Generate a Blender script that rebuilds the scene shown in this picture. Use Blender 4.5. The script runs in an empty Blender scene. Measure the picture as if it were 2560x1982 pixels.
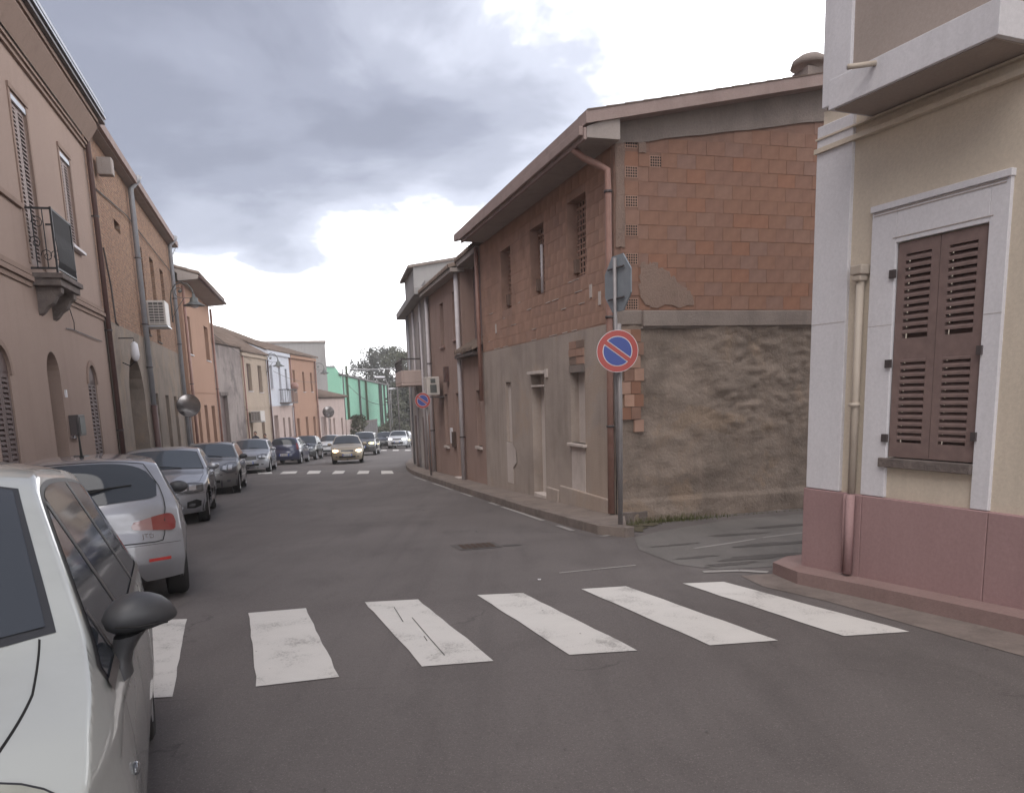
import bpy, math, random
from mathutils import Vector, Matrix, noise
random.seed(7)
R_ = math.radians
scene = bpy.context.scene
col = scene.collection

# ------------------------------------------------------------------ camera
IMG_W, FPX = 2560.0, 1950.0
PPX, PPY = 1280.0, 1320.0
CAM_H = 1.55
_D = Vector((361.0, 11314.0, FPX)).normalized()          # down, in camera (right, down, forward)
_F = (Vector((0, 0, 1)) - _D * _D.z).normalized()
_R = _D.cross(_F)
def cam2world(c):
    return Vector((_R.dot(c), _F.dot(c), -_D.dot(c)))
cam_data = bpy.data.cameras.new('street_camera')
cam = bpy.data.objects.new('street_camera', cam_data)
col.objects.link(cam)
xr, yu, zb = cam2world(Vector((1, 0, 0))), cam2world(Vector((0, -1, 0))), cam2world(Vector((0, 0, -1)))
cam.matrix_world = Matrix(((xr.x, yu.x, zb.x, 0), (xr.y, yu.y, zb.y, 0), (xr.z, yu.z, zb.z, CAM_H), (0, 0, 0, 1)))
cam_data.sensor_fit = 'HORIZONTAL'
cam_data.sensor_width = 36.0
cam_data.lens = 36.0 * FPX / IMG_W
cam_data.shift_y = (PPY - 991.0) / IMG_W
cam_data.clip_start = 0.05
cam_data.clip_end = 3000
scene.camera = cam

# ------------------------------------------------------------------ light
SUN_EL, SUN_AZ = R_(58), R_(-165)       # azimuth measured from +Y towards +X
world = bpy.data.worlds.new('World')
scene.world = world
world.use_nodes = True
wn, wl = world.node_tree.nodes, world.node_tree.links
wn.clear()
def N_(nt, t, **kw):
    n = nt.new(t)
    for k, v in kw.items(): setattr(n, k, v)
    return n
w_out = N_(wn, 'ShaderNodeOutputWorld')
sky = N_(wn, 'ShaderNodeTexSky', sky_type='NISHITA')
sky.sun_disc = False
sky.sun_elevation = SUN_EL
sky.sun_rotation = SUN_AZ
bg_sky = N_(wn, 'ShaderNodeBackground'); bg_sky.inputs[1].default_value = 0.1
wl.new(sky.outputs[0], bg_sky.inputs[0])
tc = N_(wn, 'ShaderNodeTexCoord')
sep = N_(wn, 'ShaderNodeSeparateXYZ'); wl.new(tc.outputs['Generated'], sep.inputs[0])
def wmath(op, a, b=None, c=None, clamp=False):
    n = N_(wn, 'ShaderNodeMath', operation=op); n.use_clamp = clamp
    for i, v in enumerate((a, b, c)):
        if v is None: continue
        if isinstance(v, (int, float)): n.inputs[i].default_value = v
        else: wl.new(v, n.inputs[i])
    return n.outputs[0]
zc = wmath('ADD', wmath('MAXIMUM', sep.outputs[2], 0.0), 0.22)
comb = N_(wn, 'ShaderNodeCombineXYZ')
wl.new(wmath('DIVIDE', sep.outputs[0], zc), comb.inputs[0])
wl.new(wmath('DIVIDE', sep.outputs[1], zc), comb.inputs[1])
comb.inputs[2].default_value = 3.7
def wnoise(scale, detail, rough, off):
    mp = N_(wn, 'ShaderNodeMapping'); mp.inputs['Location'].default_value = off
    wl.new(comb.outputs[0], mp.inputs[0])
    n = N_(wn, 'ShaderNodeTexNoise'); n.inputs['Scale'].default_value = scale
    n.inputs['Detail'].default_value = detail; n.inputs['Roughness'].default_value = rough
    n.inputs['Distortion'].default_value = 0.25
    wl.new(mp.outputs[0], n.inputs['Vector'])
    return n.outputs['Fac']
n_big = wnoise(0.75, 3, 0.45, (0.4, 0.3, 0))
n_mid = wnoise(1.9, 6, 0.55, (2.2, 5.3, 0))
# deck of darker cloud overhead and to one side, thinning to bright white low down
deck = wmath('ADD', wmath('MULTIPLY', sep.outputs[2], 2.0), wmath('MULTIPLY', sep.outputs[0], -0.98))
deck = wmath('ADD', deck, -0.15)
deck = wmath('ADD', deck, wmath('MULTIPLY', wmath('MINIMUM', wmath('SUBTRACT', sep.outputs[2], 0.16), 0.0), 4.0))
deck = wmath('ADD', deck, wmath('MULTIPLY', wmath('SUBTRACT', n_big, 0.5), 2.0))
deck = wmath('ADD', deck, wmath('MULTIPLY', wmath('SUBTRACT', n_mid, 0.5), 1.25))
ramp = N_(wn, 'ShaderNodeValToRGB')
cr = ramp.color_ramp
cr.interpolation = 'EASE'
cr.elements[0].position = 0.28; cr.elements[0].color = (1.9, 1.9, 1.95, 1)
cr.elements[1].position = 1.15 - .15; cr.elements[1].color = (0.225, 0.235, 0.29, 1)
for p, c in ((0.40, (0.95, 0.96, 1.0)), (0.50, (0.50, 0.52, 0.60)), (0.66, (0.365, 0.38, 0.45)), (0.84, (0.27, 0.282, 0.345))):
    e = cr.elements.new(p); e.color = (*c, 1)
wl.new(deck, ramp.inputs[0])
bg_cl = N_(wn, 'ShaderNodeBackground'); bg_cl.inputs[1].default_value = 1.0
wl.new(ramp.outputs[0], bg_cl.inputs[0])
wmix = N_(wn, 'ShaderNodeMixShader'); wmix.inputs[0].default_value = 0.9
wl.new(bg_sky.outputs[0], wmix.inputs[1]); wl.new(bg_cl.outputs[0], wmix.inputs[2])
wl.new(wmix.outputs[0], w_out.inputs[0])

sun_d = bpy.data.lights.new('sun', 'SUN')
sun_d.energy = 1.5; sun_d.angle = R_(50); sun_d.color = (1.0, 0.95, 0.9)
sun = bpy.data.objects.new('sun', sun_d); col.objects.link(sun)
sv = Vector((math.sin(SUN_AZ) * math.cos(SUN_EL), math.cos(SUN_AZ) * math.cos(SUN_EL), math.sin(SUN_EL)))
sun.rotation_euler = sv.to_track_quat('Z', 'Y').to_euler()
vs = scene.view_settings
vs.view_transform = 'Standard'
try: vs.look = 'None'
except Exception: pass
vs.exposure = 0.78; vs.gamma = 1.0; vs.use_curve_mapping = False

# ------------------------------------------------------------------ street frame
SD = Vector((-0.24494251, 0.9695376))      # down the street
SN = Vector((0.9695376, 0.24494251))       # to the right of it
SLOPE = 0.042
S_ANG = math.atan2(SD.y, SD.x)
def gz(s): 
    if s > 120: return -SLOPE * 120
    if s < -12: return SLOPE * 12
    return -SLOPE * s
def SL(s, l, h=0.0, absz=None):
    p = SD * s + SN * l
    return Vector((p.x, p.y, gz(s) + h if absz is None else absz))
def gpix(u, v, dz=0.0):
    """point of the tilted road surface seen at photo pixel (u, v)"""
    r = cam2world(Vector((u - PPX, v - PPY, FPX)))
    t = (-CAM_H + dz) / (r.z + SLOPE * (r.x * SD.x + r.y * SD.y))
    return Vector((r.x * t, r.y * t, CAM_H + r.z * t))

# ------------------------------------------------------------------ helpers
class MB:
    def __init__(s): s.v = []; s.f = []; s.m = []; s.cur = 0; s.sm = []; s.smooth = False
    def add(s, vs_, fs):
        o = len(s.v); s.v += [tuple(p) for p in vs_]
        for f in fs: s.f.append(tuple(i + o for i in f)); s.m.append(s.cur); s.sm.append(s.smooth)
    def quad(s, a, b, c, d): s.add([a, b, c, d], [(0, 1, 2, 3)])
    def tri(s, a, b, c): s.add([a, b, c], [(0, 1, 2)])
    def poly(s, pts): s.add(pts, [tuple(range(len(pts)))])
    def hexa(s, p):      # p: 8 corners, bottom 4 then top 4
        s.add(p, [(0, 3, 2, 1), (4, 5, 6, 7), (0, 1, 5, 4), (1, 2, 6, 5), (2, 3, 7, 6), (3, 0, 4, 7)])
    def box(s, fr, x0, x1, y0, y1, z0, z1):
        s.hexa([fr(x0, y0, z0), fr(x1, y0, z0), fr(x1, y1, z0), fr(x0, y1, z0), fr(x0, y0, z1), fr(x1, y0, z1), fr(x1, y1, z1), fr(x0, y1, z1)])
    def tube(s, pts, r, n=8, r2=None, caps=True):
        pts = [Vector(p) for p in pts]; rings = []; k = len(pts)
        up = None
        for i, p in enumerate(pts):
            t = (pts[min(i + 1, k - 1)] - pts[max(i - 1, 0)]).normalized()
            if up is None:
                a = Vector((0, 0, 1)) if abs(t.z) < 0.9 else Vector((1, 0, 0))
                up = t.cross(a).normalized()
            up = (up - t * up.dot(t)).normalized()
            w = t.cross(up)
            rr = r if r2 is None else r + (r2 - r) * i / (k - 1)
            rings.append([p + (up * math.cos(2 * math.pi * j / n) + w * math.sin(2 * math.pi * j / n)) * rr for j in range(n)])
        vv = [q for g in rings for q in g]; ff = []
        for i in range(k - 1):
            for j in range(n):
                ff.append((i * n + j, i * n + (j + 1) % n, (i + 1) * n + (j + 1) % n, (i + 1) * n + j))
        if caps: ff.append(tuple(range(n - 1, -1, -1))); ff.append(tuple((k - 1) * n + j for j in range(n)))
        s.add(vv, ff)
    def lathe(s, prof, origin, axis, n=16):
        """prof: list of (radius, distance along axis)"""
        axis = Vector(axis).normalized(); o = Vector(origin)
        a = Vector((0, 0, 1)) if abs(axis.z) < 0.9 else Vector((1, 0, 0))
        u = axis.cross(a).normalized(); w = axis.cross(u)
        vv = []; ff = []
        for r, h in prof:
            for j in range(n):
                an = 2 * math.pi * j / n
                vv.append(o + axis * h + (u * math.cos(an) + w * math.sin(an)) * r)
        for i in range(len(prof) - 1):
            for j in range(n):
                ff.append((i * n + j, i * n + (j + 1) % n, (i + 1) * n + (j + 1) % n, (i + 1) * n + j))
        s.add(vv, ff)
    def ball(s, c, rx, ry, rz, M=None, nu=16, nv=10):
        vv = []; ff = []
        for i in range(nv + 1):
            th = math.pi * i / nv
            for j in range(nu):
                ph = 2 * math.pi * j / nu
                p = Vector((rx * math.sin(th) * math.cos(ph), ry * math.sin(th) * math.sin(ph), rz * math.cos(th)))
                if M: p = M @ p
                vv.append(Vector(c) + p)
        for i in range(nv):
            for j in range(nu):
                ff.append((i * nu + j, i * nu + (j + 1) % nu, (i + 1) * nu + (j + 1) % nu, (i + 1) * nu + j))
        s.add(vv, ff)
    def grid(s, rows):
        nr, nc = len(rows), len(rows[0])
        s.add([p for r in rows for p in r], [(i * nc + j, i * nc + j + 1, (i + 1) * nc + j + 1, (i + 1) * nc + j) for i in range(nr - 1) for j in range(nc - 1)])
    def build(s, name, mats, parent=None, label=None, kind=None, cat=None, group=None, bevel=None, loc=None):
        org = Vector(loc) if loc is not None else (parent_origin(parent) if parent else Vector((0, 0, 0)))
        me = bpy.data.meshes.new(name)
        me.from_pydata([tuple(Vector(p) - org) for p in s.v], [], s.f)
        if not isinstance(mats, (list, tuple)): mats = [mats]
        for m in mats: me.materials.append(m)
        me.polygons.foreach_set('material_index', s.m)
        me.polygons.foreach_set('use_smooth', s.sm)
        me.update()
        o = bpy.data.objects.new(name, me); col.objects.link(o)
        if parent:
            o.parent = parent
            if loc is not None: o.location = org - parent_origin(parent)
        else: o.location = org
        if bevel:
            b = o.modifiers.new('bevel', 'BEVEL'); b.width = bevel; b.segments = 2; b.limit_method = 'ANGLE'
        tag(o, label, cat, group, kind)
        return o
def parent_origin(p):
    v = Vector((0, 0, 0))
    while p is not None:
        v += Vector(p.location); p = p.parent
    return v
def tag(o, label=None, cat=None, group=None, kind=None):
    if label: o['label'] = label
    if cat: o['category'] = cat
    if group: o['group'] = group
    if kind: o['kind'] = kind
    return o
def thing(name, loc, label, cat, group=None):
    o = bpy.data.objects.new(name, None); col.objects.link(o)
    o.location = loc; o.empty_display_size = 0.3
    return tag(o, label, cat, group)
def inst(o, loc, rotz=0.0, parent=None, name=None, scale=None):
    c = o.copy(); col.objects.link(c)
    c.parent = parent if parent else o.parent
    c.location = Vector(loc) - (parent_origin(c.parent) if c.parent else Vector((0, 0, 0)))
    c.rotation_euler = (0, 0, rotz)
    if scale: c.scale = scale
    return c

class Frame:
    """x along the facade, y into the building, z up; street on the -y side"""
    def __init__(s, sl0, sl1):
        a, b = SL(*sl0), SL(*sl1)
        s.o = Vector((a.x, a.y)); d = Vector((b.x - a.x, b.y - a.y)); s.L = d.length
        s.d = d.normalized(); s.n = Vector((-s.d.y, s.d.x)); s.ang = math.atan2(s.d.y, s.d.x)
        s.s0, s.s1 = sl0[0], sl1[0]
    def __call__(s, x, y, z):
        p = s.o + s.d * x + s.n * y
        return Vector((p.x, p.y, z))
    def fs(s, sc): return (sc - s.s0) / (s.s1 - s.s0) * s.L       # street coordinate -> local x

# ------------------------------------------------------------------ materials
def nd(nt, t, **kw):
    n = nt.nodes.new(t)
    for k, v in kw.items(): setattr(n, k, v)
    return n
def mixc(nt, fac, a, b, mode='MIX'):
    m = nd(nt, 'ShaderNodeMix', data_type='RGBA', blend_type=mode)
    for sock, v in ((m.inputs[0], fac), (m.inputs[6], a), (m.inputs[7], b)):
        if isinstance(v, (int, float)): sock.default_value = v
        elif isinstance(v, tuple): sock.default_value = (*v, 1) if len(v) == 3 else v
        else: nt.links.new(v, sock)
    return m.outputs[2]
def ramp_(nt, fac, p0, p1, inv=False):
    r = nd(nt, 'ShaderNodeMapRange'); r.clamp = True
    r.inputs[1].default_value = p0; r.inputs[2].default_value = p1
    r.inputs[3].default_value = 1.0 if inv else 0.0; r.inputs[4].default_value = 0.0 if inv else 1.0
    nt.links.new(fac, r.inputs[0]); return r.outputs[0]
def noise_(nt, vec, scale, detail=4, rough=0.55, dist=0.0):
    n = nd(nt, 'ShaderNodeTexNoise'); n.inputs['Scale'].default_value = scale
    n.inputs['Detail'].default_value = detail; n.inputs['Roughness'].default_value = rough; n.inputs['Distortion'].default_value = dist
    nt.links.new(vec, n.inputs['Vector']); return n.outputs['Fac']
def mapped(nt, vec, scale=(1, 1, 1), rot=(0, 0, 0), loc=(0, 0, 0)):
    m = nd(nt, 'ShaderNodeMapping'); m.inputs['Scale'].default_value = scale; m.inputs['Rotation'].default_value = rot
    m.inputs['Location'].default_value = loc
    nt.links.new(vec, m.inputs[0]); return m.outputs[0]
def mul(nt, a, b):
    m = nd(nt, 'ShaderNodeMath', operation='MULTIPLY')
    for i, v in enumerate((a, b)):
        if isinstance(v, (int, float)): m.inputs[i].default_value = v
        else: nt.links.new(v, m.inputs[i])
    return m.outputs[0]
def newmat(name):
    m = bpy.data.materials.new(name); m.use_nodes = True
    nt = m.node_tree; b = nt.nodes['Principled BSDF']
    c = nd(nt, 'ShaderNodeTexCoord').outputs['Object']
    return m, nt, b, c
def bump_(nt, b, h, strength, dist=0.02):
    n = nd(nt, 'ShaderNodeBump'); n.inputs['Strength'].default_value = strength; n.inputs['Distance'].default_value = dist
    nt.links.new(h, n.inputs['Height']); nt.links.new(n.outputs[0], b.inputs['Normal'])

def plaster(name, base, dark, stain=0.35, scale=1.3, bump=0.25, rough=0.92, streak=0.3, extra=None, extra_amt=0.0, fine=38):
    m, nt, b, c = newmat(name)
    n1 = noise_(nt, c, scale, 6, 0.62, 0.4)
    n2 = noise_(nt, mapped(nt, c, (2.6, 2.6, 0.28)), 1.8, 5, 0.6)
    n3 = noise_(nt, c, fine, 4, 0.7)
    k = mixc(nt, mul(nt, ramp_(nt, n1, 0.42, 0.72), stain), base, dark)
    k = mixc(nt, mul(nt, ramp_(nt, n2, 0.50, 0.75), streak), k, tuple(x * 0.62 for x in dark))
    if extra: k = mixc(nt, mul(nt, ramp_(nt, noise_(nt, mapped(nt, c, loc=(9, 3, 5)), scale * 0.8, 7, 0.68, 0.6), 0.53, 0.60), extra_amt), k, extra)
    k = mixc(nt, mul(nt, ramp_(nt, n3, 0.3, 0.7), 0.18), k, tuple(x * 0.35 for x in dark), 'MIX')
    nt.links.new(k, b.inputs['Base Color'])
    b.inputs['Roughness'].default_value = rough
    b.inputs['Specular IOR Level'].default_value = 0.2
    h = nd(nt, 'ShaderNodeMath', operation='ADD'); nt.links.new(n3, h.inputs[0]); nt.links.new(mul(nt, n1, 2.0), h.inputs[1])
    bump_(nt, b, h.outputs[0], bump, 0.02)
    return m
def simple(name, color, rough=0.6, metal=0.0, var=0.25, scale=8, spec=0.4, coat=0.0, bump=0.0):
    m, nt, b, c = newmat(name)
    n = noise_(nt, c, scale, 5, 0.6)
    k = mixc(nt, mul(nt, ramp_(nt, n, 0.35, 0.75), var), tuple(color), tuple(x * 0.45 for x in color))
    nt.links.new(k, b.inputs['Base Color'])
    b.inputs['Roughness'].default_value = rough; b.inputs['Metallic'].default_value = metal
    b.inputs['Specular IOR Level'].default_value = spec
    b.inputs['Coat Weight'].default_value = coat; b.inputs['Coat Roughness'].default_value = 0.06
    if bump: bump_(nt, b, n, bump, 0.01)
    return m
def emis(name, color, strength):
    m, nt, b, c = newmat(name)
    b.inputs['Base Color'].default_value = (*color, 1)
    b.inputs['Emission Color'].default_value = (*color, 1); b.inputs['Emission Strength'].default_value = strength
    return m
def paint(name, color, metal=0.0, rough=0.34, coat=1.0):
    m, nt, b, c = newmat(name)
    fl = noise_(nt, c, 900, 1, 0.5)
    dirt = noise_(nt, mapped(nt, c, (1, 1, 2)), 2.2, 6, 0.65)
    k = mixc(nt, mul(nt, ramp_(nt, fl, 0.3, 0.8), 0.10 if metal else 0.03), tuple(color), tuple(min(1, x * 1.5 + .02) for x in color))
    k = mixc(nt, mul(nt, ramp_(nt, dirt, 0.45, 0.8), 0.22), k, (0.16, 0.14, 0.12))
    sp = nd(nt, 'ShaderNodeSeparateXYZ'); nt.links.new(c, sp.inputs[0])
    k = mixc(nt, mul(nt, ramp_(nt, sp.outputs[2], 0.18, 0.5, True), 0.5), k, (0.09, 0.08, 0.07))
    nt.links.new(k, b.inputs['Base Color'])
    b.inputs['Metallic'].default_value = metal
    nt.links.new(mixc(nt, ramp_(nt, dirt, 0.4, 0.8), (rough,) * 3, (min(1, rough + 0.2),) * 3), b.inputs['Roughness'])
    b.inputs['Coat Weight'].default_value = coat; b.inputs['Coat Roughness'].default_value = 0.03
    return m

def asphalt_mat(name, base, light, crack=True):
    m, nt, b, c = newmat(name)
    g = noise_(nt, c, 120, 3, 0.75); g2 = noise_(nt, c, 55, 4, 0.7)
    big = noise_(nt, c, 0.35, 5, 0.55, 0.6); mid = noise_(nt, mapped(nt, c, (1, 0.45, 1), (0, 0, S_ANG - math.pi / 2)), 1.7, 6, 0.6, 0.5)
    k = mixc(nt, ramp_(nt, big, 0.35, 0.7), base, light)
    k = mixc(nt, mul(nt, ramp_(nt, mid, 0.52, 0.75), 0.45), k, tuple(x * 0.62 for x in base))
    k = mixc(nt, mul(nt, ramp_(nt, g, 0.56, 0.72), 0.6), k, tuple(x * 2.3 for x in light))
    wl2 = noise_(nt, mapped(nt, c, (3.2, 0.10, 1), (0, 0, S_ANG - math.pi / 2)), 0.8, 4, 0.6)
    k = mixc(nt, mul(nt, ramp_(nt, wl2, 0.50, 0.70), 0.28), k, tuple(x * 0.66 for x in base))
    k = mixc(nt, mul(nt, ramp_(nt, g2, 0.5, 0.8), 0.5), k, tuple(x * 0.45 for x in base))
    if crack:
        v = nd(nt, 'ShaderNodeTexVoronoi', feature='DISTANCE_TO_EDGE'); v.inputs['Scale'].default_value = 0.33
        wv = nd(nt, 'ShaderNodeVectorMath', operation='ADD')
        nz = nd(nt, 'ShaderNodeTexNoise'); nz.inputs['Scale'].default_value = 1.6; nz.inputs['Detail'].default_value = 6
        nt.links.new(c, nz.inputs['Vector']); nt.links.new(nz.outputs['Color'], wv.inputs[1]); nt.links.new(c, wv.inputs[0])
        nt.links.new(wv.outputs[0], v.inputs['Vector'])
        ck = mul(nt, ramp_(nt, v.outputs['Distance'], 0.001, 0.006, True), ramp_(nt, noise_(nt, c, 0.6, 2), 0.52, 0.6))
        k = mixc(nt, mul(nt, ck, 0.35), k, (0.02, 0.018, 0.017))
    nt.links.new(k, b.inputs['Base Color'])
    b.inputs['Roughness'].default_value = 0.82; b.inputs['Specular IOR Level'].default_value = 0.35
    bump_(nt, b, g, 0.35, 0.006)
    return m
def worn_paint(name, base, wear=0.5):
    m, nt, b, c = newmat(name)
    g = noise_(nt, c, 55, 5, 0.75); w = noise_(nt, c, 2.2, 6, 0.65, 0.3); g3 = noise_(nt, c, 190, 2, 0.6)
    add = nd(nt, 'ShaderNodeMath', operation='ADD'); nt.links.new(mul(nt, g, 0.55), add.inputs[0]); nt.links.new(mul(nt, w, 0.75), add.inputs[1])
    k = mixc(nt, mul(nt, ramp_(nt, w, 0.35, 0.7), 0.3), base, tuple(x * 0.72 for x in base))
    k = mixc(nt, mul(nt, ramp_(nt, add.outputs[0], 0.70, 0.80), wear), k, (0.10, 0.09, 0.085))
    k = mixc(nt, mul(nt, ramp_(nt, g3, 0.55, 0.75), 0.25), k, tuple(x * 0.55 for x in base))
    nt.links.new(k, b.inputs['Base Color']); b.inputs['Roughness'].default_value = 0.8
    bump_(nt, b, g, 0.3, 0.004)
    return m
def brick_mat(name, c1, c2, mortar, rowh=0.07, bw=0.26, ang=0.0, ms=0.012, bump=0.8, noisec=None):
    """small coursed bricks on a wall whose face runs along the given angle"""
    m, nt, b, c = newmat(name)
    v = mapped(nt, c, rot=(0, 0, -ang))
    sp = nd(nt, 'ShaderNodeSeparateXYZ'); nt.links.new(v, sp.inputs[0])
    cb = nd(nt, 'ShaderNodeCombineXYZ'); nt.links.new(sp.outputs[0], cb.inputs[0]); nt.links.new(sp.outputs[2], cb.inputs[1])
    nz = nd(nt, 'ShaderNodeTexNoise'); nz.inputs['Scale'].default_value = 7; nz.inputs['Detail'].default_value = 4
    nt.links.new(c, nz.inputs['Vector'])
    wv = nd(nt, 'ShaderNodeVectorMath', operation='MULTIPLY_ADD'); wv.inputs[1].default_value = (0.05, 0.05, 0)
    nt.links.new(nz.outputs['Color'], wv.inputs[0]); nt.links.new(cb.outputs[0], wv.inputs[2])
    t = nd(nt, 'ShaderNodeTexBrick'); t.inputs['Scale'].default_value = 1.0
    t.inputs['Brick Width'].default_value = bw; t.inputs['Row Height'].default_value = rowh; t.inputs['Mortar Size'].default_value = ms
    t.inputs['Mortar Smooth'].default_value = 0.4
    t.inputs['Color1'].default_value = (*c1, 1); t.inputs['Color2'].default_value = (*c2, 1); t.inputs['Mortar'].default_value = (*mortar, 1)
    nt.links.new(wv.outputs[0], t.inputs['Vector'])
    n1 = noise_(nt, c, 1.1, 6, 0.65, 0.5)
    n4 = noise_(nt, c, 14, 4, 0.7)
    k = mixc(nt, mul(nt, ramp_(nt, n1, 0.45, 0.66), 0.75), t.outputs['Color'], noisec or mortar)
    k = mixc(nt, mul(nt, ramp_(nt, n4, 0.45, 0.7), 0.45), k, tuple(x * 0.4 for x in c1))
    nt.links.new(k, b.inputs['Base Color']); b.inputs['Roughness'].default_value = 0.95; b.inputs['Specular IOR Level'].default_value = 0.15
    h = nd(nt, 'ShaderNodeMath', operation='SUBTRACT'); nt.links.new(mul(nt, n4, 0.7), h.inputs[0]); nt.links.new(t.outputs['Fac'], h.inputs[1])
    bump_(nt, b, h.outputs[0], bump, 0.02)
    return m

M = {}
M['asphalt'] = asphalt_mat('asphalt', (0.110, 0.096, 0.092), (0.150, 0.133, 0.127))
M['asphalt_side'] = asphalt_mat('old_asphalt', (0.13, 0.12, 0.112), (0.19, 0.175, 0.165))
M['asphalt_patch'] = asphalt_mat('patch_asphalt', (0.088, 0.078, 0.074), (0.11, 0.10, 0.095), False)
M['earth'] = plaster('earth', (0.12, 0.10, 0.07), (0.06, 0.07, 0.03), 0.8, 0.2)
M['line'] = worn_paint('road_paint', (0.60, 0.575, 0.545), 0.5)
M['line_old'] = worn_paint('old_road_paint', (0.30, 0.28, 0.265), 0.95)
M['kerb'] = plaster('kerb_concrete', (0.23, 0.19, 0.17), (0.12, 0.10, 0.09), 0.7, 2.5, 0.5, streak=0.2)
M['walk'] = plaster('pavement_concrete', (0.25, 0.205, 0.18), (0.14, 0.115, 0.10), 0.7, 1.8, 0.4, streak=0.2)
M['mauve'] = plaster('mauve_plaster', (0.355, 0.262, 0.217), (0.295, 0.213, 0.18), 0.4, 0.5, 0.12, streak=0.18)
M['mauve_d'] = plaster('mauve_plaster_trim', (0.30, 0.215, 0.175), (0.23, 0.16, 0.13), 0.4, 1.0, 0.12)
M['brown_wood'] = simple('brown_shutter_wood', (0.125, 0.082, 0.074), 0.6, var=0.4, scale=14)
M['taupe_wood'] = simple('greybrown_shutter_paint', (0.27, 0.20, 0.18), 0.6, var=0.3, scale=14)
M['grey_metal'] = simple('painted_grey_metal', (0.33, 0.33, 0.35), 0.45, 0.2, 0.25, 5)
M['zinc'] = simple('zinc_rail', (0.42, 0.43, 0.46), 0.35, 0.7, 0.3, 5)
M['gutter_dark'] = simple('dark_gutter', (0.10, 0.085, 0.085), 0.5, 0.4, 0.3, 5)
M['brown_pipe'] = simple('brown_pipe', (0.115, 0.065, 0.058), 0.5, 0.1, 0.35, 6)
M['copper'] = simple('reddish_pipe', (0.33, 0.19, 0.155), 0.5, 0.1, 0.4, 6)
M['white_pipe'] = simple('whitish_pipe', (0.50, 0.46, 0.47), 0.5, 0.0, 0.35, 5)
M['iron'] = simple('wrought_iron', (0.035, 0.032, 0.034), 0.5, 0.3, 0.3)
M['stone'] = plaster('weathered_stone', (0.20, 0.165, 0.15), (0.09, 0.075, 0.07), 0.8, 3.0, 0.7)
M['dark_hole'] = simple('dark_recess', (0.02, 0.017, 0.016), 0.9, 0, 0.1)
M['brickwall'] = brick_mat('rough_brick', (0.38, 0.205, 0.13), (0.26, 0.145, 0.1), (0.27, 0.2, 0.155), noisec=(0.36, 0.235, 0.165), ang=S_ANG, ms=0.02)
def speckle(m, c1, c2, sc, amt):
    nt = m.node_tree; b = nt.nodes['Principled BSDF']; c = nd(nt, 'ShaderNodeTexCoord').outputs['Object']
    src = b.inputs['Base Color'].links[0].from_socket
    n = noise_(nt, mapped(nt, c, (1, 1, 1.7)), sc, 5, 0.75, 0.5); n2 = noise_(nt, mapped(nt, c, (1, 1, 1.5), loc=(4, 1, 7)), sc * 1.7, 4, 0.7)
    k = mixc(nt, mul(nt, ramp_(nt, n, 0.50, 0.60), amt), src, c1); k = mixc(nt, mul(nt, ramp_(nt, n2, 0.55, 0.63), amt), k, c2)
    nt.links.new(k, b.inputs['Base Color'])
speckle(M['brickwall'], (0.17, 0.11, 0.085), (0.46, 0.27, 0.17), 6.5, 0.75)
M['stucco_grey'] = plaster('grey_brown_render', (0.29, 0.235, 0.195), (0.18, 0.15, 0.125), 0.8, 1.4, 0.6, extra=(0.34, 0.25, 0.18), extra_amt=0.5)
M['stonewall'] = brick_mat('rubble_stone', (0.22, 0.18, 0.15), (0.13, 0.105, 0.09), (0.09, 0.075, 0.065), 0.22, 0.4, S_ANG, 0.03, noisec=(0.16, 0.13, 0.11))
M['orange'] = plaster('orange_plaster', (0.43, 0.265, 0.19), (0.35, 0.21, 0.15), 0.4, 0.5, 0.12, streak=0.2)
M['orange2'] = plaster('orange_plaster_far', (0.41, 0.25, 0.18), (0.35, 0.21, 0.155), 0.4, 0.5, 0.12, streak=0.2)
M['greyw'] = plaster('weathered_grey_plaster', (0.36, 0.305, 0.28), (0.16, 0.13, 0.125), 0.9, 0.55, 0.4, extra=(0.15, 0.125, 0.12), extra_amt=0.7)
M['cream'] = plaster('cream_plaster', (0.45, 0.36, 0.285), (0.37, 0.29, 0.23), 0.5, 0.6, 0.15)
M['palewhite'] = plaster('pale_blue_plaster', (0.62, 0.63, 0.68), (0.50, 0.50, 0.53), 0.4, 0.8, 0.1)
M['pinkish'] = plaster('pinkish_plaster', (0.52, 0.41, 0.37), (0.40, 0.31, 0.28), 0.5, 0.8, 0.15)
M['palegrey'] = plaster('pale_grey_plaster', (0.46, 0.42, 0.40), (0.34, 0.31, 0.29), 0.5, 0.6, 0.15)
M['concrete'] = plaster('grey_concrete', (0.36, 0.34, 0.33), (0.26, 0.25, 0.24), 0.6, 0.3, 0.2)
M['green'] = plaster('mint_green_plaster', (0.3, 0.585, 0.43), (0.28, 0.53, 0.39), 0.3, 0.2, 0.05, streak=0.08)
M['tile'] = simple('roof_tile_clay', (0.205, 0.158, 0.132), 1.0, 0, 0.8, 2.2, 0.0, bump=0.5)
M['soffit'] = plaster('eave_soffit', (0.4, 0.345, 0.315), (0.3, 0.26, 0.24), 0.5, 1.5, 0.2)
M['fascia'] = plaster('eave_fascia', (0.36, 0.275, 0.25), (0.27, 0.2, 0.185), 0.5, 2, 0.2)
M['r2pink'] = plaster('pink_terracotta_plaster', (0.37, 0.26, 0.22), (0.28, 0.19, 0.16), 0.6, 0.7, 0.25, streak=0.35)
M['r2mauve'] = plaster('dull_mauve_plaster', (0.24, 0.175, 0.165), (0.16, 0.12, 0.115), 0.5, 0.9, 0.2)
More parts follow.
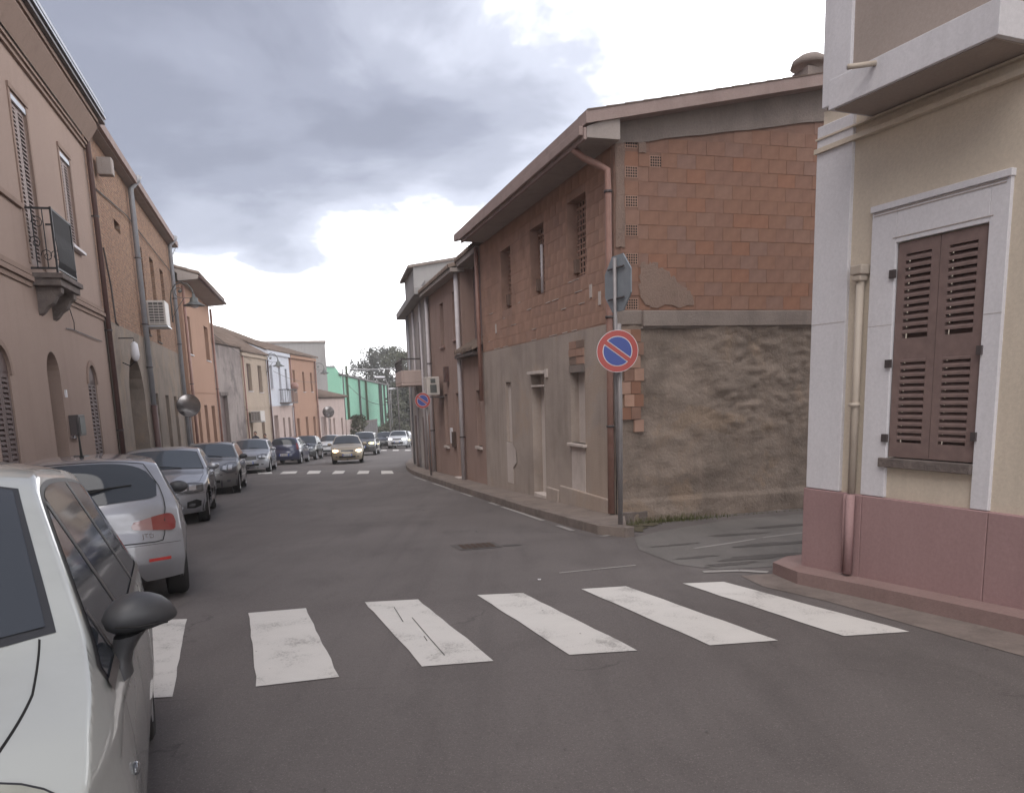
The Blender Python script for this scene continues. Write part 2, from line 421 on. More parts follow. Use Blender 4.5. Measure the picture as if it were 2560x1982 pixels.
M['r1low'] = plaster('stained_grey_render', (0.43, 0.36, 0.315), (0.27, 0.225, 0.195), 0.75, 0.75, 0.4, streak=0.35, extra=(0.43, 0.33, 0.26), extra_amt=0.55)
M['r1infill'] = plaster('pale_door_infill', (0.60, 0.53, 0.49), (0.38, 0.31, 0.27), 0.5, 1.2, 0.2, streak=0.3)
M['r1rough'] = plaster('crumbling_mud_render', (0.275, 0.22, 0.183), (0.16, 0.13, 0.11), 0.8, 1.1, 0.9, extra=(0.32, 0.23, 0.16), extra_amt=0.45, fine=22)
M['beam'] = plaster('concrete_beam', (0.27, 0.225, 0.2), (0.19, 0.155, 0.14), 0.7, 1.6, 0.4)
M['brickA'] = simple('hollow_brick_red', (0.275, 0.158, 0.115), 0.95, 0, 0.5, 3.5, 0.1, bump=0.4)
M['brickB'] = simple('hollow_brick_brown', (0.262, 0.154, 0.117), 0.95, 0, 0.5, 3.5, 0.1, bump=0.4)
M['brickC'] = simple('hollow_brick_pale', (0.28, 0.17, 0.13), 0.95, 0, 0.5, 3.5, 0.1, bump=0.4)
M['brickD'] = simple('hollow_brick_orange', (0.29, 0.155, 0.108), 0.95, 0, 0.5, 3.5, 0.1, bump=0.4)
M['brickE'] = simple('facade_brick_pinkbrown', (0.43, 0.27, 0.205), 0.95, 0, 0.5, 2.5, 0.1, bump=0.4)
M['brickF'] = simple('facade_brick_dull', (0.405, 0.258, 0.2), 0.95, 0, 0.5, 2.5, 0.1, bump=0.4)
M['brickG'] = simple('hollow_brick_greyish', (0.262, 0.163, 0.13), 0.95, 0, 0.5, 3.5, 0.1, bump=0.4)
M['mortar'] = simple('brick_mortar', (0.245, 0.15, 0.117), 0.95, 0, 0.5, 5, 0.1)
M['mortar2'] = simple('facade_mortar', (0.37, 0.24, 0.19), 0.95, 0, 0.5, 5, 0.1)
M['cement'] = plaster('cement_smear', (0.262, 0.185, 0.15), (0.205, 0.15, 0.125), 0.7, 2.0, 0.5)
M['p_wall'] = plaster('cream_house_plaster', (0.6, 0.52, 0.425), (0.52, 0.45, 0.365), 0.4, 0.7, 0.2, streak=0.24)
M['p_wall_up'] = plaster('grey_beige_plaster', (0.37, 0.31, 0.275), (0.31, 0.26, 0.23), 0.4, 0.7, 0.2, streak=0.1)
M['p_white'] = plaster('white_trim_plaster', (0.66, 0.64, 0.66), (0.56, 0.545, 0.56), 0.3, 1.0, 0.1, streak=0.24)
M['shutter_faded'] = simple('faded_brown_shutter', (0.2, 0.138, 0.125), 0.65, 0, 0.45, 11)
M['p_plinth'] = plaster('maroon_plinth', (0.345, 0.225, 0.22), (0.29, 0.18, 0.18), 0.5, 0.8, 0.15, streak=0.15)
M['p_walk'] = plaster('reddish_pavement', (0.29, 0.2, 0.185), (0.21, 0.145, 0.13), 0.6, 1.5, 0.3, streak=0.1)
M['p_cream_pipe'] = simple('cream_pipe', (0.45, 0.385, 0.32), 0.5, 0, 0.25, 5)
M['sign_red'] = simple('sign_red', (0.40, 0.075, 0.065), 0.45, 0, 0.15)
M['sign_blue'] = simple('sign_blue', (0.055, 0.085, 0.30), 0.45, 0, 0.12)
M['sign_white'] = simple('sign_white', (0.66, 0.64, 0.66), 0.45, 0, 0.1)
M['sign_back'] = simple('sign_back_grey', (0.27, 0.3, 0.33), 0.5, 0.3, 0.3)
M['pole'] = simple('galvanised_pole', (0.27, 0.25, 0.25), 0.55, 0.4, 0.4, 6)
M['lampgrey'] = simple('lamp_grey_green', (0.13, 0.135, 0.13), 0.5, 0.3, 0.3)
M['ac'] = simple('ac_cream', (0.55, 0.50, 0.46), 0.5, 0, 0.25)
M['ac_dark'] = simple('ac_dark_grille', (0.10, 0.09, 0.085), 0.6, 0, 0.2)
M['leaf'] = simple('dark_leaf', (0.06, 0.058, 0.042), 0.8, 0, 0.7, 0.8, 0.2)
M['leaf2'] = simple('mid_leaf', (0.105, 0.105, 0.07), 0.8, 0, 0.7, 0.8, 0.2)
M['bark'] = simple('bark', (0.10, 0.08, 0.065), 0.9, 0, 0.5, 6, 0.2, bump=0.6)
M['grass'] = simple('dry_weed', (0.12, 0.12, 0.055), 0.85, 0, 0.6, 9, 0.2)
M['glass'] = simple('window_glass', (0.05, 0.055, 0.06), 0.1, 0, 0.2, 2, 0.6)
M['mirror_glass'] = simple('mirror_glass', (0.42, 0.39, 0.38), 0.16, 0.9, 0.3, 3)
M['skin'] = simple('skin', (0.42, 0.25, 0.18), 0.6, 0, 0.1)
M['hair'] = simple('dark_hair', (0.03, 0.02, 0.017), 0.7, 0, 0.2)
M['cloth'] = simple('dark_cloth', (0.06, 0.06, 0.075), 0.9, 0, 0.3)
M['tyre'] = simple('tyre_rubber', (0.028, 0.026, 0.026), 0.85, 0, 0.4, 12, 0.3)
M['rim'] = simple('alloy_rim', (0.42, 0.42, 0.44), 0.35, 0.8, 0.3, 8)
M['blacktrim'] = simple('black_trim', (0.035, 0.035, 0.038), 0.45, 0, 0.2, 6, 0.4)
M['blackplastic'] = simple('dull_black_plastic', (0.05, 0.05, 0.054), 0.5, 0, 0.25, 30, 0.5)
M['under'] = simple('underbody_dark', (0.018, 0.017, 0.017), 0.9, 0, 0.1)
M['chrome'] = simple('chrome', (0.6, 0.6, 0.62), 0.12, 1.0, 0.05)
M['carglass'] = simple('car_glass', (0.05, 0.056, 0.066), 0.05, 0, 0.2, 1.2, 0.3)
M['carglass_b'] = simple('car_glass_bluish', (0.085, 0.10, 0.12), 0.07, 0, 0.25, 1.2, 0.45)
M['lamp_clear'] = simple('headlamp_clear', (0.15, 0.155, 0.165), 0.12, 0.3, 0.5, 14, 0.8, coat=0.8)
M['lamp_on'] = emis('headlamp_lit', (1.0, 0.66, 0.34), 5.0)
M['lamp_on_w'] = emis('headlamp_lit_white', (0.95, 0.95, 1.0), 3.0)
M['lamp_on_y'] = emis('headlamp_lit_yellow', (1.0, 0.85, 0.35), 2.5)
M['tail_red'] = simple('tail_red', (0.19, 0.032, 0.03), 0.15, 0, 0.25, 12, 0.8, coat=0.8)
M['tail_clear'] = simple('tail_smoked_clear', (0.3, 0.17, 0.165), 0.15, 0, 0.25, 12, 0.8, coat=0.8)
M['reflector'] = simple('reflector_red', (0.4, 0.04, 0.035), 0.2, 0, 0.15)
M['rubber'] = simple('grey_rubber', (0.10, 0.09, 0.088), 0.45, 0, 0.2, 6, 0.5)
M['bowl'] = simple('lamp_reflector', (0.62, 0.63, 0.65), 0.2, 0.5, 0.4, 30, 0.8)
M['lamp_near'] = simple('headlamp_aged_clear', (0.40, 0.40, 0.33), 0.12, 0.1, 0.5, 9, 0.8, coat=0.8)
M['plate'] = simple('plate_white', (0.60, 0.60, 0.60), 0.5, 0, 0.1)
M['plate_blue'] = simple('plate_blue', (0.03, 0.09, 0.42), 0.5, 0, 0.1)
M['amber'] = simple('amber_lens', (0.6, 0.25, 0.04), 0.2, 0, 0.1)
M['rust'] = simple('rusty_iron', (0.10, 0.065, 0.05), 0.85, 0.2, 0.6, 14, bump=0.4)

# ------------------------------------------------------------------ ground and roads
def sheet(name, poly, z, m, kind='structure', parent=None, label=None, sub=1):
    """flat sheet following the tilted street, poly in street coordinates"""
    mb = MB(); mb.poly([SL(s, l, z) for s, l in poly])
    return mb.build(name, m, parent, label, kind)
mb = MB()
ss = [-1500, -300, -60, -12, 120, 300, 900, 2500]; ls = [-1500, -300, -60, 60, 300, 1500]
mb.grid([[SL(s, l, -0.03) for l in ls] for s in ss])
mb.build('ground', M['earth'], kind='structure')
mb = MB()
mb.grid([[SL(s, l, 0.0) for l in (-12, -3, 4, 14, 30)] for s in (-12, 0, 20, 60, 120)])
mb.grid([[SL(s, l, 0.0) for l in (4, 14, 60)] for s in (120, 121, 200)])
mb.build('road', M['asphalt'], kind='structure')

# side street surface, lighter and patched, with its worn white lines
side = [(6.95, 4.5), (7.05, 3.95), (7.5, 3.72), (8.6, 3.75), (9.55, 4.1), (9.9, 4.6), (10.5, 6.0), (10.75, 30), (5.5, 30), (6.2, 6.5)]
sheet('side_street', side, 0.004, M['asphalt_side'])
def ribbon(mb, pts, w, z):
    for (a, b) in zip(pts, pts[1:]):
        pa, pb = SL(*a, z), SL(*b, z); d = (pb - pa); n = Vector((-d.y, d.x, 0)).normalized() * w / 2
        mb.quad(pa - n, pb - n, pb + n, pa + n)
def blob(mb, s, l, rs, rl, z, n=18, seed=0, jag=0.35):
    rnd = random.Random(seed); pts = []
    for i in range(n):
        a = 2 * math.pi * i / n; k = 1 + rnd.uniform(-jag, jag)
        pts.append(SL(s + rs * k * math.sin(a), l + rl * k * math.cos(a), z))
    mb.poly(pts)
mb = MB()
for i, (s, l, rs, rl) in enumerate([(7.5, 4.7, .12, .45), (7.25, 4.2, .08, .3), (8.2, 5.3, .1, .5), (7.8, 4.1, .06, .25), (9.1, 5.4, .1, .4), (8.7, 4.3, .05, .3), (9.5, 6.6, .1, .8), (8.1, 6.3, .08, .5)]):
    blob(mb, s, l, rs, rl, 0.008, seed=i)
mb.build('road_patch', M['asphalt_patch'], kind='structure')
mb = MB()
ribbon(mb, [(9.85, 3.72), (9.95, 4.0), (10.15, 4.45)], 0.07, 0.008)
ribbon(mb, [(8.35, 4.35), (8.5, 4.9), (8.72, 5.6), (8.85, 6.4), (8.9, 8.5)], 0.05, 0.008)
ribbon(mb, [(7.62, 2.42), (7.66, 3.3)], 0.035, 0.006)
ribbon(mb, [(7.0, 3.75), (6.9, 4.1), (6.7, 4.3)], 0.09, 0.008)
mb.build('worn_line', M['line_old'], kind='structure')

# kerb edge of the right side of the street
kr = [(9.62, 4.02), (10.1, 3.78), (12.0, 3.66), (14.1, 3.58), (18.0, 3.50), (21, 3.46), (24.0, 3.42), (27.8, 3.41), (31, 3.6), (34.5, 3.98), (40, 4.9), (47.4, 6.4), (60, 9.3), (85, 15.5)]
bl = [(10.9, 4.52), (11.1, 4.48), (12.0, 4.44), (14.1, 4.36), (18.0, 4.2), (21, 4.14), (24, 4.1), (27.8, 4.0), (31, 4.0), (34.5, 4.6), (40, 5.9), (47.4, 7.6), (60, 10.6), (85, 17)]
def pavement(name, edge, back, m, h=0.13):
    mb = MB()
    mb.grid([[SL(*a, h) for a in edge], [SL(*b, h) for b in back]])
    mb.grid([[SL(*a, h) for a in edge], [SL(*a, -0.2) for a in edge]])
    mb.quad(SL(*edge[0], h), SL(*back[0], h), SL(*back[0], -0.2), SL(*edge[0], -0.2))
    return mb.build(name, m, kind='structure')
def walk_along(pts):
    """yield evenly spaced points along a street coordinate polyline"""
    ds = [0]
    for a, b in zip(pts, pts[1:]): ds.append(ds[-1] + math.hypot(b[0] - a[0], b[1] - a[1]))
    def at(d):
        for i in range(len(pts) - 1):
            if d <= ds[i + 1] or i == len(pts) - 2:
                t = (d - ds[i]) / (ds[i + 1] - ds[i]); return (pts[i][0] + (pts[i + 1][0] - pts[i][0]) * t, pts[i][1] + (pts[i + 1][1] - pts[i][1]) * t)
    return at, ds[-1]
def kerb_line(parent, pts, m, step=1.0, w=0.14, h=0.14, nmax=60, jit=0.006):
    at, tot = walk_along(pts); d = 0; k = 0
    rnd = random.Random(3)
    while d < tot - 0.2 and k < nmax:
        a, b = SL(*at(d + 0.008)), SL(*at(min(tot, d + step - 0.008)))
        a, b = Vector((a.x, a.y, a.z)), Vector((b.x, b.y, b.z))
        t = (b - a).normalized(); n = Vector((t.y, -t.x, 0)).normalized() * w     # to the right of travel
        dz = Vector((0, 0, h + rnd.uniform(-jit, jit))); lo = Vector((0, 0, -0.15)); n = n * side_sign
        e = -n * 0.1 / w * (0.06 + rnd.uniform(0, .04))
        mb = MB(); mb.hexa([a + e + lo, b + e + lo, b + n + lo, a + n + lo, a + e + dz, b + e + dz, b + n + dz, a + n + dz])
        mb.build('kerb_stone', m, parent, bevel=0.012)
        d += step; k += 1
side_sign = 1
pv = pavement('pavement', kr, bl, M['walk'])
kerb_line(pv, kr, M['kerb'], 1.0, nmax=40)
side_sign = -1
klf = [(-10, -3.5), (5, -3.45), (10, -3.75), (30, -3.95), (38, -4.0), (44, -3.75), (48.5, -2.75), (54.2, -1.5), (59.8, -0.2), (66, 1.6), (73.5, 4.1), (90, 11)]
blf = [(-10, -4.6), (5, -4.6), (10, -4.7), (30, -5.2), (38, -5.3), (44, -5.1), (48.5, -4.3), (54.2, -3.0), (59.8, -1.7), (66, 0.0), (73.5, 2.6), (90, 8)]
pvl = pavement('pavement', klf, blf, M['walk'])
kerb_line(pvl, klf, M['kerb'], 1.0, nmax=60)
# narrow reddish pavement under the cream house
side_sign = 1
kp = [(-3.5, 4.9), (2.0, 4.75), (4.1, 4.56), (5.4, 4.36), (6.1, 4.22), (6.62, 4.3), (6.85, 4.6), (6.9, 5.2)]
bp = [(-3.5, 6.1), (2.0, 5.3), (4.1, 5.0), (5.4, 4.8), (6.1, 4.7), (6.2, 4.8), (6.2, 4.9), (6.2, 5.3)]
pavement('pavement', kp, bp, M['p_walk'], 0.12)
mb = MB()
mb.grid([[SL(s + .05, l - .32 - .1 * (s < 5), 0.004) for s, l in kp[:6]], [SL(s, l + .02, 0.006) for s, l in kp[:6]]])
mb.build('gutter_strip', M['kerb'], kind='structure')

# painted crossings
def stripe(parent, px, m, z=0.006, n=10, seed=0):
    c = [gpix(*p) for p in px]; rnd = random.Random(seed)
    rows = []
    for i in range(n + 1):
        t = i / n; a = c[0].lerp(c[3], t); b = c[1].lerp(c[2], t); d = (b - a).normalized()
        ja = rnd.uniform(-.006, .006); jb = rnd.uniform(-.006, .006)
        rows.append([a + d * ja + Vector((0, 0, z)), a.lerp(b, .5) + Vector((0, 0, z)), b + d * jb + Vector((0, 0, z))])
    mb = MB(); mb.grid(rows); return mb.build('stripe', m, parent)
cw = thing('zebra_crossing', gpix(1100, 1600), 'white zebra crossing in the foreground, six worn stripes across the road', 'crossing')
cw['kind'] = 'structure'
for i, s_ in enumerate([[(345, 1552), (467, 1548), (430, 1743), (300, 1750)], [(622, 1533), (764, 1521), (848, 1693), (642, 1717)], [(911, 1506), (1044, 1499), (1236, 1653), (1057, 1667)],
          [(1194, 1488), (1307, 1483), (1595, 1627), (1423, 1638)], [(1454, 1473), (1566, 1466), (1945, 1602), (1775, 1614)], [(1706, 1459), (1808, 1455), (2275, 1580), (2109, 1591)]]):
    stripe(cw, s_, M['line'], seed=i)
# thin cracks across the second stripe
mb = MB()
for pts in ([(985, 1519), (992, 1530), (1008, 1556)], [(1030, 1545), (1048, 1566), (1075, 1598), (1112, 1640)], [(1060, 1592), (1068, 1604)]):
    q = [gpix(*p) + Vector((0, 0, 0.009)) for p in pts]
    for a, b in zip(q, q[1:]):
        n = Vector((b - a).normalized().cross(Vector((0, 0, 1)))) * 0.003
        mb.quad(a - n, b - n, b + n, a + n)
mb.build('crack', M['dark_hole'], cw)
cw = thing('zebra_crossing', gpix(860, 1180), 'white zebra crossing in the middle distance, in front of the beige oncoming car', 'crossing')
cw['kind'] = 'structure'
for i, (a, b, c_, d) in enumerate([(643, 678, 645, 681), (708, 744, 699, 739), (773, 803, 766, 798), (838, 863, 829, 858), (898, 924, 892, 921), (953, 980, 953, 984)]):
    stripe(cw, [(a, 1177 + (2 if i < 2 else 0)), (b, 1177 + (1 if i < 2 else 0)), (d, 1184), (c_, 1185)], M['line'], n=2, seed=i, z=0.008)
cw = thing('zebra_crossing', gpix(990, 1126), 'distant white zebra crossing in front of the white crossover', 'crossing')
cw['kind'] = 'structure'
for i, (a, b, c_, d) in enumerate([(954, 968, 952, 966), (983, 997, 981, 996), (1014, 1027, 1011, 1026)]):
    stripe(cw, [(a, 1124.2), (b, 1124.2), (d, 1127), (c_, 1127)], M['line'], n=2, seed=i, z=0.01)
# white edge line beside the right kerb
mb = MB()
for (a, b) in ((10.6, 11.3), (12.0, 14.6), (14.9, 15.6), (17.2, 18.4), (19.5, 22.5), (23.5, 26)):
    lo = lambda s: 3.72 - (s - 10.1) * 0.022 - .12
    ribbon(mb, [(a, lo(a)), ((a + b) / 2, lo((a + b) / 2) + .01), (b, lo(b))], 0.08, 0.008)
mb.build('edge_line', M['line_old'], kind='structure')
# manhole cover
mh = SL(9.95, 2.0, 0.0)
mc = thing('manhole_cover', mh, 'dark rectangular manhole cover set in the asphalt beyond the crossing', 'manhole cover')
mb = MB(); mb.poly([SL(9.65, 1.75, .006), SL(9.65, 2.3, .006), SL(10.15, 2.3, .006), SL(10.15, 1.7, .006)]); mb.build('frame', M['asphalt_patch'], mc)
mb = MB()
for i in range(4):
    for j in range(6):
        s0, l0 = 9.72 + i * .1, 1.8 + j * .075; mb.poly([SL(s0, l0, .010), SL(s0, l0 + .06, .010), SL(s0 + .08, l0 + .06, .010), SL(s0 + .08, l0, .010)])
mb.build('cover', M['rust'], mc)
mb = MB(); blob(mb, 9.75, 2.45, .08, .12, .006, seed=4); mb.build('road_patch', M['asphalt_patch'], kind='structure')
mb = MB(); mb.poly([gpix(1344, 1449), gpix(1353, 1449), gpix(1352, 1452), gpix(1345, 1452)])
for i in range(len(mb.v)): mb.v[i] = (mb.v[i][0], mb.v[i][1], mb.v[i][2] + .012)
mb.build('paper_scrap', M['sign_white'], label='tiny white paper scrap lying on the asphalt beyond the crossing', cat='litter')
# loose leaves and grit on the asphalt
mb = MB(); rnd = random.Random(11)
for i in range(220):
    s, l = rnd.uniform(1.2, 12), rnd.uniform(-1.3, 4.2); r = rnd.uniform(.004, .010)
    blob(mb, s, l, r * .7, r, .009 if rnd.random() < .5 else .0085, n=6, seed=i, jag=.5)
mb.build('road_grit', M['asphalt_patch'], kind='stuff')

# ------------------------------------------------------------------ wall builder
def wall(mb, fr, x0, x1, z0, z1, holes=(), depth=0.22, y=0.0, arches=()):
    """front face with rectangular openings and their reveals; holes (xa, xb, za, zb)"""
    xs = sorted({x0, x1, *[h[0] for h in holes], *[h[1] for h in holes]})
    zs = sorted({z0, z1, *[h[2] for h in holes], *[h[3] for h in holes]})
    xs = [x for x in xs if x0 <= x <= x1]; zs = [z for z in zs if z0 <= z <= z1]
    for xa, xb in zip(xs, xs[1:]):
        for za, zb in zip(zs, zs[1:]):
            cx, cz = (xa + xb) / 2, (za + zb) / 2
            if any(h[0] < cx < h[1] and h[2] < cz < h[3] for h in holes): continue
            mb.quad(fr(xa, y, za), fr(xb, y, za), fr(xb, y, zb), fr(xa, y, zb))
    for h in holes:
        a, b, c, d = h[:4]; dp = h[4] if len(h) > 4 else depth
        mb.quad(fr(a, y, c), fr(a, y, d), fr(a, y + dp, d), fr(a, y + dp, c))
        mb.quad(fr(b, y, d), fr(b, y, c), fr(b, y + dp, c), fr(b, y + dp, d))
        mb.quad(fr(a, y, c), fr(a, y + dp, c), fr(b, y + dp, c), fr(b, y, c))
        if h not in arches: mb.quad(fr(a, y, d), fr(b, y, d), fr(b, y + dp, d), fr(a, y + dp, d))
    for h in arches:
        a, b, c, d = h[:4]; dp = h[4] if len(h) > 4 else depth
        r = (b - a) / 2; rise = min(r, h[5] if len(h) > 5 else r); cx = (a + b) / 2; n = 12
        pts = [(cx - r * math.cos(math.pi * i / n), d - rise + rise * math.sin(math.pi * i / n)) for i in range(n + 1)]
        for (p, q) in zip(pts, pts[1:]):
            mb.quad(fr(p[0], y, p[1]), fr(q[0], y, q[1]), fr(q[0], y, d), fr(p[0], y, d))
            mb.quad(fr(p[0], y, p[1]), fr(p[0], y + dp, p[1]), fr(q[0], y + dp, q[1]), fr(q[0], y, q[1]))
def shell(mb, fr, x0, x1, z0, z1, deep, left=True, right=True, y=0.0):
    if left: mb.quad(fr(x0, y, z0), fr(x0, deep, z0), fr(x0, deep, z1), fr(x0, y, z1))
    if right: mb.quad(fr(x1, y, z0), fr(x1, y, z1), fr(x1, deep, z1), fr(x1, deep, z0))
    mb.quad(fr(x0, deep, z0), fr(x1, deep, z0), fr(x1, deep, z1), fr(x0, deep, z1))
def panel(parent, fr, x0, x1, y, z0, z1, m, name='door', boards=0, label=None):
    mb = MB(); mb.box(fr, x0, x1, y, y + 0.04, z0, z1)
    o = mb.build(name, m, parent, label)
    return o
def shutter(parent, fr, x0, x1, y, z0, z1, m, m2, slats, leaves=2, arched=0.0, name='shutter', tilt=0.03, t=0.035, rails=()):
    """louvred leaves, each slat its own sub-part"""
    w = (x1 - x0) / leaves
    for k in range(leaves):
        a, b = x0 + k * w, x0 + (k + 1) * w; st = min(0.075, w * 0.2)
        topz = z1
        mb = MB()
        mb.box(fr, a + .003, a + st, y, y + t, z0, topz); mb.box(fr, b - st, b - .003, y, y + t, z0, topz)
        mb.box(fr, a + st, b - st, y, y + t, z0, z0 + 0.12); mb.box(fr, a + st, b - st, y, y + t, topz - 0.09, topz)
        for rz in rails: mb.box(fr, a + st, b - st, y, y + t, rz - .085, rz + .085)
        sh = mb.build(name, m, parent)
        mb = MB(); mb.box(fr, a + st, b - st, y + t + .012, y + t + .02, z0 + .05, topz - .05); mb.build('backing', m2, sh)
        first = None; zc_ = z0 + 0.12 + 0.02; dz = (topz - 0.09 - z0 - 0.12 - .02) / slats
        for i in range(slats):
            za = z0 + 0.12 + .01 + dz * (i + .25)
            if any(abs(za - rz) < .07 for rz in rails): continue
            if first is None:
                mb = MB(); c = fr((a + b) / 2, y, za)
                mb.hexa([fr(a + st, y - .004, za), fr(b - st, y - .004, za), fr(b - st, y + t * .8, za + tilt), fr(a + st, y + t * .8, za + tilt),
                         fr(a + st, y - .004, za + dz * .34), fr(b - st, y - .004, za + dz * .34), fr(b - st, y + t * .8, za + tilt + dz * .4), fr(a + st, y + t * .8, za + tilt + dz * .4)])
                first = mb.build('slat', m, sh, loc=c); base = za
            else: inst(first, fr((a + b) / 2, y, za), 0, sh)
def window(parent, fr, x0, x1, y, z0, z1, mf, name='window'):
    mb = MB(); f = .05
    mb.box(fr, x0, x0 + f, y, y + .05, z0, z1); mb.box(fr, x1 - f, x1, y, y + .05, z0, z1)
    mb.box(fr, x0 + f, x1 - f, y, y + .05, z0, z0 + f); mb.box(fr, x0 + f, x1 - f, y, y + .05, z1 - f, z1)
    xm = (x0 + x1) / 2; mb.box(fr, xm - .03, xm + .03, y, y + .05, z0 + f, z1 - f)
    o = mb.build(name, mf, parent)
    for a, b in ((x0 + f, xm - .03), (xm + .03, x1 - f)):
        m2 = MB(); m2.box(fr, a, b, y + .02, y + .028, z0 + f, z1 - f); m2.build('pane', M['glass'], o)
    return o
def sill(parent, fr, x0, x1, z, m, d=.06, h=.05, name='sill', y=0.0):
    mb = MB(); mb.box(fr, x0 - .06, x1 + .06, y - d, y + .1, z - h, z); return mb.build(name, m, parent)
def pipe_run(parent, fr, x, y, z0, z1, r, m, name='drain_pipe', clips=(), top=None, label=None):
    pts = []
    if top: pts += [fr(x + top[0], y + top[1], z1 + .35), fr(x + top[0] * .8, y + top[1] * .8, z1 + .22)]
    pts += [fr(x, y, z1), fr(x, y, z0)]
    mb = MB(); mb.smooth = True; mb.tube(pts, r, 10); o = mb.build(name, m, parent, label)
    for z in clips:
        mb = MB(); mb.tube([fr(x, y, z), fr(x, y, z + .035)], r * 1.25, 10); mb.box(fr, x - r * .5, x + r * .5, y, y + .1, z + .005, z + .03)
        mb.build('pipe_clip', M['gutter_dark'], o)
    return o
def tile_roof(parent, fr, x0, x1, y0, z0, y1, z1, step=0.22, m=None, name='roof_tiles', lift=.0, x0b=None, x1b=None):
    """rows of half round tiles running up the slope, overlapping in courses"""
    mb = MB(); rnd = random.Random(int(x1 * 10)); n = max(1, int((x1 - x0) / step)); L = math.hypot(y1 - y0, z1 - z0)
    nc = max(2, int(L / 0.42)); x0b = x0 if x0b is None else x0b; x1b = x1 if x1b is None else x1b
    for i in range(n):
        for c in range(nc):
            if c > 22: break
            ta, tb = c / nc, (c + 1.12) / nc
            j = rnd.uniform(-.012, .012)
            def pt(t, u, h):
                xa = x0 + (x0b - x0) * t; xb = x1 + (x1b - x1) * t
                x = xa + (xb - xa) * (i + .5 + j + u) / n
                return fr(x, y0 + (y1 - y0) * t, z0 + (z1 - z0) * t + h + .03)
            a = [pt(ta, u, h) for u, h in ((-.46, -.03), (-.25, .055), (0, .085), (.25, .055), (.46, -.03))]
            b = [pt(tb, u * .8, h - .02) for u, h in ((-.46, -.03), (-.25, .055), (0, .085), (.25, .055), (.46, -.03))]
            mb.smooth = True; mb.grid([a, b]); mb.smooth = False; mb.poly(a)
    return mb.build(name, m or M['tile'], parent, kind='stuff')

# ------------------------------------------------------------------ L1 mauve house
frA = Frame((-6.0, -3.95 + 17 * 0.0353), (19.5, -4.25)) if False else Frame((-3.0, -3.456), (19.5, -4.25))
X = frA.fs
h1 = thing('townhouse', frA(X(12), 0, gz(12)), 'mauve plastered two storey house with iron balcony at the left edge', 'house')
shA = (X(14.28), X(15.08), 3.8, 6.26); shB = (X(17.1), X(17.85), 4.62, 6.23)
dA = (X(14.4), X(15.2), -1.6, 2.48, .28); wA = (X(11.72), X(12.5), .3, 2.42, .12); wC = (X(17.22), X(17.98), -.2, 2.38, .10)
shA0 = (X(8.6), X(9.5), 3.8, 6.26); d0 = (X(6.2), X(7.3), -1.2, 2.5, .25)
mb = MB()
holes = [shA, shB, dA, wA, wC, shA0, d0]
wall(mb, frA, 0, frA.L, -3, 7.62, holes, 0.10, arches=[dA, wA, wC, d0])
shell(mb, frA, 0, frA.L, -3, 7.62, 9)
mb.build('wall', M['mauve'], h1)
mb = MB()
for z, d in ((3.42, .03), (3.50, .07), (3.60, .045), (4.58, .05)):
    mb.box(frA, 0, X(14.1), -d, .02, z, z + .075); mb.box(frA, X(15.45), frA.L, -d, .02, z, z + .075) if z < 4 else mb.box(frA, X(15.3) if False else 0, .01, -d, .02, z, z + .075)
mb.build('string_course', M['mauve_d'], h1)
mb = MB()
for i, (z0, z1, d) in enumerate(((6.98, 7.05, .05), (7.05, 7.11, .09), (7.44, 7.52, .30), (7.52, 7.60, .34))): mb.box(frA, 0, frA.L, -d, .02, z0, z1)
mb.build('cornice', M['mauve_d'], h1)
mb = MB(); mb.quad(frA(0, -.12, 7.11), frA(frA.L, -.12, 7.11), frA(frA.L, -.32, 7.44), frA(0, -.32, 7.44)); mb.build('cove', M['mauve_d'], h1)
for (y, z, m) in ((-.42, 7.60, 'gutter_dark'), (-.45, 7.70, 'zinc'), (-.40, 7.79, 'gutter_dark'), (-.42, 7.84, 'zinc'), (-.34, 7.93, 'gutter_dark'), (-.36, 7.98, 'zinc')):
    mb = MB(); mb.box(frA, 0, frA.L + .35, y, .1, z, z + .05); mb.build('gutter_rail', M[m], h1)
mb = MB(); mb.quad(frA(-.1, -.3, 8.03), frA(frA.L + .1, -.3, 8.03), frA(frA.L + .1, 5, 9.6), frA(-.1, 5, 9.6)); mb.build('roof', M['tile'], h1)
shutter(h1, frA, shA[0], shA[1], .03, shA[2], shA[3], M['taupe_wood'], M['dark_hole'], 34, tilt=.022)
shutter(h1, frA, shB[0], shB[1], .03, shB[2], shB[3], M['taupe_wood'], M['dark_hole'], 24, tilt=.022)
shutter(h1, frA, shA0[0], shA0[1], .03, shA0[2], shA0[3], M['taupe_wood'], M['dark_hole'], 30, tilt=.022)
def arch_shutter(parent, fr, x0, x1, y, z0, z1, m, slats):
    r = (x1 - x0) / 2; shutter(parent, fr, x0 + .02, x1 - .02, y, z0, z1 - r + .05, m, M['dark_hole'], slats, tilt=.025)
    mb = MB(); cx = (x0 + x1) / 2; pts = [fr(cx - r * math.cos(math.pi * i / 10), y, z1 - r + r * math.sin(math.pi * i / 10)) for i in range(11)]
    mb.poly(pts); mb.build('arch_panel', m, parent)
arch_shutter(h1, frA, wA[0], wA[1], .02, wA[2], wA[3], M['brown_wood'], 22)
arch_shutter(h1, frA, wC[0], wC[1], .02, wC[2], wC[3], M['brown_wood'], 26)
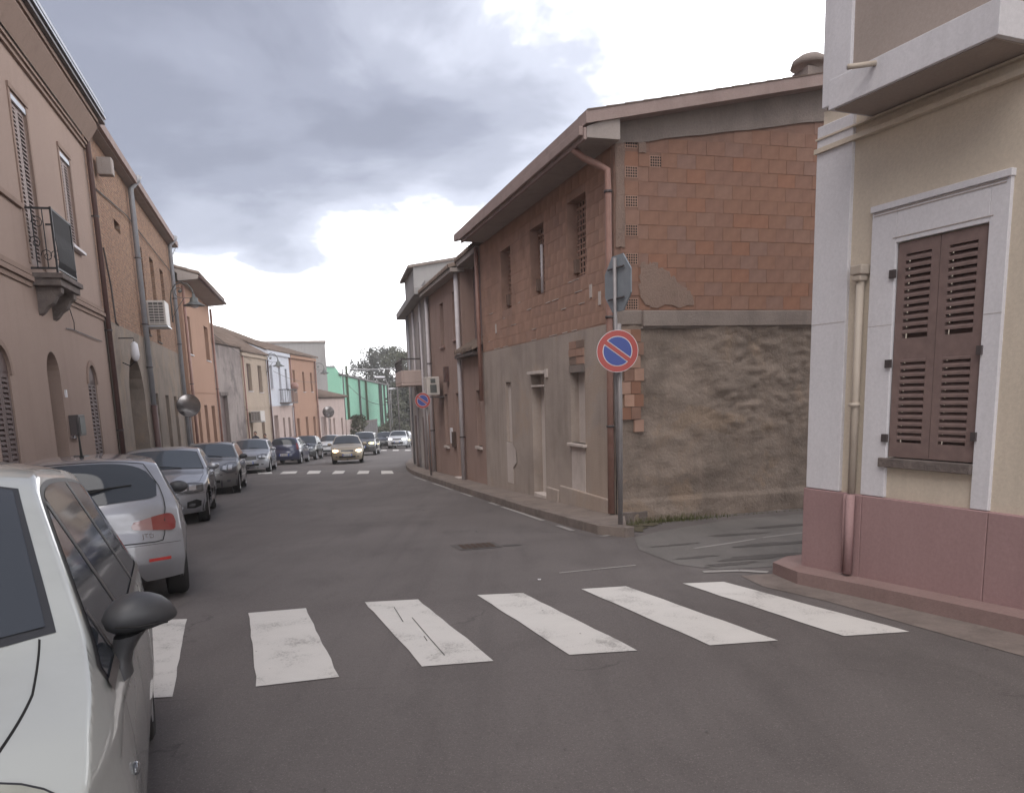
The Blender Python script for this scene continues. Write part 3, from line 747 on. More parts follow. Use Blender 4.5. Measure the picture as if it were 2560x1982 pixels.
for (a, b, z) in ((wA[0], wA[1], wA[3]), (wC[0], wC[1], wC[3])):
    mb = MB(); cx = (a + b) / 2; r = (b - a) / 2; n = 12
    for i in range(n):
        t0, t1 = math.pi * i / n, math.pi * (i + 1) / n
        P = lambda t, rr, y: frA(cx - rr * math.cos(t), y, z - r + rr * math.sin(t))
        mb.hexa([P(t0, r, -.03), P(t1, r, -.03), P(t1, r, 0.0), P(t0, r, 0.0), P(t0, r + .09, -.03), P(t1, r + .09, -.03), P(t1, r + .09, 0), P(t0, r + .09, 0)])
    mb.build('arch_moulding', M['mauve_d'], h1)
# frames round the upper shutters
for (a, b, c, d) in (shA, shB, shA0):
    mb = MB(); mb.box(frA, a - .09, a, -.02, .01, c, d + .1); mb.box(frA, b, b + .09, -.02, .01, c, d + .1); mb.box(frA, a - .09, b + .09, -.035, .01, d + .1, d + .18)
    mb.build('window_moulding', M['mauve_d'], h1)
    mb = MB(); mb.box(frA, a, b, -.012, .02, d - .03, d + .05); mb.build('frame', M['zinc'], h1)
mb = MB(); mb.box(frA, shB[0] - .1, shB[1] + .15, -.10, .08, 4.55, 4.60); mb.build('sill', M['white_pipe'], h1)
# door
dr = panel(h1, frA, dA[0] + .02, dA[1] - .02, .22, -1.4, 2.46, M['brown_wood'])
mb = MB()
for z in (-.2, .7, 1.5): mb.box(frA, dA[0] + .12, dA[1] - .12, .2, .22, z, z + .6)
mb.build('door_panel', M['brown_wood'], dr)
mb = MB(); mb.smooth = True; mb.tube([frA(dA[0] + .1, .2, 1.02), frA(dA[0] + .1, .13, 1.02), frA(dA[0] + .22, .13, 1.0)], .014, 8); mb.ball(frA(dA[0] + .1, .19, 1.15), .03, .03, .03); mb.build('handle', M['chrome'], dr)
mb = MB(); mb.box(frA, dA[1] + .12, dA[1] + .26, -.07, 0, 1.02, 1.06); mb.box(frA, dA[1] + .16, dA[1] + .2, -.09, -.02, 1.0, 1.08); mb.build('door_latch', M['chrome'], h1)
panel(h1, frA, d0[0] + .02, d0[1] - .02, .2, -1.2, 2.5, M['brown_wood'])
# meter box, bell plate, tile
mbx = thing('meter_box', frA(X(15.6), 0, 1.2), 'grey metal meter box on the mauve wall beside the brown door', 'meter box')
mb = MB(); mb.box(frA, X(15.38), X(15.85), -.16, 0, 1.05, 1.42); mb.build('case', M['gutter_dark'], mbx, bevel=.01)
mb = MB(); mb.box(frA, X(15.42), X(15.81), -.17, -.16, 1.09, 1.38); mb.build('door', M['lampgrey'], mbx)
mb = MB(); mb.box(frA, X(15.33), X(15.40), -.03, 0, 1.73, 1.86); mb.build('bell_plate', M['sign_white'], h1)
# drain pipe
pipe_run(h1, frA, frA.L - .02, -.09, -1.2, 7.35, .055, M['brown_pipe'], clips=(1.0, 3.2, 5.6), top=(0, -.2))
# balcony
bal_o = thing('balcony', frA(X(15.2), 0, 3.7), 'stone balcony with dark wrought iron railing on the mauve house', 'balcony') if False else None
bx0, bx1, bd = X(14.10), X(15.20), .42
mb = MB(); mb.box(frA, bx0 + .1, bx1 + .38, -bd - .03, 0, 3.58, 3.66); mb.box(frA, bx0 + .14, bx1 + .34, -bd + .02, 0, 3.47, 3.58)
bs = mb.build('balcony_slab', M['stone'], h1, bevel=.01)
for xa in (bx0 + .28, bx1 + .02):
    prof = [(0, 3.47), (-.36, 3.47), (-.35, 3.38), (-.28, 3.33), (-.22, 3.22), (-.13, 3.16), (-.06, 3.07), (0, 3.03)]
    mb = MB(); a = [frA(xa, y, z) for y, z in prof]; b = [frA(xa + .2, y, z) for y, z in prof]
    mb.poly(a); mb.poly(b[::-1])
    for i in range(len(prof)): j = (i + 1) % len(prof); mb.quad(a[i], b[i], b[j], a[j])
    mb.build('corbel', M['stone'], bs)
mb = MB(); Rx0, Rx1, Ry = bx0 + .15, bx1 + .3, -bd + .05
for z in (3.72, 4.62):
    mb.box(frA, Rx0, Rx1, Ry - .012, Ry + .012, z, z + .03); mb.box(frA, Rx0, Rx0 + .024, Ry, 0, z, z + .03); mb.box(frA, Rx1 - .024, Rx1, Ry, 0, z, z + .03)
mb.box(frA, Rx0, Rx0 + .03, Ry - .015, Ry + .015, 3.66, 4.66); mb.box(frA, Rx1 - .03, Rx1, Ry - .015, Ry + .015, 3.66, 4.66)
rl = mb.build('railing', M['iron'], bs)
mb = MB(); c = frA(Rx0 + .08, Ry, 3.72); mb.tube([frA(Rx0 + .08, Ry, 3.73), frA(Rx0 + .08, Ry - .03, 3.85), frA(Rx0 + .08, Ry - .02, 4.1), frA(Rx0 + .08, Ry, 4.3), frA(Rx0 + .08, Ry, 4.62)], .008, 6)
b0 = mb.build('bar', M['iron'], rl, loc=c)
n = 24
for i in range(1, n): inst(b0, frA(Rx0 + .08 + i * (Rx1 - Rx0 - .14) / n, Ry, 3.72), 0, rl)
for x in (Rx0 + .012, Rx1 - .012):
    for k in range(2):
        yb = Ry + .12 + k * .15
        mb = MB(); mb.tube([frA(x, yb, 3.74), frA(x, yb, 4.62)], .008, 6); mb.build('bar', M['iron'], rl)
    for (yc, zc2) in ((Ry + .20, 4.42), (Ry + .26, 4.12), (Ry + .12, 3.92)):
        mb = MB(); mb.tube([frA(x, yc + .09 * (1 - t / 14) * math.cos(t * .75), zc2 + .11 * (1 - t / 14) * math.sin(t * .75)) for t in range(13)], .007, 5); mb.build('scroll', M['iron'], rl)
# cables pinned on the wall
mb = MB(); mb.tube([frA(X(15.9), -.03, 2.95), frA(X(16.3), -.03, 2.97), frA(X(18.8), -.04, 2.93)], .01, 5); mb.tube([frA(X(16.3), -.03, 3.38), frA(X(16.45), -.05, 3.1), frA(X(16.5), -.03, 2.97)], .008, 5)
mb.build('cable', M['gutter_dark'], h1)

# ------------------------------------------------------------------ L2 brick house
frB = Frame((19.5, -4.25), (34.0, -4.78)); X = frB.fs
h2 = thing('townhouse', frB(6, 0, gz(25)), 'old two storey house of bare brown brick over grey render, with arched gateway', 'house')
ups = [(X(25.6), X(26.45), 3.65, 6.2), (X(27.9), X(28.75), 3.58, 6.2), (X(30.2), X(31.1), 4.48, 6.2)]
lows = [(X(25.75), X(26.5), -2, 1.9), (X(28.15), X(29.0), -2, 1.86), (X(30.35), X(31.2), -2, 1.84)]
arch = (X(21.6), X(23.95), -2.2, 2.85, .45, 1.15)
hole = (X(22.2), X(23.0), 5.9, 6.16, .2)
mb = MB()
wall(mb, frB, 0, frB.L, 3.48, 7.62, ups + [hole], .24); mb.build('brick_wall', M['brickwall'], h2)
mb = MB(); wall(mb, frB, 0, frB.L, -3.5, 3.48, lows + [arch], .24, arches=[arch], y=-.02)
mb.quad(frB(0, -.02, 3.48), frB(frB.L, -.02, 3.48), frB(frB.L, .02, 3.48), frB(0, .02, 3.48))
shell(mb, frB, 0, frB.L, -3.5, 7.7, 9, y=.03); mb.build('render_wall', M['stucco_grey'], h2)
for (a, b, c, d) in ups:
    window(h2, frB, a, b, .2, c, d, M['brown_wood']); sill(h2, frB, a, b, c, M['stone'], .04, .04)
for (a, b, c, d) in lows: panel(h2, frB, a, b, .2, c, d, M['brown_wood'])
g = panel(h2, frB, arch[0], arch[1], .42, arch[2], arch[3], M['brown_wood'], 'gate')
mb = MB(); mb.box(frB, hole[0], hole[1], .19, .2, hole[2], hole[3]); mb.build('vent_hole', M['dark_hole'], h2)
for i in range(10):
    x = arch[0] + .05 + i * (arch[1] - arch[0] - .1) / 10
    mb = MB(); mb.box(frB, x, x + (arch[1] - arch[0]) / 10 - .02, .40, .42, -1.4, 2.7); mb.build('plank', M['brown_wood'], g)
mb = MB(); mb.box(frB, -.05, frB.L + .1, -.22, .1, 7.56, 7.66); mb.build('eave_board', M['soffit'], h2)
mb = MB(); mb.box(frB, -.05, frB.L + .12, -.31, -.22, 7.58, 7.78); mb.build('gutter', M['fascia'], h2)
tile_roof(h2, frB, 0, frB.L, -.24, 7.72, 4, 9.0)
mb = MB(); mb.quad(frB(0, -.22, 7.68), frB(frB.L, -.22, 7.68), frB(frB.L, 5, 9.2), frB(0, 5, 9.2)); mb.build('roof', M['tile'], h2)
pipe_run(h2, frB, X(24.7), -.12, 1.55, 7.45, .075, M['grey_metal'], clips=(5.6, 3.8, 2.6), top=(0, -.25))
pipe_run(h2, frB, X(24.7), -.12, -1.2, 1.55, .085, M['brown_pipe'], name='pipe_guard')
pipe_run(h2, frB, X(33.0), -.12, -1.4, 7.45, .075, M['grey_metal'], clips=(5.5, 3.8, 1.5), top=(0, -.25))
mb = MB(); mb.tube([frB(X(20.2), -.03, 6.35), frB(X(24), -.05, 6.6), frB(X(29), -.05, 6.55), frB(X(33.5), -.06, 6.5)], .016, 5); mb.tube([frB(X(20.2), -.04, 5.1), frB(X(20.6), -.04, 4.3), frB(X(20.7), -.04, 3.5), frB(X(20.9), -.05, 3.45)], .02, 5); mb.build('cable', M['gutter_dark'], h2)
flo = thing('flood_light', frB(X(20.6), -.2, 6.9), 'white wall lamp high on the bare brick house under the eave', 'lamp')
mb = MB(); mb.box(frB, X(20.4), X(20.65), -.38, -.05, 6.72, 7.1); mb.build('housing', M['soffit'], flo, bevel=.03)
mb = MB(); mb.box(frB, X(20.66), X(20.74), -.36, -.08, 6.76, 7.06); mb.build('lens', M['sign_white'], flo, bevel=.02)
wl_ = thing('wall_lantern', frB(X(20.9), -.2, 2.8), 'old white lantern on a bracket beside the arched gateway', 'lantern')
mb = MB(); mb.smooth = True; mb.lathe([(.02, .32), (.08, .26), (.1, .0), (.07, -.1), (.02, -.14)], frB(X(20.9), -.35, 2.75), (0, 0, 1), 10); mb.build('globe', M['sign_white'], wl_)
mb = MB(); mb.tube([frB(X(20.9), 0, 3.15), frB(X(20.9), -.35, 3.15), frB(X(20.9), -.35, 3.05)], .015, 6); mb.build('bracket', M['iron'], wl_); mb = MB(); mb.tube([frB(X(20.9), -.35, 2.62), frB(X(21), -.2, 2.5), frB(X(21.1), 0, 2.6)], .012, 6); mb.build('bracket', M['iron'], wl_)
def ac_unit(fr, x0, x1, y0, y1, z0, z1, label, feet=True):
    t = thing('air_conditioner', fr((x0 + x1) / 2, 0, z0), label, 'air conditioner')
    mb = MB(); mb.box(fr, x0, x1, -y1, -y0, z0, z1); mb.build('casing', M['ac'], t, bevel=.012)
    # fan grille on the side turned to the viewer
    mb = MB(); mb.box(fr, x0 - .012, x0 - .002, -y1 + .04, -y0 - .04, z0 + .06, z1 - .06); gr = mb.build('grille', M['ac_dark'], t)
    n = 7
    for i in range(n):
        z = z0 + .08 + i * (z1 - z0 - .16) / n
        mb = MB(); mb.box(fr, x0 - .022, x0 - .013, -y1 + .03, -y0 - .03, z, z + .022); mb.build('grille_bar', M['ac'], gr)
    for i in range(4):
        y = -y1 + .05 + i * (y1 - y0 - .1) / 3
        mb = MB(); mb.box(fr, x0 - .028, x0 - .023, y - .006, y + .006, z0 + .05, z1 - .05); mb.build('grille_bar', M['ac'], gr)
    mb = MB(); mb.box(fr, x0 - .02, x1 + .02, -y1 - .03, 0, z0 - .05, z0 - .015); mb.build('bracket', M['zinc'], t)
    return t
ac_unit(frB, X(25.3), X(26.2), .12, .62, 3.85, 4.55, 'cream air conditioner on the brick house beside the grey drain pipe')
# dark stone strip between the houses
frC = Frame((34.0, -4.95), (35.2, -4.95))
st = thing('stone_wall', frC(0, 0, gz(34.6)), 'narrow dark rubble stone pier between the brick house and the orange house', 'wall')
mb = MB(); mb.box(frC, 0, frC.L, 0, 5, -4, 6.9); mb.build('core', M['stonewall'], st)
rnd = random.Random(5)
for i in range(26):
    z = -1.6 + i * .32; w0 = rnd.uniform(.35, .75)
    for (a, b) in ((.02, w0), (w0 + .03, frC.L - .02)):
        mb = MB(); d = rnd.uniform(.03, .1); mb.box(frC, a, b, -d, .02, z, z + .29); mb.build('stone', M['stone'], st, bevel=.02)

# ------------------------------------------------------------------ generic plain house
def cut_house(name_label, fr, z0, z1, m, ups, lows, deep=8, roof=None, dp=.22, shut='brown_wood', pipes=(), base=None, winstyle='panel', side=True, mlow=None, zsplit=None, cat='house', sills=True):
    t = thing('townhouse', fr(fr.L / 2, 0, gz((fr.s0 + fr.s1) / 2)), name_label, cat)
    mb = MB()
    if mlow:
        wall(mb, fr, 0, fr.L, zsplit, z1, ups, dp); shell(mb, fr, 0, fr.L, zsplit, z1, deep); mb.build('upper_wall', m, t)
        mb = MB(); wall(mb, fr, 0, fr.L, z0, zsplit, lows, dp, y=-.015); shell(mb, fr, 0, fr.L, z0, zsplit, deep, y=-.015); mb.build('lower_wall', mlow, t)
    else:
        wall(mb, fr, 0, fr.L, z0, z1, ups + lows, dp); shell(mb, fr, 0, fr.L, z0, z1, deep); mb.build('wall', m, t)
    for h in ups:
        if winstyle == 'glass': window(t, fr, h[0], h[1], dp - .05, h[2], h[3], M[shut])
        else:
            w = panel(t, fr, h[0], h[1], dp - .04, h[2], h[3], M[shut], 'shutter')
        if sills: sill(t, fr, h[0], h[1], h[2], M['white_pipe'], .05, .05)
    for h in lows: panel(t, fr, h[0], h[1], dp - .04, h[2], h[3], M[shut], 'door' if h[2] < -1.0 - .0 else 'shutter')
    for (x, za, zb, mm, r) in pipes: pipe_run(t, fr, x, -.1, za, zb, r, M[mm], clips=((za + zb) / 2,))
    return t
# L4 orange
frO = Frame((35.2, -4.72), (43.9, -4.6)); X = frO.fs
wdo = [(X(35.95), X(37.1), 3.64, 5.23), (X(41.35), X(42.75), 3.63, 5.26)]
ldo = [(X(36.85), X(37.7), -2.6, 1.47), (X(39.0), X(40.0), -2.6, 1.47), (X(41.45), X(42.7), -2.6, 1.42)]
h4 = cut_house('orange plastered two storey house with deep overhanging eave', frO, -4, 6.45, M['orange'], wdo, ldo, shut='brown_wood',
               pipes=((.12, -1.6, 6.3, 'copper', .06), (frO.L - .12, -1.8, 6.3, 'copper', .06)))
mb = MB(); mb.box(frO, 0, frO.L, -.03, 0, 2.02, 2.1); mb.build('string_course', M['orange2'], h4)
# eave: roof projecting over the street, gable end seen from the near side
ex0, ex1 = -.3, frO.L + .15
mb = MB(); prof = [(-.78, 6.52), (-.78, 6.68), (3.8, 8.0), (3.8, 7.8), (0, 6.75), (0, 6.45)]
a = [frO(ex0, y, z) for y, z in prof]; b = [frO(ex1, y, z) for y, z in prof]
for i in range(len(prof)): j = (i + 1) % len(prof); mb.quad(a[i], b[i], b[j], a[j])
mb.poly(a[::-1]); mb.poly(b); mb.build('eave', M['soffit'], h4)
tile_roof(h4, frO, ex0, ex1, -.82, 6.72, 3.8, 8.02)
mb = MB(); mb.quad(frO(0, .01, 6.45), frO(0, 8, 6.45), frO(0, 3.8, 7.85), frO(0, .01, 6.8)); mb.build('gable', M['stucco_grey'], h4)
mb = MB(); mb.smooth = True; mb.tube([frO(ex0, -.85, 6.58), frO(ex1, -.85, 6.58)], .06, 8); mb.build('gutter', M['brown_pipe'], h4)
ant = thing('roof_antenna', frO(-.2, .5, 7.1), 'thin television antenna lying along the roof edge of the orange house', 'antenna')
mb = MB(); mb.tube([frO(-.3, .3, 6.9), frO(-.3, .3, 7.9)], .015, 5); mb.tube([frO(-.6, -.2, 7.85), frO(2.4, .8, 7.35)], .012, 5); mb.build('mast', M['pole'], ant)
for k in range(5):
    mb = MB(); p = frO(-.5 + k * .35, -.15 + k * .12, 7.83 - k * .06); mb.tube([p + Vector((0, -.2, .04)), p + Vector((0, .2, -.04))], .008, 4); mb.build('antenna_rod', M['pole'], ant)
# L5 grey weathered wall
frG = Frame((43.9, -4.6), (48.8, -3.62)); X = frG.fs
h5 = cut_house('weathered grey low house with blotched plaster beside the orange house', frG, -4, 4.62, M['greyw'], [], [(X(44.5), X(45.7), -2.6, 1.92)], shut='brown_wood')
mb = MB(); mb.box(frG, X(44.4), X(45.8), -.05, .02, 1.92, 2.12); mb.build('lintel', M['stone'], h5)
mb = MB(); mb.quad(frG(0, -.1, 4.62), frG(frG.L, -.1, 4.62), frG(frG.L, 4.5, 7.72), frG(0, 4.5, 7.72)); mb.build('roof', M['tile'], h5)
tile_roof(h5, frG, 0, frG.L, -.12, 4.64, 4.5, 7.78)
# L6 cream
frM = Frame((48.8, -3.62), (54.4, -2.45)); X = frM.fs
h6 = cut_house('cream two storey house with two upper windows and a tiled roof', frM, -4, 4.32, M['cream'],
               [(X(49.85), X(50.75), 2.2, 3.82), (X(52.2), X(53.05), 2.13, 3.78)], [(X(49.6), X(50.1), -2.8, .9), (X(52.1), X(52.8), -2.8, .38)], pipes=((.1, -2, 4.2, 'copper', .05), (frM.L - .08, -2, 4.2, 'brown_pipe', .05)))
mb = MB(); mb.box(frM, 0, frM.L, -.12, 0, 4.22, 4.42); mb.build('cornice', M['cream'], h6)
mb = MB(); mb.box(frM, 0, frM.L, -.04, 0, 1.2, 1.3); mb.build('string_course', M['cream'], h6)
tile_roof(h6, frM, 0, frM.L, -.2, 4.45, 4.5, 7.2)
mb = MB(); mb.quad(frM(0, -.1, 4.42), frM(frM.L, -.1, 4.42), frM(frM.L, 4.5, 7.15), frM(0, 4.5, 7.15)); mb.build('roof', M['tile'], h6)
ac_unit(frM, X(49.5), X(50.4), .1, .7, .4, 1.0, 'cream air conditioner on the wall of the cream house')
# L7 white
frW = Frame((54.4, -2.45), (60.0, -1.15)); X = frW.fs
h7 = cut_house('pale blue and white house with small iron balcony upstairs', frW, -4, 4.75, M['palewhite'],
               [(X(55.0), X(55.6), 2.37, 3.9), (X(57.05), X(57.6), 1.6, 3.83), (X(58.75), X(59.25), 2.38, 3.78)],
               [(X(55.0), X(56.1), -3.2, .6), (X(57.2), X(57.7), -3.2, .38), (X(58.6), X(59.2), -3.2, .38)], mlow=M['pinkish'], zsplit=1.28, shut='taupe_wood')
mb = MB(); mb.box(frW, 0, frW.L, -.14, 0, 4.62, 4.85); mb.build('cornice', M['palewhite'], h7)
mb = MB(); mb.box(frW, 0, frW.L, -.07, 0, 1.22, 1.36); mb.build('string_course', M['palewhite'], h7)
tile_roof(h7, frW, 0, frW.L, -.15, 4.87, 4.5, 6.8)
mb = MB(); mb.quad(frW(0, -.1, 4.84), frW(frW.L, -.1, 4.84), frW(frW.L, 4.5, 6.75), frW(0, 4.5, 6.75)); mb.build('roof', M['tile'], h7)
mb = MB(); mb.box(frW, X(56.8), X(59.1), -.7, 0, 1.36, 1.46); bsl = mb.build('balcony_slab', M['stone'], h7)
mb = MB(); mb.box(frW, X(56.8), X(59.1), -.7, -.67, 2.3, 2.35); mb.box(frW, X(56.8), X(56.8) + .04, -.7, 0, 2.3, 2.35); mb.box(frW, X(59.1) - .04, X(59.1), -.7, 0, 2.3, 2.35); rr = mb.build('railing', M['iron'], bsl)
for i in range(14):
    mb = MB(); x = X(56.82) + i * (X(59.08) - X(56.82)) / 13; mb.box(frW, x - .015, x + .015, -.69, -.675, 1.46, 2.32); mb.build('bar', M['iron'], rr)
for i in range(4):
    mb = MB(); mb.box(frW, X(56.82), X(56.82) + .02, -.6 + i * .17, -.58 + i * .17, 1.46, 2.32); mb.build('bar', M['iron'], rr)
mb = MB(); mb.smooth = True; mb.ball(frW(X(59.2), -.5, 2.55), .28, .28, .3); fp = mb.build('flower_pot', M['copper'], None, label='terracotta flower pot on the small iron balcony of the white house', cat='flower pot', loc=frW(X(59.2), -.5, 2.3))
for k in range(3):
    pass
pipe_run(h7, frW, .12, -.08, -2.2, 1.1, .04, M['white_pipe'])
pipe_run(h7, frW, frW.L - .15, -.08, -2.2, 1.1, .04, M['white_pipe'])
# L8 orange far
frP = Frame((60.0, -1.15), (66.3, .7)); X = frP.fs
h8 = cut_house('second orange plastered house farther along, beyond the white house', frP, -5, 4.75, M['orange2'],
               [(X(60.7), X(61.2), 2.19, 3.77), (X(62.95), X(63.45), 2.19, 3.7), (X(64.95), X(65.45), 2.19, 3.68)],
               [(X(60.9), X(61.5), -3.4, .24), (X(63.0), X(63.6), -3.4, .28), (X(64.95), X(65.55), -3.4, .22)], pipes=((.1, -2.4, 4.6, 'copper', .05), (frP.L - .1, -2.6, 4.6, 'copper', .06)))
mb = MB(); mb.box(frP, 0, frP.L, -.2, 0, 4.6, 4.82); mb.build('cornice', M['orange2'], h8)
tile_roof(h8, frP, 0, frP.L + .3, -.3, 4.86, 4.5, 6.35)
mb = MB(); mb.quad(frP(0, -.2, 4.82), frP(frP.L, -.2, 4.82), frP(frP.L, 5, 6.45), frP(0, 5, 6.45)); mb.build('roof', M['tile'], h8)
# L9 low
frL = Frame((66.3, .7), (73.6, 3.2)); X = frL.fs
h9 = cut_house('low pinkish white one storey house with sloping tiled roof', frL, -6, 1.72, M['pinkish'], [],
               [(X(67.0), X(68.3), -4, .15), (X(69.0), X(69.5), -4, -.03), (X(70.1), X(70.6), -4, -.06), (X(72.3), X(72.8), -4, -.13)], deep=7, shut='taupe_wood')
mb = MB(); mb.quad(frL(-.1, -.3, 1.7), frL(frL.L + .3, -.3, 1.7), frL(frL.L - 1.5, 4.5, 3.0), frL(-.1, 4.5, 3.0)); mb.quad(frL(-.1, -.3, 1.68), frL(frL.L + .3, -.3, 1.68), frL(frL.L + .3, 0, 1.68), frL(-.1, 0, 1.68)); mb.build('roof', M['tile'], h9)
tile_roof(h9, frL, -.1, frL.L + .3, -.33, 1.74, 4.5, 3.05, x1b=frL.L - 1.5)
def roof_back(parent, fr, x0, x1, yr, zr, yb, zb, zw, m):
    mb = MB(); mb.quad(fr(x0, yr, zr), fr(x1, yr, zr), fr(x1, yb, zb), fr(x0, yb, zb)); mb.build('back_roof', M['tile'], parent)
    mb = MB()
    for x in (x0 + .02, x1 - .02): mb.poly([fr(x, 0, zw - .1), fr(x, yb, zw - .1), fr(x, yb, zb), fr(x, yr, zr - .02), fr(x, 0, zw)])
    mb.build('gable', M[m], parent)
roof_back(h1, frA, 0, frA.L, 5, 9.6, 9, 8.0, 7.6, 'mauve')
roof_back(h2, frB, 0, frB.L, 5, 9.2, 9, 7.7, 7.7, 'brickwall')
roof_back(h5, frG, 0, frG.L, 4.5, 7.72, 9, 4.6, 4.62, 'greyw')
roof_back(h6, frM, 0, frM.L, 4.5, 7.15, 9, 4.3, 4.42, 'cream')
roof_back(h7, frW, 0, frW.L, 4.5, 6.75, 9, 4.7, 4.84, 'palewhite')
roof_back(h8, frP, 0, frP.L, 5, 6.45, 9, 4.7, 4.82, 'orange2')
roof_back(h9, frL, 0, frL.L - 1.5, 4.5, 3.0, 7, 1.7, 1.7, 'pinkish')
# tall grey block behind
def at_depth(u, s):     # street (s, l) of the view column u at street distance s, at horizon height
    r = cam2world(Vector((u - PPX, 1000 - PPY, FPX))); t = s / (SD.x * r.x + SD.y * r.y)
    return (s, (SN.x * r.x + SN.y * r.y) * t)
def z_at(s, v, u):
    r = cam2world(Vector((u - PPX, v - PPY, FPX))); t = s / (SD.x * r.x + SD.y * r.y); return CAM_H + r.z * t
frT = Frame(at_depth(664, 80), at_depth(822, 80))
zt = z_at(80, 856, 812)
tb = thing('grey_block', frT(3, 0, gz(80)), 'tall blank grey concrete building rising behind the orange houses', 'building')
mb = MB(); mb.box(frT, 0, frT.L, 0, 14, -6, zt); mb.build('wall', M['concrete'], tb)
mb = MB(); mb.box(frT, -.1, frT.L + .1, -.12, 14.1, zt, zt + .18); mb.build('parapet', M['soffit'], tb)
mb = MB(); mb.box(frT, frT.L * .52, frT.L * .58, -.02, .0, zt - 2.4, zt - 1.9); mb.build('vent', M['dark_hole'], tb)
# walls and gates beyond the low house
frY = Frame((73.6, 3.3), (78.5, 5.0)); gw = thing('garden_wall', frY(1, 0, gz(75)), 'low pinkish garden wall overgrown with ivy beyond the low house', 'wall')
mb = MB(); mb.box(frY, 0, frY.L, 0, .3, -5, -.35); mb.build('wall', M['pinkish'], gw)
frY2 = Frame((78.6, 5.1), (83.5, 6.9)); gt = thing('brown_gate', frY2(1, 0, gz(80)), 'brown sheet metal gate between garden wall and green hall', 'gate')
for i in range(6):
    mb = MB(); w = frY2.L / 6; mb.box(frY2, i * w + .02, (i + 1) * w - .02, 0, .08, -5, -.62); mb.build('gate_panel', M['gutter_dark'], gt)
mb = MB(); mb.box(frY2, 0, frY2.L, -.03, 0, -.75, -.65); mb.build('rail', M['brown_pipe'], gt)
# green hall
g0, g1 = at_depth(856, 100), at_depth(968, 128)
frH = Frame(g0, g1); gh = thing('green_hall', frH(5, 0, gz(100)), 'large mint green windowless hall with dark posts along its wall', 'building')
zg0, zg1 = z_at(100, 936, 856), z_at(128, 962, 968)
mb = MB(); mb.quad(frH(0, 0, -8), frH(frH.L, 0, -8), frH(frH.L, 0, zg1), frH(0, 0, zg0))
frH2 = Frame(at_depth(812, 100), g0); zz = z_at(100, 917, 830)
W2 = frH2.L
mb.poly([frH2(0, 0, -8), frH2(W2, 0, -8), frH2(W2, 0, zg0), frH2(W2 * .7, 0, zz), frH2(0, 0, zz)])
mb.quad(frH(0, 0, zg0), frH(frH.L, 0, zg1), frH(frH.L, 6, zg1 + 1), frH(0, 6, zg0 + 1)); mb.quad(frH(frH.L, 0, -8), frH(frH.L, 9, -8), frH(frH.L, 9, zg1), frH(frH.L, 0, zg1))
mb.build('wall', M['green'], gh)
mb = MB(); mb.hexa([frH(-.3, -.25, zg0 - .12), frH(frH.L, -.25, zg1 - .12), frH(frH.L, .2, zg1 - .12), frH(-.3, .2, zg0 - .12), frH(-.3, -.25, zg0 + .1), frH(frH.L, -.25, zg1 + .1), frH(frH.L, .2, zg1 + .1), frH(-.3, .2, zg0 + .1)]); mb.build('gutter', M['gutter_dark'], gh)
mb = MB(); mb.box(frH2, 0, W2 * .7, -.12, .1, zz, zz + .14); mb.build('roof_edge', M['gutter_dark'], gh)
def colx(fr, u):         # facade x under image column u
    r = cam2world(Vector((u - PPX, 1010 - PPY, FPX))); a = fr.o; d = fr.d
    # a + d*x = r*t
    det = d.x * (-r.y) - d.y * (-r.x); return ((-a.x) * (-r.y) - (-a.y) * (-r.x)) / det
mpost = simple('moss_green_post', (0.06, 0.075, 0.035), 0.8)
for i, (u, w) in enumerate(((868, .11), (898, .07), (915, .12), (948, .06), (952, .05), (960, .08))):
    x = colx(frH, u); mb = MB(); mb.box(frH, x - w, x + w, -.3, -.05, -8, zg0 + (zg1 - zg0) * x / frH.L - .1 + (1.3 if i == 0 else 0)); mb.build('post', mpost if i in (0, 2) else M['gutter_dark'], gh)

# ------------------------------------------------------------------ street lamps, mirrors, signs
def bell_lamp(s, l, z, label, out=1.0, ang=0.0):
    """curled wall bracket with bell shaped shade; out = reach over the street"""
    t = thing('street_lamp', SL(s, l, absz=z), label, 'street lamp', 'bell lamps on curled wall brackets')
    o = SL(s, l, absz=z); d = Vector((SN.x, SN.y, 0)); d = Matrix.Rotation(-ang, 3, 'Z') @ d
    P = lambda a, h: o + d * a + Vector((0, 0, h))
    mb = MB(); mb.smooth = True
    mb.tube([P(.04, -.75), P(.04, .1), P(.10, .38), P(.26, .60), P(.48, .68), P(.72, .6), P(.86, .42), P(.9, .2)], .024, 8)
    mb.build('bracket', M['lampgrey'], t)
    mb = MB(); mb.smooth = True; mb.tube([P(.4 + .24 * (1 - k / 22) * math.cos(-1.2 - k * .33), .36 + .24 * (1 - k / 22) * math.sin(-1.2 - k * .33)) for k in range(20)], .014, 6); mb.ball(P(.4, .36), .06, .06, .06); mb.build('scroll', M['lampgrey'], t)
    mb = MB(); mb.smooth = True; mb.tube([P(.04, -.6), P(.3, -.2), P(.55, .12), P(.8, .1)], .012, 6); mb.build('stay', M['lampgrey'], t)
    mb = MB(); mb.smooth = True; c = P(.9, .2)
    mb.lathe([(.01, .06), (.05, .04), (.06, -.06), (.14, -.10), (.15, -.22), (.22, -.28), (.38, -.36), (.38, -.38), (.3, -.36), (.1, -.3)], c, (0, 0, 1), 18); mb.build('shade', M['lampgrey'], t)
    mb = MB(); mb.smooth = True; mb.ball(P(.9, -.17), .16, .16, .09, nu=12, nv=8); mb.build('glass', M['sign_white'], t)
bell_lamp(32.1, -4.69, 5.30, 'curled bracket street lamp nearest the camera, against the orange house', ang=.25)
bell_lamp(54.2, -2.55, 3.95, 'curled bracket street lamp on the corner of the pale blue house', ang=.3)
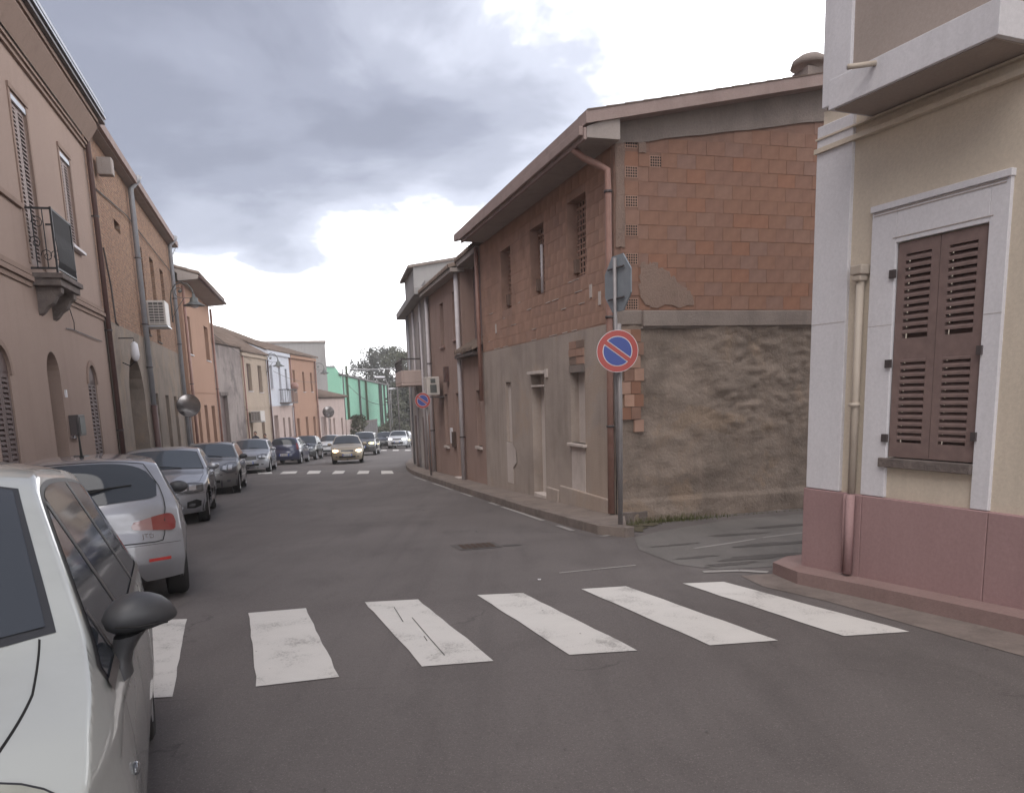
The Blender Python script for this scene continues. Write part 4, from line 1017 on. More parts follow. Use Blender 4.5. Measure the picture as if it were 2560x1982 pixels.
bell_lamp(66.3, .6, 3.8, 'farthest curled bracket street lamp, in front of the tall grey block', ang=.3)
def round_mirror(s, l, zc_, r, label, zbase):
    t = thing('traffic_mirror', SL(s, l), label, 'traffic mirror', 'round traffic mirrors on posts')
    fwd = (SL(0, 3.5, absz=-2.0 if s < 40 else -4) - SL(s, l, absz=zc_)).normalized(); c = SL(s, l, absz=zc_)
    mb = MB(); mb.smooth = True; mb.tube([SL(s + .1, l, absz=zbase), SL(s + .1, l, absz=zc_ + r)], .03, 8); mb.build('pole', M['pole'], t)
    mb = MB(); mb.smooth = True; mb.lathe([(r * 1.0, .02), (r * 1.035, .03), (r * 1.045, .0), (r * 1.0, -.05), (0.01, -.08)], c, fwd, 28); mb.build('rim', M['gutter_dark'], t)
    mb = MB(); mb.smooth = True; mb.lathe([(r * 1.0, .02), (r * .75, .036), (r * .5, .047), (r * .25, .053), (0.001, .055)], c, fwd, 28); mb.build('mirror', M['mirror_glass'], t)
    mb = MB(); mb.box(Frame((s + .1, l - .06), (s + .1, l + .06)), 0, .12, -.02, .04, zc_ - .1, zc_ + .1); mb.build('bracket', M['gutter_dark'], t)
    return t
round_mirror(27.0, -3.70, 1.50, .35, 'round convex mirror on a post in front of the brick house', gz(27))
round_mirror(66.0, 1.55, .55, .45, 'small distant round mirror at the corner of the low house', gz(66))

def disc(mb, c, u, w, r, n=40): mb.poly([c + u * (r * math.cos(2 * math.pi * i / n)) + w * (r * math.sin(2 * math.pi * i / n)) for i in range(n)])
def ring(mb, c, u, w, r0, r1, n=48):
    P = lambda r, i: c + u * (r * math.cos(2 * math.pi * i / n)) + w * (r * math.sin(2 * math.pi * i / n))
    for i in range(n): mb.quad(P(r0, i), P(r1, i), P(r1, i + 1), P(r0, i + 1))
def no_parking(c, face, r, label, pole_pts, pole_r):
    t = thing('no_parking_sign', pole_pts[-1], label, 'road sign', 'round no parking signs')
    face = Vector(face).normalized(); up = Vector((0, 0, 1)); u = up.cross(face).normalized(); w = face.cross(u)      # u = to the viewer's right
    mb = MB(); mb.smooth = False; mb.lathe([(.001, -.02), (r * .98, -.02), (r, -.012), (r, 0.0), (.001, 0.0)], c, face, 48); mb.build('plate', M['sign_white'], t)
    f = lambda k: c + face * (.0015 + .0015 * k)
    mb = MB(); ring(mb, f(0), u, w, r * .715, r * .975); mb.build('red_ring', M['sign_red'], t)
    dg = (u * .80 - w * .60).normalized(); nn = (u * .60 + w * .80).normalized()      # bar falls to the right
    R0 = r * .675
    for sg in (1, -1):
        off = r * .135; th0 = math.asin(off / R0); pts = []
        for i in range(25):
            a = th0 + (math.pi - 2 * th0) * i / 24
            pts.append(f(1) + dg * (R0 * math.cos(a)) + nn * (R0 * math.sin(a) * sg))
        mb = MB(); mb.poly(pts if sg > 0 else pts[::-1]); mb.build('blue_field', M['sign_blue'], t)
    h = r * .095
    mb = MB(); L = math.sqrt((r * .75) ** 2 - h * h); q = f(2); mb.quad(q - dg * L - nn * h, q + dg * L - nn * h, q + dg * L + nn * h, q - dg * L + nn * h); mb.build('red_bar', M['sign_red'], t)
    mb = MB(); mb.smooth = True; mb.tube(pole_pts, pole_r, 12); mb.build('pole', M['pole'], t)
    for z in (.12, -.12):
        mb = MB(); mb.smooth = True; q = c - face * .05 + Vector((0, 0, z)); mb.tube([q - u * .05, q + u * .05], .012, 6); mb.build('clamp', M['pole'], t)
    return t
sc_ = SL(9.90, 4.02, absz=2.06); fc = -Vector((SD.x, SD.y, 0)) + Vector((SN.x, SN.y, 0)) * (-.28)
fcn = fc.normalized()
bp_ = gpix(1551, 1335)
no_parking(sc_, fc, .275, 'large round no parking sign on the grey pole at the brick house corner', [SL(9.985, 4.075, absz=2.42), SL(9.985, 4.085, absz=1.2), bp_ + Vector((0, 0, -.1))], .034)
sc2 = SL(24.0, 3.385, absz=1.43)
no_parking(sc2, -Vector((SD.x, SD.y, 0)) + Vector((SN.x, SN.y, 0)) * (-.1), .235, 'small distant no parking sign beside the white wall box', [SL(24.06, 3.5, absz=1.75), SL(24.06, 3.55, absz=gz(24))], .03)
# octagonal sign seen from behind, leaning on a short bent post on the corner
oc = thing('stop_sign', SL(10.6, 4.2, absz=2.4), 'grey back of an octagonal sign turned away, above the no parking sign', 'road sign')
c = SL(10.3, 4.19, absz=2.98); fa = (Vector((SN.x, SN.y, 0)) * .998 + Vector((SD.x, SD.y, 0)) * .17).normalized(); u = Vector((0, 0, 1)).cross(fa).normalized()
mb = MB(); pts = [c + u * .33 * math.cos(math.pi / 8 + i * math.pi / 4) / math.cos(math.pi / 8) + Vector((0, 0, 1)) * .37 * math.sin(math.pi / 8 + i * math.pi / 4) / math.cos(math.pi / 8) for i in range(8)]
p2 = [p + fa * .02 for p in pts]; mb.poly(pts); mb.poly(p2[::-1])
for i in range(8): j = (i + 1) % 8; mb.quad(pts[i], p2[i], p2[j], pts[j])
mb.build('plate', M['sign_back'], oc)
mb = MB(); mb.smooth = True; mb.tube([c - fa * .04 + Vector((0, 0, .33)), c - fa * .04 + Vector((0, 0, -.42)), SL(10.15, 4.10, absz=2.28), SL(10.1, 4.07, absz=1.8), SL(10.03, 4.10, absz=gz(10))], .028, 10); mb.build('pole', M['pole'], oc)
for z in (.2, -.2):
    mb = MB(); mb.tube([c - fa * .025 + u * .2 + Vector((0, 0, z)), c - fa * .025 - u * .2 + Vector((0, 0, z))], .014, 6); mb.build('clamp', M['gutter_dark'], oc)

# ------------------------------------------------------------------ R1 brick house on the corner
def brick_rows(x0, x1, z0, ztop, holes, bw=.31, bh=.2, gap=.0055, seed=0):
    rnd = random.Random(seed); out = []; z = z0; r = 0
    while True:
        if z + bh > max(ztop(x0), ztop(x1)): break
        x = x0 - (bw / 2 if r % 2 else 0) - rnd.uniform(0, .02)
        while x < x1:
            a, b = max(x0, x), min(x1, x + bw); x += bw
            if b - a < .05: continue
            if z + bh > min(ztop(a), ztop(b)) + .02: continue
            segs = [(a, b)]
            for h in holes:
                if z + bh > h[2] + .02 and z < h[3] - .02:
                    ns = []
                    for (p, q) in segs:
                        if q <= h[0] or p >= h[1]: ns.append((p, q)); continue
                        if p < h[0]: ns.append((p, h[0]))
                        if q > h[1]: ns.append((h[1], q))
                    segs = ns
            for (p, q) in segs:
                if q - p > .05: out.append((p + gap / 2, q - gap / 2, z + gap / 2, z + bh - gap / 2))
        z += bh; r += 1
    return out
def lay_bricks(parent, fr, rows, mats, limit, y=0.0, seed=1, proud=(.004, .012), stuffname='brickwork'):
    rnd = random.Random(seed); cache = {}; rest = MB()
    for i, (a, b, c, d) in enumerate(rows):
        k = rnd.randrange(len(mats)); p = rnd.uniform(*proud)
        if i < limit:
            key = (round(b - a, 2), k)
            loc = fr(a, y, c)
            if key in cache:
                o = inst(cache[key][0], loc + (fr.n.to_3d() * (-(p - cache[key][1]))), 0, parent)
            else:
                mb = MB(); mb.box(fr, a, b, y - p, y + .03, c, d); o = mb.build('brick', mats[k], parent, loc=loc); cache[key] = (o, p)
        else:
            rest.cur = k; rest.box(fr, a, b, y - p, y + .03, c, d)
    if rest.v: rest.build(stuffname, mats, parent, kind='stuff')
frR = Frame((18.79, 4.17), (11.11, 4.48)); X = frR.fs; RL = frR.L
frV = Frame((11.11, 4.48), (11.33, 10.5)); VL = frV.L
r1 = thing('brick_house', frR(RL, 0, gz(11)), 'unfinished corner house, bare hollow brick upper floor over stained grey render', 'house')
uw = [(X(13.01), X(12.19), 3.39, 4.63), (X(15.0), X(14.2), 3.36, 4.6), (X(17.04), X(16.3), 3.33, 4.57)]
uw = [(min(a, b), max(a, b), c, d) for a, b, c, d in uw]
lw = [(X(12.96), X(12.31), .68, 1.87, .16), (X(15.1), X(14.35), -.62, 1.88, .20), (X(16.95), X(16.52), .5, 1.8, .08)]
lw = [(min(a, b), max(a, b), c, d, e) for a, b, c, d, e in lw]
mb = MB(); wall(mb, frR, 0, RL, 2.54, 5.0, uw, .25)
mb.quad(frR(0, 0, 2.54), frR(0, 6, 2.54), frR(0, 6, 5.4), frR(0, 0, 5.0))
mb.build('brick_wall', M['mortar2'], r1)
mb = MB(); wall(mb, frR, 0, RL, -3, 2.54, lw, .2, y=-.012)
mb.quad(frR(0, -.012, -3), frR(0, 6, -3), frR(0, 6, 2.54), frR(0, -.012, 2.54)); mb.quad(frR(0, -.012, 2.54), frR(RL, -.012, 2.54), frR(RL, .02, 2.54), frR(0, .02, 2.54))
mb.build('render_wall', M['r1low'], r1)
# infilled openings of the ground floor
for (a, b, c, d, e) in lw:
    mb = MB(); mb.box(frR, a, b, e - .02, e + .05, c, d); mb.build('infill', M['r1infill'], r1)
mb = MB(); a, b, c, d, e = lw[0]; mb.box(frR, a - .04, b + .06, -.09, .1, c - .05, c); mb.build('sill', M['r1infill'], r1, bevel=.008)
mb = MB(); mb.box(frR, a + .02, b - .02, -.02, -.01, -.38, c - .05); mb.build('infill', M['r1infill'], r1)
mb = MB(); mb.box(frR, a - .02, b + .03, -.03, .1, d, d + .12); mb.build('lintel', M['beam'], r1)
for i in range(3):
    for j in range(2):
        mb = MB(); x0 = a + j * .33; mb.box(frR, x0 + .005, min(b, x0 + .32), -.03 - .01 * (i % 2), .0, d + .13 + i * .13, d + .25 + i * .13); mb.build('brick', M['cement'] if (i + j) % 3 == 0 else M['brickF'], r1)
a, b, c, d, e = lw[1]
mb = MB(); mb.box(frR, a - .03, b + .05, -.10, .1, d + .02, d + .08); mb.box(frR, a, b, -.03, .1, d - .22, d - .18); mb.build('lintel', M['r1infill'], r1, bevel=.008)
mb = MB(); mb.box(frR, a + .03, b - .02, -.03, .2, c, c + .2); mb.build('step', M['r1infill'], r1, bevel=.01)
mb = MB(); mb.box(frR, a - .06, b + .06, -.14, .1, c - .05, c); mb.build('threshold', M['sign_white'], r1, bevel=.008)
mb = MB(); mb.box(frR, b + .14, b + .24, -.05, 0, d - .05, d + .1); mb.build('meter_cover', M['r1infill'], r1)
a, b, c, d, e = lw[2]
mb = MB(); mb.box(frR, a, b, -.02, .03, c - .9, c); mb.build('infill', M['r1infill'], r1)
mb = MB(); mb.poly([frR(X(16.5), -.03, .5), frR(X(16.25), -.03, .35), frR(X(16.2), -.03, .1), frR(X(16.5), -.03, -.05)]); mb.build('render_patch', M['r1infill'], r1)
# raised plinth strip along the foot of the wall
mb = MB()
for (a, b, z) in ((X(14.25), X(13.6), 0), (X(13.5), X(11.2), 1)):
    mb.box(frR, a, b, -.06, 0, -2, -.12 - .1 * (1 - z))
mb.build('foot_plinth', M['r1low'], r1, bevel=.02)
# brick facade
rows = brick_rows(0, RL - .1, 2.56, lambda x: 5.0, uw, seed=2)
rows.sort(key=lambda q: -q[0])
lay_bricks(r1, frR, rows, [M['brickE'], M['brickF'], M['brickE'], M['brickE']], 130, seed=3, proud=(.002, .006))
# pale mortar smears across the facade joints
mb = MB(); rnd = random.Random(8)
for i in range(26):
    x = rnd.uniform(.3, RL - .6); z = 2.56 + .2 * rnd.randrange(0, 5); w = rnd.uniform(.1, .35)
    mb.box(frR, x, x + w, -.016, -.005, z - .006, z + .006)
for x, z in ((X(11.7), 2.85), (X(17.6), 2.9), (X(12.05), 3.0)): mb.box(frR, x, x + .09, -.018, -.005, z, z + .2)
mb.build('mortar_smear', M['r1infill'], r1)
# windows closed by perforated brick
for (a, b, c, d) in uw:
    mb = MB(); mb.box(frR, a, b, .22, .3, c, d); scn = mb.build('window_screen', M['dark_hole'], r1)
    mb = MB(); n = 7
    for i in range(n + 1): x = a + (b - a) * i / n; mb.box(frR, x - .012, x + .012, .17, .19, c, d)
    k = int((d - c) / .09)
    for i in range(k + 1): z = c + (d - c) * i / k; mb.box(frR, a, b, .172, .192, z - (.012 if i % 4 else .03), z + .012)
    mb.build('perforated_brick', M['brickF'], r1, kind='stuff')
    mb = MB(); mb.box(frR, a - .0, a + .10, .10, .20, c + .12, c + .34); mb.build('loose_block', M['cement'], r1)
mb = MB(); mb.smooth = True; mb.tube([frR(uw[1][1] - .02, -.04, 4.2), frR(uw[1][1] - .0, -.05, 3.35)], .025, 8); mb.build('vent_pipe', M['white_pipe'], r1)
# gable end: concrete corner, rough base, beam, bricks
rake = lambda x: 5.10 + .15 * (x - .4)
mb = MB(); mb.poly([frV(0, 0, 2.5), frV(VL, 0, 2.5), frV(VL, 0, 5.2 + .2 * VL), frV(0, 0, 5.2)]); mb.quad(frV(VL, 0, -2), frV(VL, 8, -2), frV(VL, 8, 6), frV(VL, 0, 6)); mb.build('gable_wall', M['mortar'], r1)
air = [(.17, .37, z, z + .16) for z in (4.96, 4.56, 4.16, 3.76, 3.36, 2.72)] + [(.56, .74, 4.72, 4.88)]
rows = [q for q in brick_rows(.09, 3.62, 2.72, rake, air, seed=5)]
lay_bricks(r1, frV, rows, [M['brickA'], M['brickB'], M['brickC'], M['brickD'], M['brickA'], M['brickB'], M['brickG'], M['brickA']], 165, seed=9, proud=(.002, .008))
rows2 = [q for q in brick_rows(3.62, VL, 2.72, rake, [], seed=6)]
lay_bricks(r1, frV, rows2, [M['brickA'], M['brickB'], M['brickC']], 0, seed=10, stuffname='brickwork')
for (a, b, c, d) in air:
    mb = MB(); mb.box(frV, a, b, -.004, .02, c, d); ab = mb.build('air_brick', M['brickF'], r1)
    mb = MB()
    for i in range(5):
        for j in range(4):
            x = a + .015 + i * .037; z = c + .013 + j * .037; mb.box(frV, x, x + .024, -.006, -.003, z, z + .024)
    mb.build('brick_holes', M['dark_hole'], ab)
# cement smears over the bricks (edge pieces of their own shape)
def smear(fr, pts, y, m=None, name='cement_patch'):
    mb = MB(); mb.poly([fr(x, y, z) for x, z in pts]); return mb.build(name, m or M['cement'], r1)
def jag(pts, amp=.04, n=5, seed=0):
    rnd = random.Random(seed); out = []
    for i in range(len(pts)):
        a, b = pts[i], pts[(i + 1) % len(pts)]
        for k in range(n):
            t = k / n; j = amp if k else 0; out.append((a[0] + (b[0] - a[0]) * t + rnd.uniform(-j, j), a[1] + (b[1] - a[1]) * t + rnd.uniform(-j, j)))
    return out
smear(frV, jag([(.40, 2.9), (.55, 2.76), (1.28, 2.78), (1.22, 3.0), (1.0, 3.12), (.78, 3.3), (.55, 3.42), (.40, 3.35)], .035, 6, 3), -.02)
smear(frV, jag([(.01, 3.6), (.16, 3.6), (.15, 4.5), (.16, 5.1), (.02, 5.15)], .015, 6, 4), -.021)
smear(frV, jag([(.38, 4.9), (.5, 4.9), (.48, 5.16), (.36, 5.14)], .01, 3, 5), -.021)
mb = MB(); pts = [(.01, 5.12)]
rnd = random.Random(2)
xs = [i * .2 for i in range(int(VL / .2) + 1)]
low = [(x, rake(x) - .05 + rnd.uniform(-.012, .012)) for x in xs]; top = [(x, 5.45 + .2 * x) for x in xs]
mb.grid([[frV(x, -.024, z) for x, z in low], [frV(x, -.024, z) for x, z in top]]); mb.build('cement_band', M['beam'], r1)
# rough lower gable wall, displaced so that its crumbling render has relief
mb = MB(); mb.smooth = True; nx, nz_ = 150, 100; rows = []
for j in range(nz_ + 1):
    z = -1.2 + (2.50 + 1.2) * j / nz_; row = []
    for i in range(nx + 1):
        x = 5.2 * i / nx; p = Vector((x * 1.5, 3.1, z * 2.2))
        d = noise.fractal(p, 1.0, 2.0, 6) * .04
        rr = max(0, min(1, (x - .9) / 1.2)) * max(0, min(1, (z - .3) / .9)); d += rr * noise.turbulence(Vector((x * 3.6, 1.0, z * 7.5)), 6, True) * .050
        if z < -.15: d += .03
        if i == 0: d = 0
        row.append(frV(x, -.012 - d * min(1, x / .3), z))
    rows.append(row)
mb.grid(rows); mb.build('rough_wall', M['r1rough'], r1)
mb = MB(); mb.box(frV, .42, VL, -.09, .02, 2.47, 2.70); mb.box(frV, .02, .42, -.03, .02, 2.50, 2.71); mb.build('concrete_beam', M['beam'], r1, bevel=.012)
mb = MB(); mb.box(frV, .4, VL, -.05, .02, 2.44, 2.47); mb.build('drip_edge', M['beam'], r1)
for i in range(8):
    for j in range(2):
        z = .92 + i * .19; a = .12 + j * .16 - (.05 if i % 2 else 0); b = a + .155
        if i == 0 and j == 0: continue
        mb = MB(); mb.box(frV, a, b, -.045 - .006 * ((i + j) % 3), .0, z, z + .18); mb.build('brick', M[('brickD', 'brickF', 'brickD', 'brickC', 'brickE')[(i * 2 + j) % 5]], r1)
mb = MB(); mb.box(frV, .0, .5, -.055, 0, -.9, -.3); mb.build('stone_block', M['stone'], r1, bevel=.02)
mb = MB(); nst = 14
pts0 = [(.35 + i * .36, -.62 + .045 * math.sin(i * 2.1) + .012 * i) for i in range(nst)]
mb.grid([[frV(x, -.22, -1.2) for x, z in pts0], [frV(x, -.2, z - .05) for x, z in pts0], [frV(x, -.17, z + .02) for x, z in pts0], [frV(x, 0, z + .05) for x, z in pts0]]); mb.build('wall_footing', M['kerb'], r1)
# roof of R1
e0, e1, ey = .40, RL + .22, -.50
mb = MB(); mb.quad(frR(e0, ey, 5.0), frR(e1, ey, 5.0), frR(e1, 0, 5.0), frR(e0, 0, 5.0)); mb.quad(frR(e1, ey, 5.0), frR(e1, 0, 5.0), frR(e1, 0, 5.32), frR(e1, ey, 5.14)); mb.quad(frR(e0, ey, 5.0), frR(e0, ey, 5.14), frR(e0, 0, 5.3), frR(e0, 0, 5.0)); mb.build('soffit', M['soffit'], r1)
mb = MB(); mb.box(frR, e0, e1, ey - .04, ey, 4.97, 5.13); mb.box(frR, e0 - .02, e1 - .03, ey - .10, ey - .04, 5.03, 5.15); mb.build('fascia', M['fascia'], r1, bevel=.01)
mb = MB(); sl = .20
prof = [(-.52, 5.17), (-.52, 5.33), (VL, 5.33 + sl * (VL + .5)), (VL, 5.17 + sl * (VL + .5))]
a = [frV(x, -.26, z) for x, z in prof]; b = [frV(x, 8.2, z) for x, z in prof]
for i in range(4): j = (i + 1) % 4; mb.quad(a[i], b[i], b[j], a[j])
mb.poly(a); mb.poly(b[::-1]); mb.build('roof', M['fascia'], r1)
mb = MB()
for i in range(int(VL / .28)):
    x = -.5 + i * .28; z = 5.33 + sl * (x + .52)
    mb.hexa([frV(x, -.27, z), frV(x + .29, -.27, z + sl * .29), frV(x + .29, .1, z + sl * .29), frV(x, .1, z), frV(x, -.27, z + .02), frV(x + .29, -.27, z + .012 + sl * .29), frV(x + .29, .1, z + .012 + sl * .29), frV(x, .1, z + .02)])
mb.build('verge_tiles', M['tile'], r1, kind='stuff')
# chimney cowl at the far right of the ridge
ch = thing('chimney', frV(3.55, .5, 6.0), 'grey round cowled chimney on the brick house roof beside the cream house', 'chimney')
mb = MB(); mb.box(frV, 3.42, 3.75, .3, .7, 5.9, 6.42); mb.build('stack', M['beam'], ch)
mb = MB(); mb.smooth = True; mb.lathe([(.01, .14), (.16, .12), (.27, .05), (.3, -.04), (.24, -.05), (.2, -.12)], frV(3.6, .5, 6.52), (0, 0, 1), 16); mb.build('cowl', M['beam'], ch)
# rainwater pipe
mb = MB(); mb.smooth = True
mb.tube([frR(RL - .25, ey - .02, 4.98), frR(RL - .22, ey + .12, 4.86), frR(RL - .10, -.2, 4.74), frR(RL - .03, -.09, 4.66), frR(RL - .03, -.08, 4.4), frR(RL - .03, -.08, 2.3), frR(RL - .03, -.08, gz(11) + .15)], .05, 12)
pp = mb.build('drain_pipe', M['copper'], r1)
for z in (4.35, 2.6, 1.0):
    mb = MB(); mb.smooth = True; mb.tube([frR(RL - .03, -.08, z), frR(RL - .03, -.08, z + .035)], .062, 12); mb.build('pipe_clip', M['gutter_dark'], pp)
mb = MB(); mb.smooth = True; mb.tube([frR(.05, -.1, 4.95), frR(.05, -.1, 1.4)], .05, 10); mb.build('drain_pipe', M['copper'], r1)

# ------------------------------------------------------------------ R2 pink house
frS = Frame((26.4, 4.07), (18.79, 4.17)); X = frS.fs; SLn = frS.L
r2 = thing('townhouse', frS(4, 0, gz(22)), 'pinkish terracotta plastered house with two white drain pipes, beyond the brick house', 'house')
def hh(a, b, c, d): return (min(X(a), X(b)), max(X(a), X(b)), c, d)
u2 = [hh(23.8, 24.4, 3.03, 4.3), hh(21.86, 22.38, 3.1, 4.4)]
l2 = [hh(23.75, 24.28, .02, 1.6), hh(21.91, 22.43, -1.6, 1.61), hh(19.27, 19.75, .25, 1.66)]
xr = X(21.15)
mb = MB(); wall(mb, frS, 0, xr, 2.6, 4.85, u2, .2); wall(mb, frS, 0, SLn, -3.5, 2.6, l2, .2)
mb.quad(frS(xr, 0, 2.6), frS(xr, .7, 2.6), frS(xr, .7, 4.85), frS(xr, 0, 4.85)); mb.quad(frS(0, 0, -3), frS(0, 0, 4.85), frS(0, 7, 4.85), frS(0, 7, -3)); mb.quad(frS(xr, 0, 2.6), frS(SLn, 0, 2.6), frS(SLn, .7, 2.6), frS(xr, .7, 2.6))
mb.build('wall', M['r2pink'], r2)
mb = MB(); mb.quad(frS(xr, .35, 2.6), frS(SLn, .35, 2.6), frS(SLn, .35, 4.9), frS(xr, .35, 4.9)); mb.build('recessed_wall', M['r2mauve'], r2)
for h in u2: panel(r2, frS, h[0], h[1], .16, h[2], h[3], M['brown_wood'], 'shutter'); sill(r2, frS, h[0], h[1], h[2], M['copper'], .05, .05)
for h in (l2[0], l2[2]): panel(r2, frS, h[0], h[1], .16, h[2], h[3], M['brown_wood'], 'shutter'); sill(r2, frS, h[0], h[1], h[2], M['r1infill'], .07, .06)
d_ = panel(r2, frS, l2[1][0], l2[1][1], .16, -1.5, l2[1][3], M['brown_wood']); mb = MB(); mb.box(frS, l2[1][0] - .05, l2[1][1] + .05, -.12, .1, gz(22) + .02, gz(22) + .14); mb.build('threshold', M['r1infill'], r2)
tile_roof(r2, frS, -.1, xr + .1, -.32, 4.86, 4, 6.0)
mb = MB(); mb.box(frS, -.1, xr + .1, -.28, .1, 4.76, 4.86); mb.quad(frS(-.1, -.28, 4.87), frS(xr + .1, -.28, 4.87), frS(xr + .1, 5, 6.2), frS(-.1, 5, 6.2)); mb.build('eave', M['soffit'], r2)
tile_roof(r2, frS, xr, SLn - .1, -.25, 2.62, .35, 2.95, name='ledge_tiles')
mb = MB(); mb.box(frS, xr - .1, SLn - .2, -.22, .35, 2.52, 2.6); mb.build('ledge', M['stone'], r2)
mb = MB(); mb.box(frS, xr, SLn, -.1, .5, 4.88, 5.0); mb.build('eave', M['soffit'], r2); tile_roof(r2, frS, xr, SLn, -.14, 5.0, 3, 5.9)
for s_, zb_ in ((21.25, -.9), (26.25, -1.05)): pipe_run(r2, frS, X(s_), -.1, zb_, 4.8, .06, M['white_pipe'], clips=(2.6, .4))
mb = MB(); mb.smooth = True; mb.tube([frS(X(21.25), -.1, -.86), frS(X(21.3), -.16, -.93), frS(X(21.6), -.2, -.95)], .055, 8); mb.build('pipe_foot', M['white_pipe'], r2)
mb = MB(); mb.box(frS, X(22.95), X(22.6), -.07, 0, .05, .5); mb.build('meter_door', M['rust'], r2)
mb = MB(); mb.box(frS, X(23.3), X(23.1), -.05, 0, .15, .6); mb.build('letter_box', M['sign_white'], r2)
mb = MB(); mb.box(frS, X(23.6), X(23.3), -.12, 0, 1.95, 2.4); mb.build('cable_box', M['brown_pipe'], r2)
# white wall box on bracket
wb = thing('air_conditioner', SL(24.6, 3.8, absz=1.6), 'white outdoor unit mounted high on the pink house beside the far drain pipe', 'air conditioner')
mb = MB(); mb.box(frS, X(25.0), X(24.3), -.52, -.12, 1.58, 2.14); mb.build('casing', M['ac'], wb, bevel=.02)
mb = MB(); mb.box(frS, X(25.0), X(24.2), -.55, 0, 1.5, 1.54); mb.build('bracket', M['gutter_dark'], wb)
mb = MB(); mb.box(frS, X(24.3) + .002, X(24.3) + .015, -.42, -.22, 1.66, 1.9); mb.box(frS, X(24.3) + .002, X(24.3) + .012, -.40, -.25, 1.95, 2.08); mb.build('grille', M['lampgrey'], wb)

# ------------------------------------------------------------------ R3 tall pale house
frX = Frame((35.0, 4.35), (26.4, 4.0)); X = frX.fs; XL = frX.L
r3 = thing('townhouse', frX(4, 0, gz(30)), 'pale grey three storey house with projecting balcony, far end of the right side', 'house')
mb = MB(); mb.box(frX, 0, XL, 0, 8, -4, 4.95); mb.build('wall', M['palegrey'] if 'palegrey' in M else M['pinkish'], r3)
mb = MB(); mb.box(frX, X(34.9), X(30.8), .05, 8, 4.95, 6.35)
a = [frX(X(30.8), .05, 6.35), frX(X(30.8), 4.4, 6.35), frX(X(30.8), 4.4, 7.1), frX(X(30.8), .05, 6.42)]; b = [frX(X(34.9), .05, 6.35), frX(X(34.9), 4.4, 6.35), frX(X(34.9), 4.4, 7.1), frX(X(34.9), .05, 6.42)]
mb.poly(a); mb.poly(b[::-1]); mb.quad(a[3], b[3], b[2], a[2]); mb.quad(a[0], b[0], b[3], a[3]); mb.build('upper_wall', M['concrete'], r3)
mb = MB(); mb.hexa([frX(X(30.7), -.15, 6.36), frX(X(35), -.15, 6.36), frX(X(35), 4.6, 7.12), frX(X(30.7), 4.6, 7.12), frX(X(30.7), -.15, 6.46), frX(X(35), -.15, 6.46), frX(X(35), 4.6, 7.22), frX(X(30.7), 4.6, 7.22)]); mb.build('roof', M['beam'], r3)
mb = MB(); mb.box(frX, 0, XL, -.38, .1, 4.85, 5.1); mb.build('cornice', M['concrete'], r3, bevel=.02)
mb = MB(); mb.box(frX, X(31), XL + .02, 0, 1, 5.1, 5.3); mb.build('parapet', M['concrete'], r3)
mb = MB()
for k in range(9): mb.box(frX, XL - .55, XL - .1, -.02, 0, -.6 + k * .6, -.05 + k * .6)
mb.build('quoins', M['beam'], r3)
for s_, m_ in ((27.9, 'white_pipe'), (30.6, 'white_pipe'), (33.0, 'grey_metal')): pipe_run(r3, frX, X(s_), -.08, gz(s_), 4.8, .045, M[m_])
for (a, b, c, d) in ((27.1, 27.8, -1.6, .9), (28.4, 29.3, -1.6, .8), (28.3, 29.2, 2.35, 4.2), (31.5, 32.4, -1.7, .8), (26.65, 26.95, -1.4, 1.0)):
    mb = MB(); mb.box(frX, X(b), X(a), -.03, -.005, c, d); dd = mb.build('door' if c < 0 else 'shutter', M['copper'] if a < 27.5 else M['brown_wood'], r3)
mb = MB(); bx, by = X(32.2), X(28.9)
mb.box(frX, bx, by, -.75, 0, 1.95, 2.05); mb.box(frX, bx, by, -.75, -.68, 2.05, 2.5); mb.box(frX, by - .07, by, -.68, 0, 2.05, 2.5); mb.box(frX, bx, bx + .07, -.68, 0, 2.05, 2.5); bb = mb.build('balcony', M['pinkish'], r3, bevel=.02)
mb = MB(); mb.box(frX, bx, by, -.74, -.70, 2.88, 2.93); mb.box(frX, by - .05, by - .01, -.7, 0, 2.88, 2.93)
for i in range(8): x = bx + (by - bx) * i / 7; mb.box(frX, max(bx, x - .03), min(by, x + .0), -.735, -.705, 2.5, 2.88)
mb.build('balcony_rail', M['gutter_dark'], bb)
# ------------------------------------------------------------------ R4 cream house at the right edge
frK = Frame((6.33, 4.50), (4.29, 4.81)); K = lambda s: (6.33 - s) / 2.04 * 2.0634
r4 = thing('corner_house', frK(1.5, 0, gz(5)), 'cream house with white trim, brown louvred window and maroon plinth at the right edge', 'house')
kx1 = 10.0
win = (K(5.50), K(4.73), .93, 2.63)
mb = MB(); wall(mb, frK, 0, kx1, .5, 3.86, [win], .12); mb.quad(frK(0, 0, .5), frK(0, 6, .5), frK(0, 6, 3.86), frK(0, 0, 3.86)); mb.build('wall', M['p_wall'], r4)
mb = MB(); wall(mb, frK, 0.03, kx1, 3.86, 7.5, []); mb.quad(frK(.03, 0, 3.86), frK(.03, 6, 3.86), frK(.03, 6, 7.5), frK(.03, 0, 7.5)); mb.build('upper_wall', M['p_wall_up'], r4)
mb = MB(); mb.box(frK, -.035, .36, -.035, .1, .6, 3.52); mb.box(frK, -.035, .36, -.035, .1, 3.56, 3.74); mb.box(frK, 0.0, .30, -.03, .1, 3.88, 7.5); pl = mb.build('corner_pilaster', M['p_white'], r4, bevel=.006)
mb = MB(); mb.box(frK, -.037, .362, -.037, -.036, 2.07, 2.073); mb.build('joint', M['soffit'], pl)
wf0, wf1 = K(5.74), K(4.59)
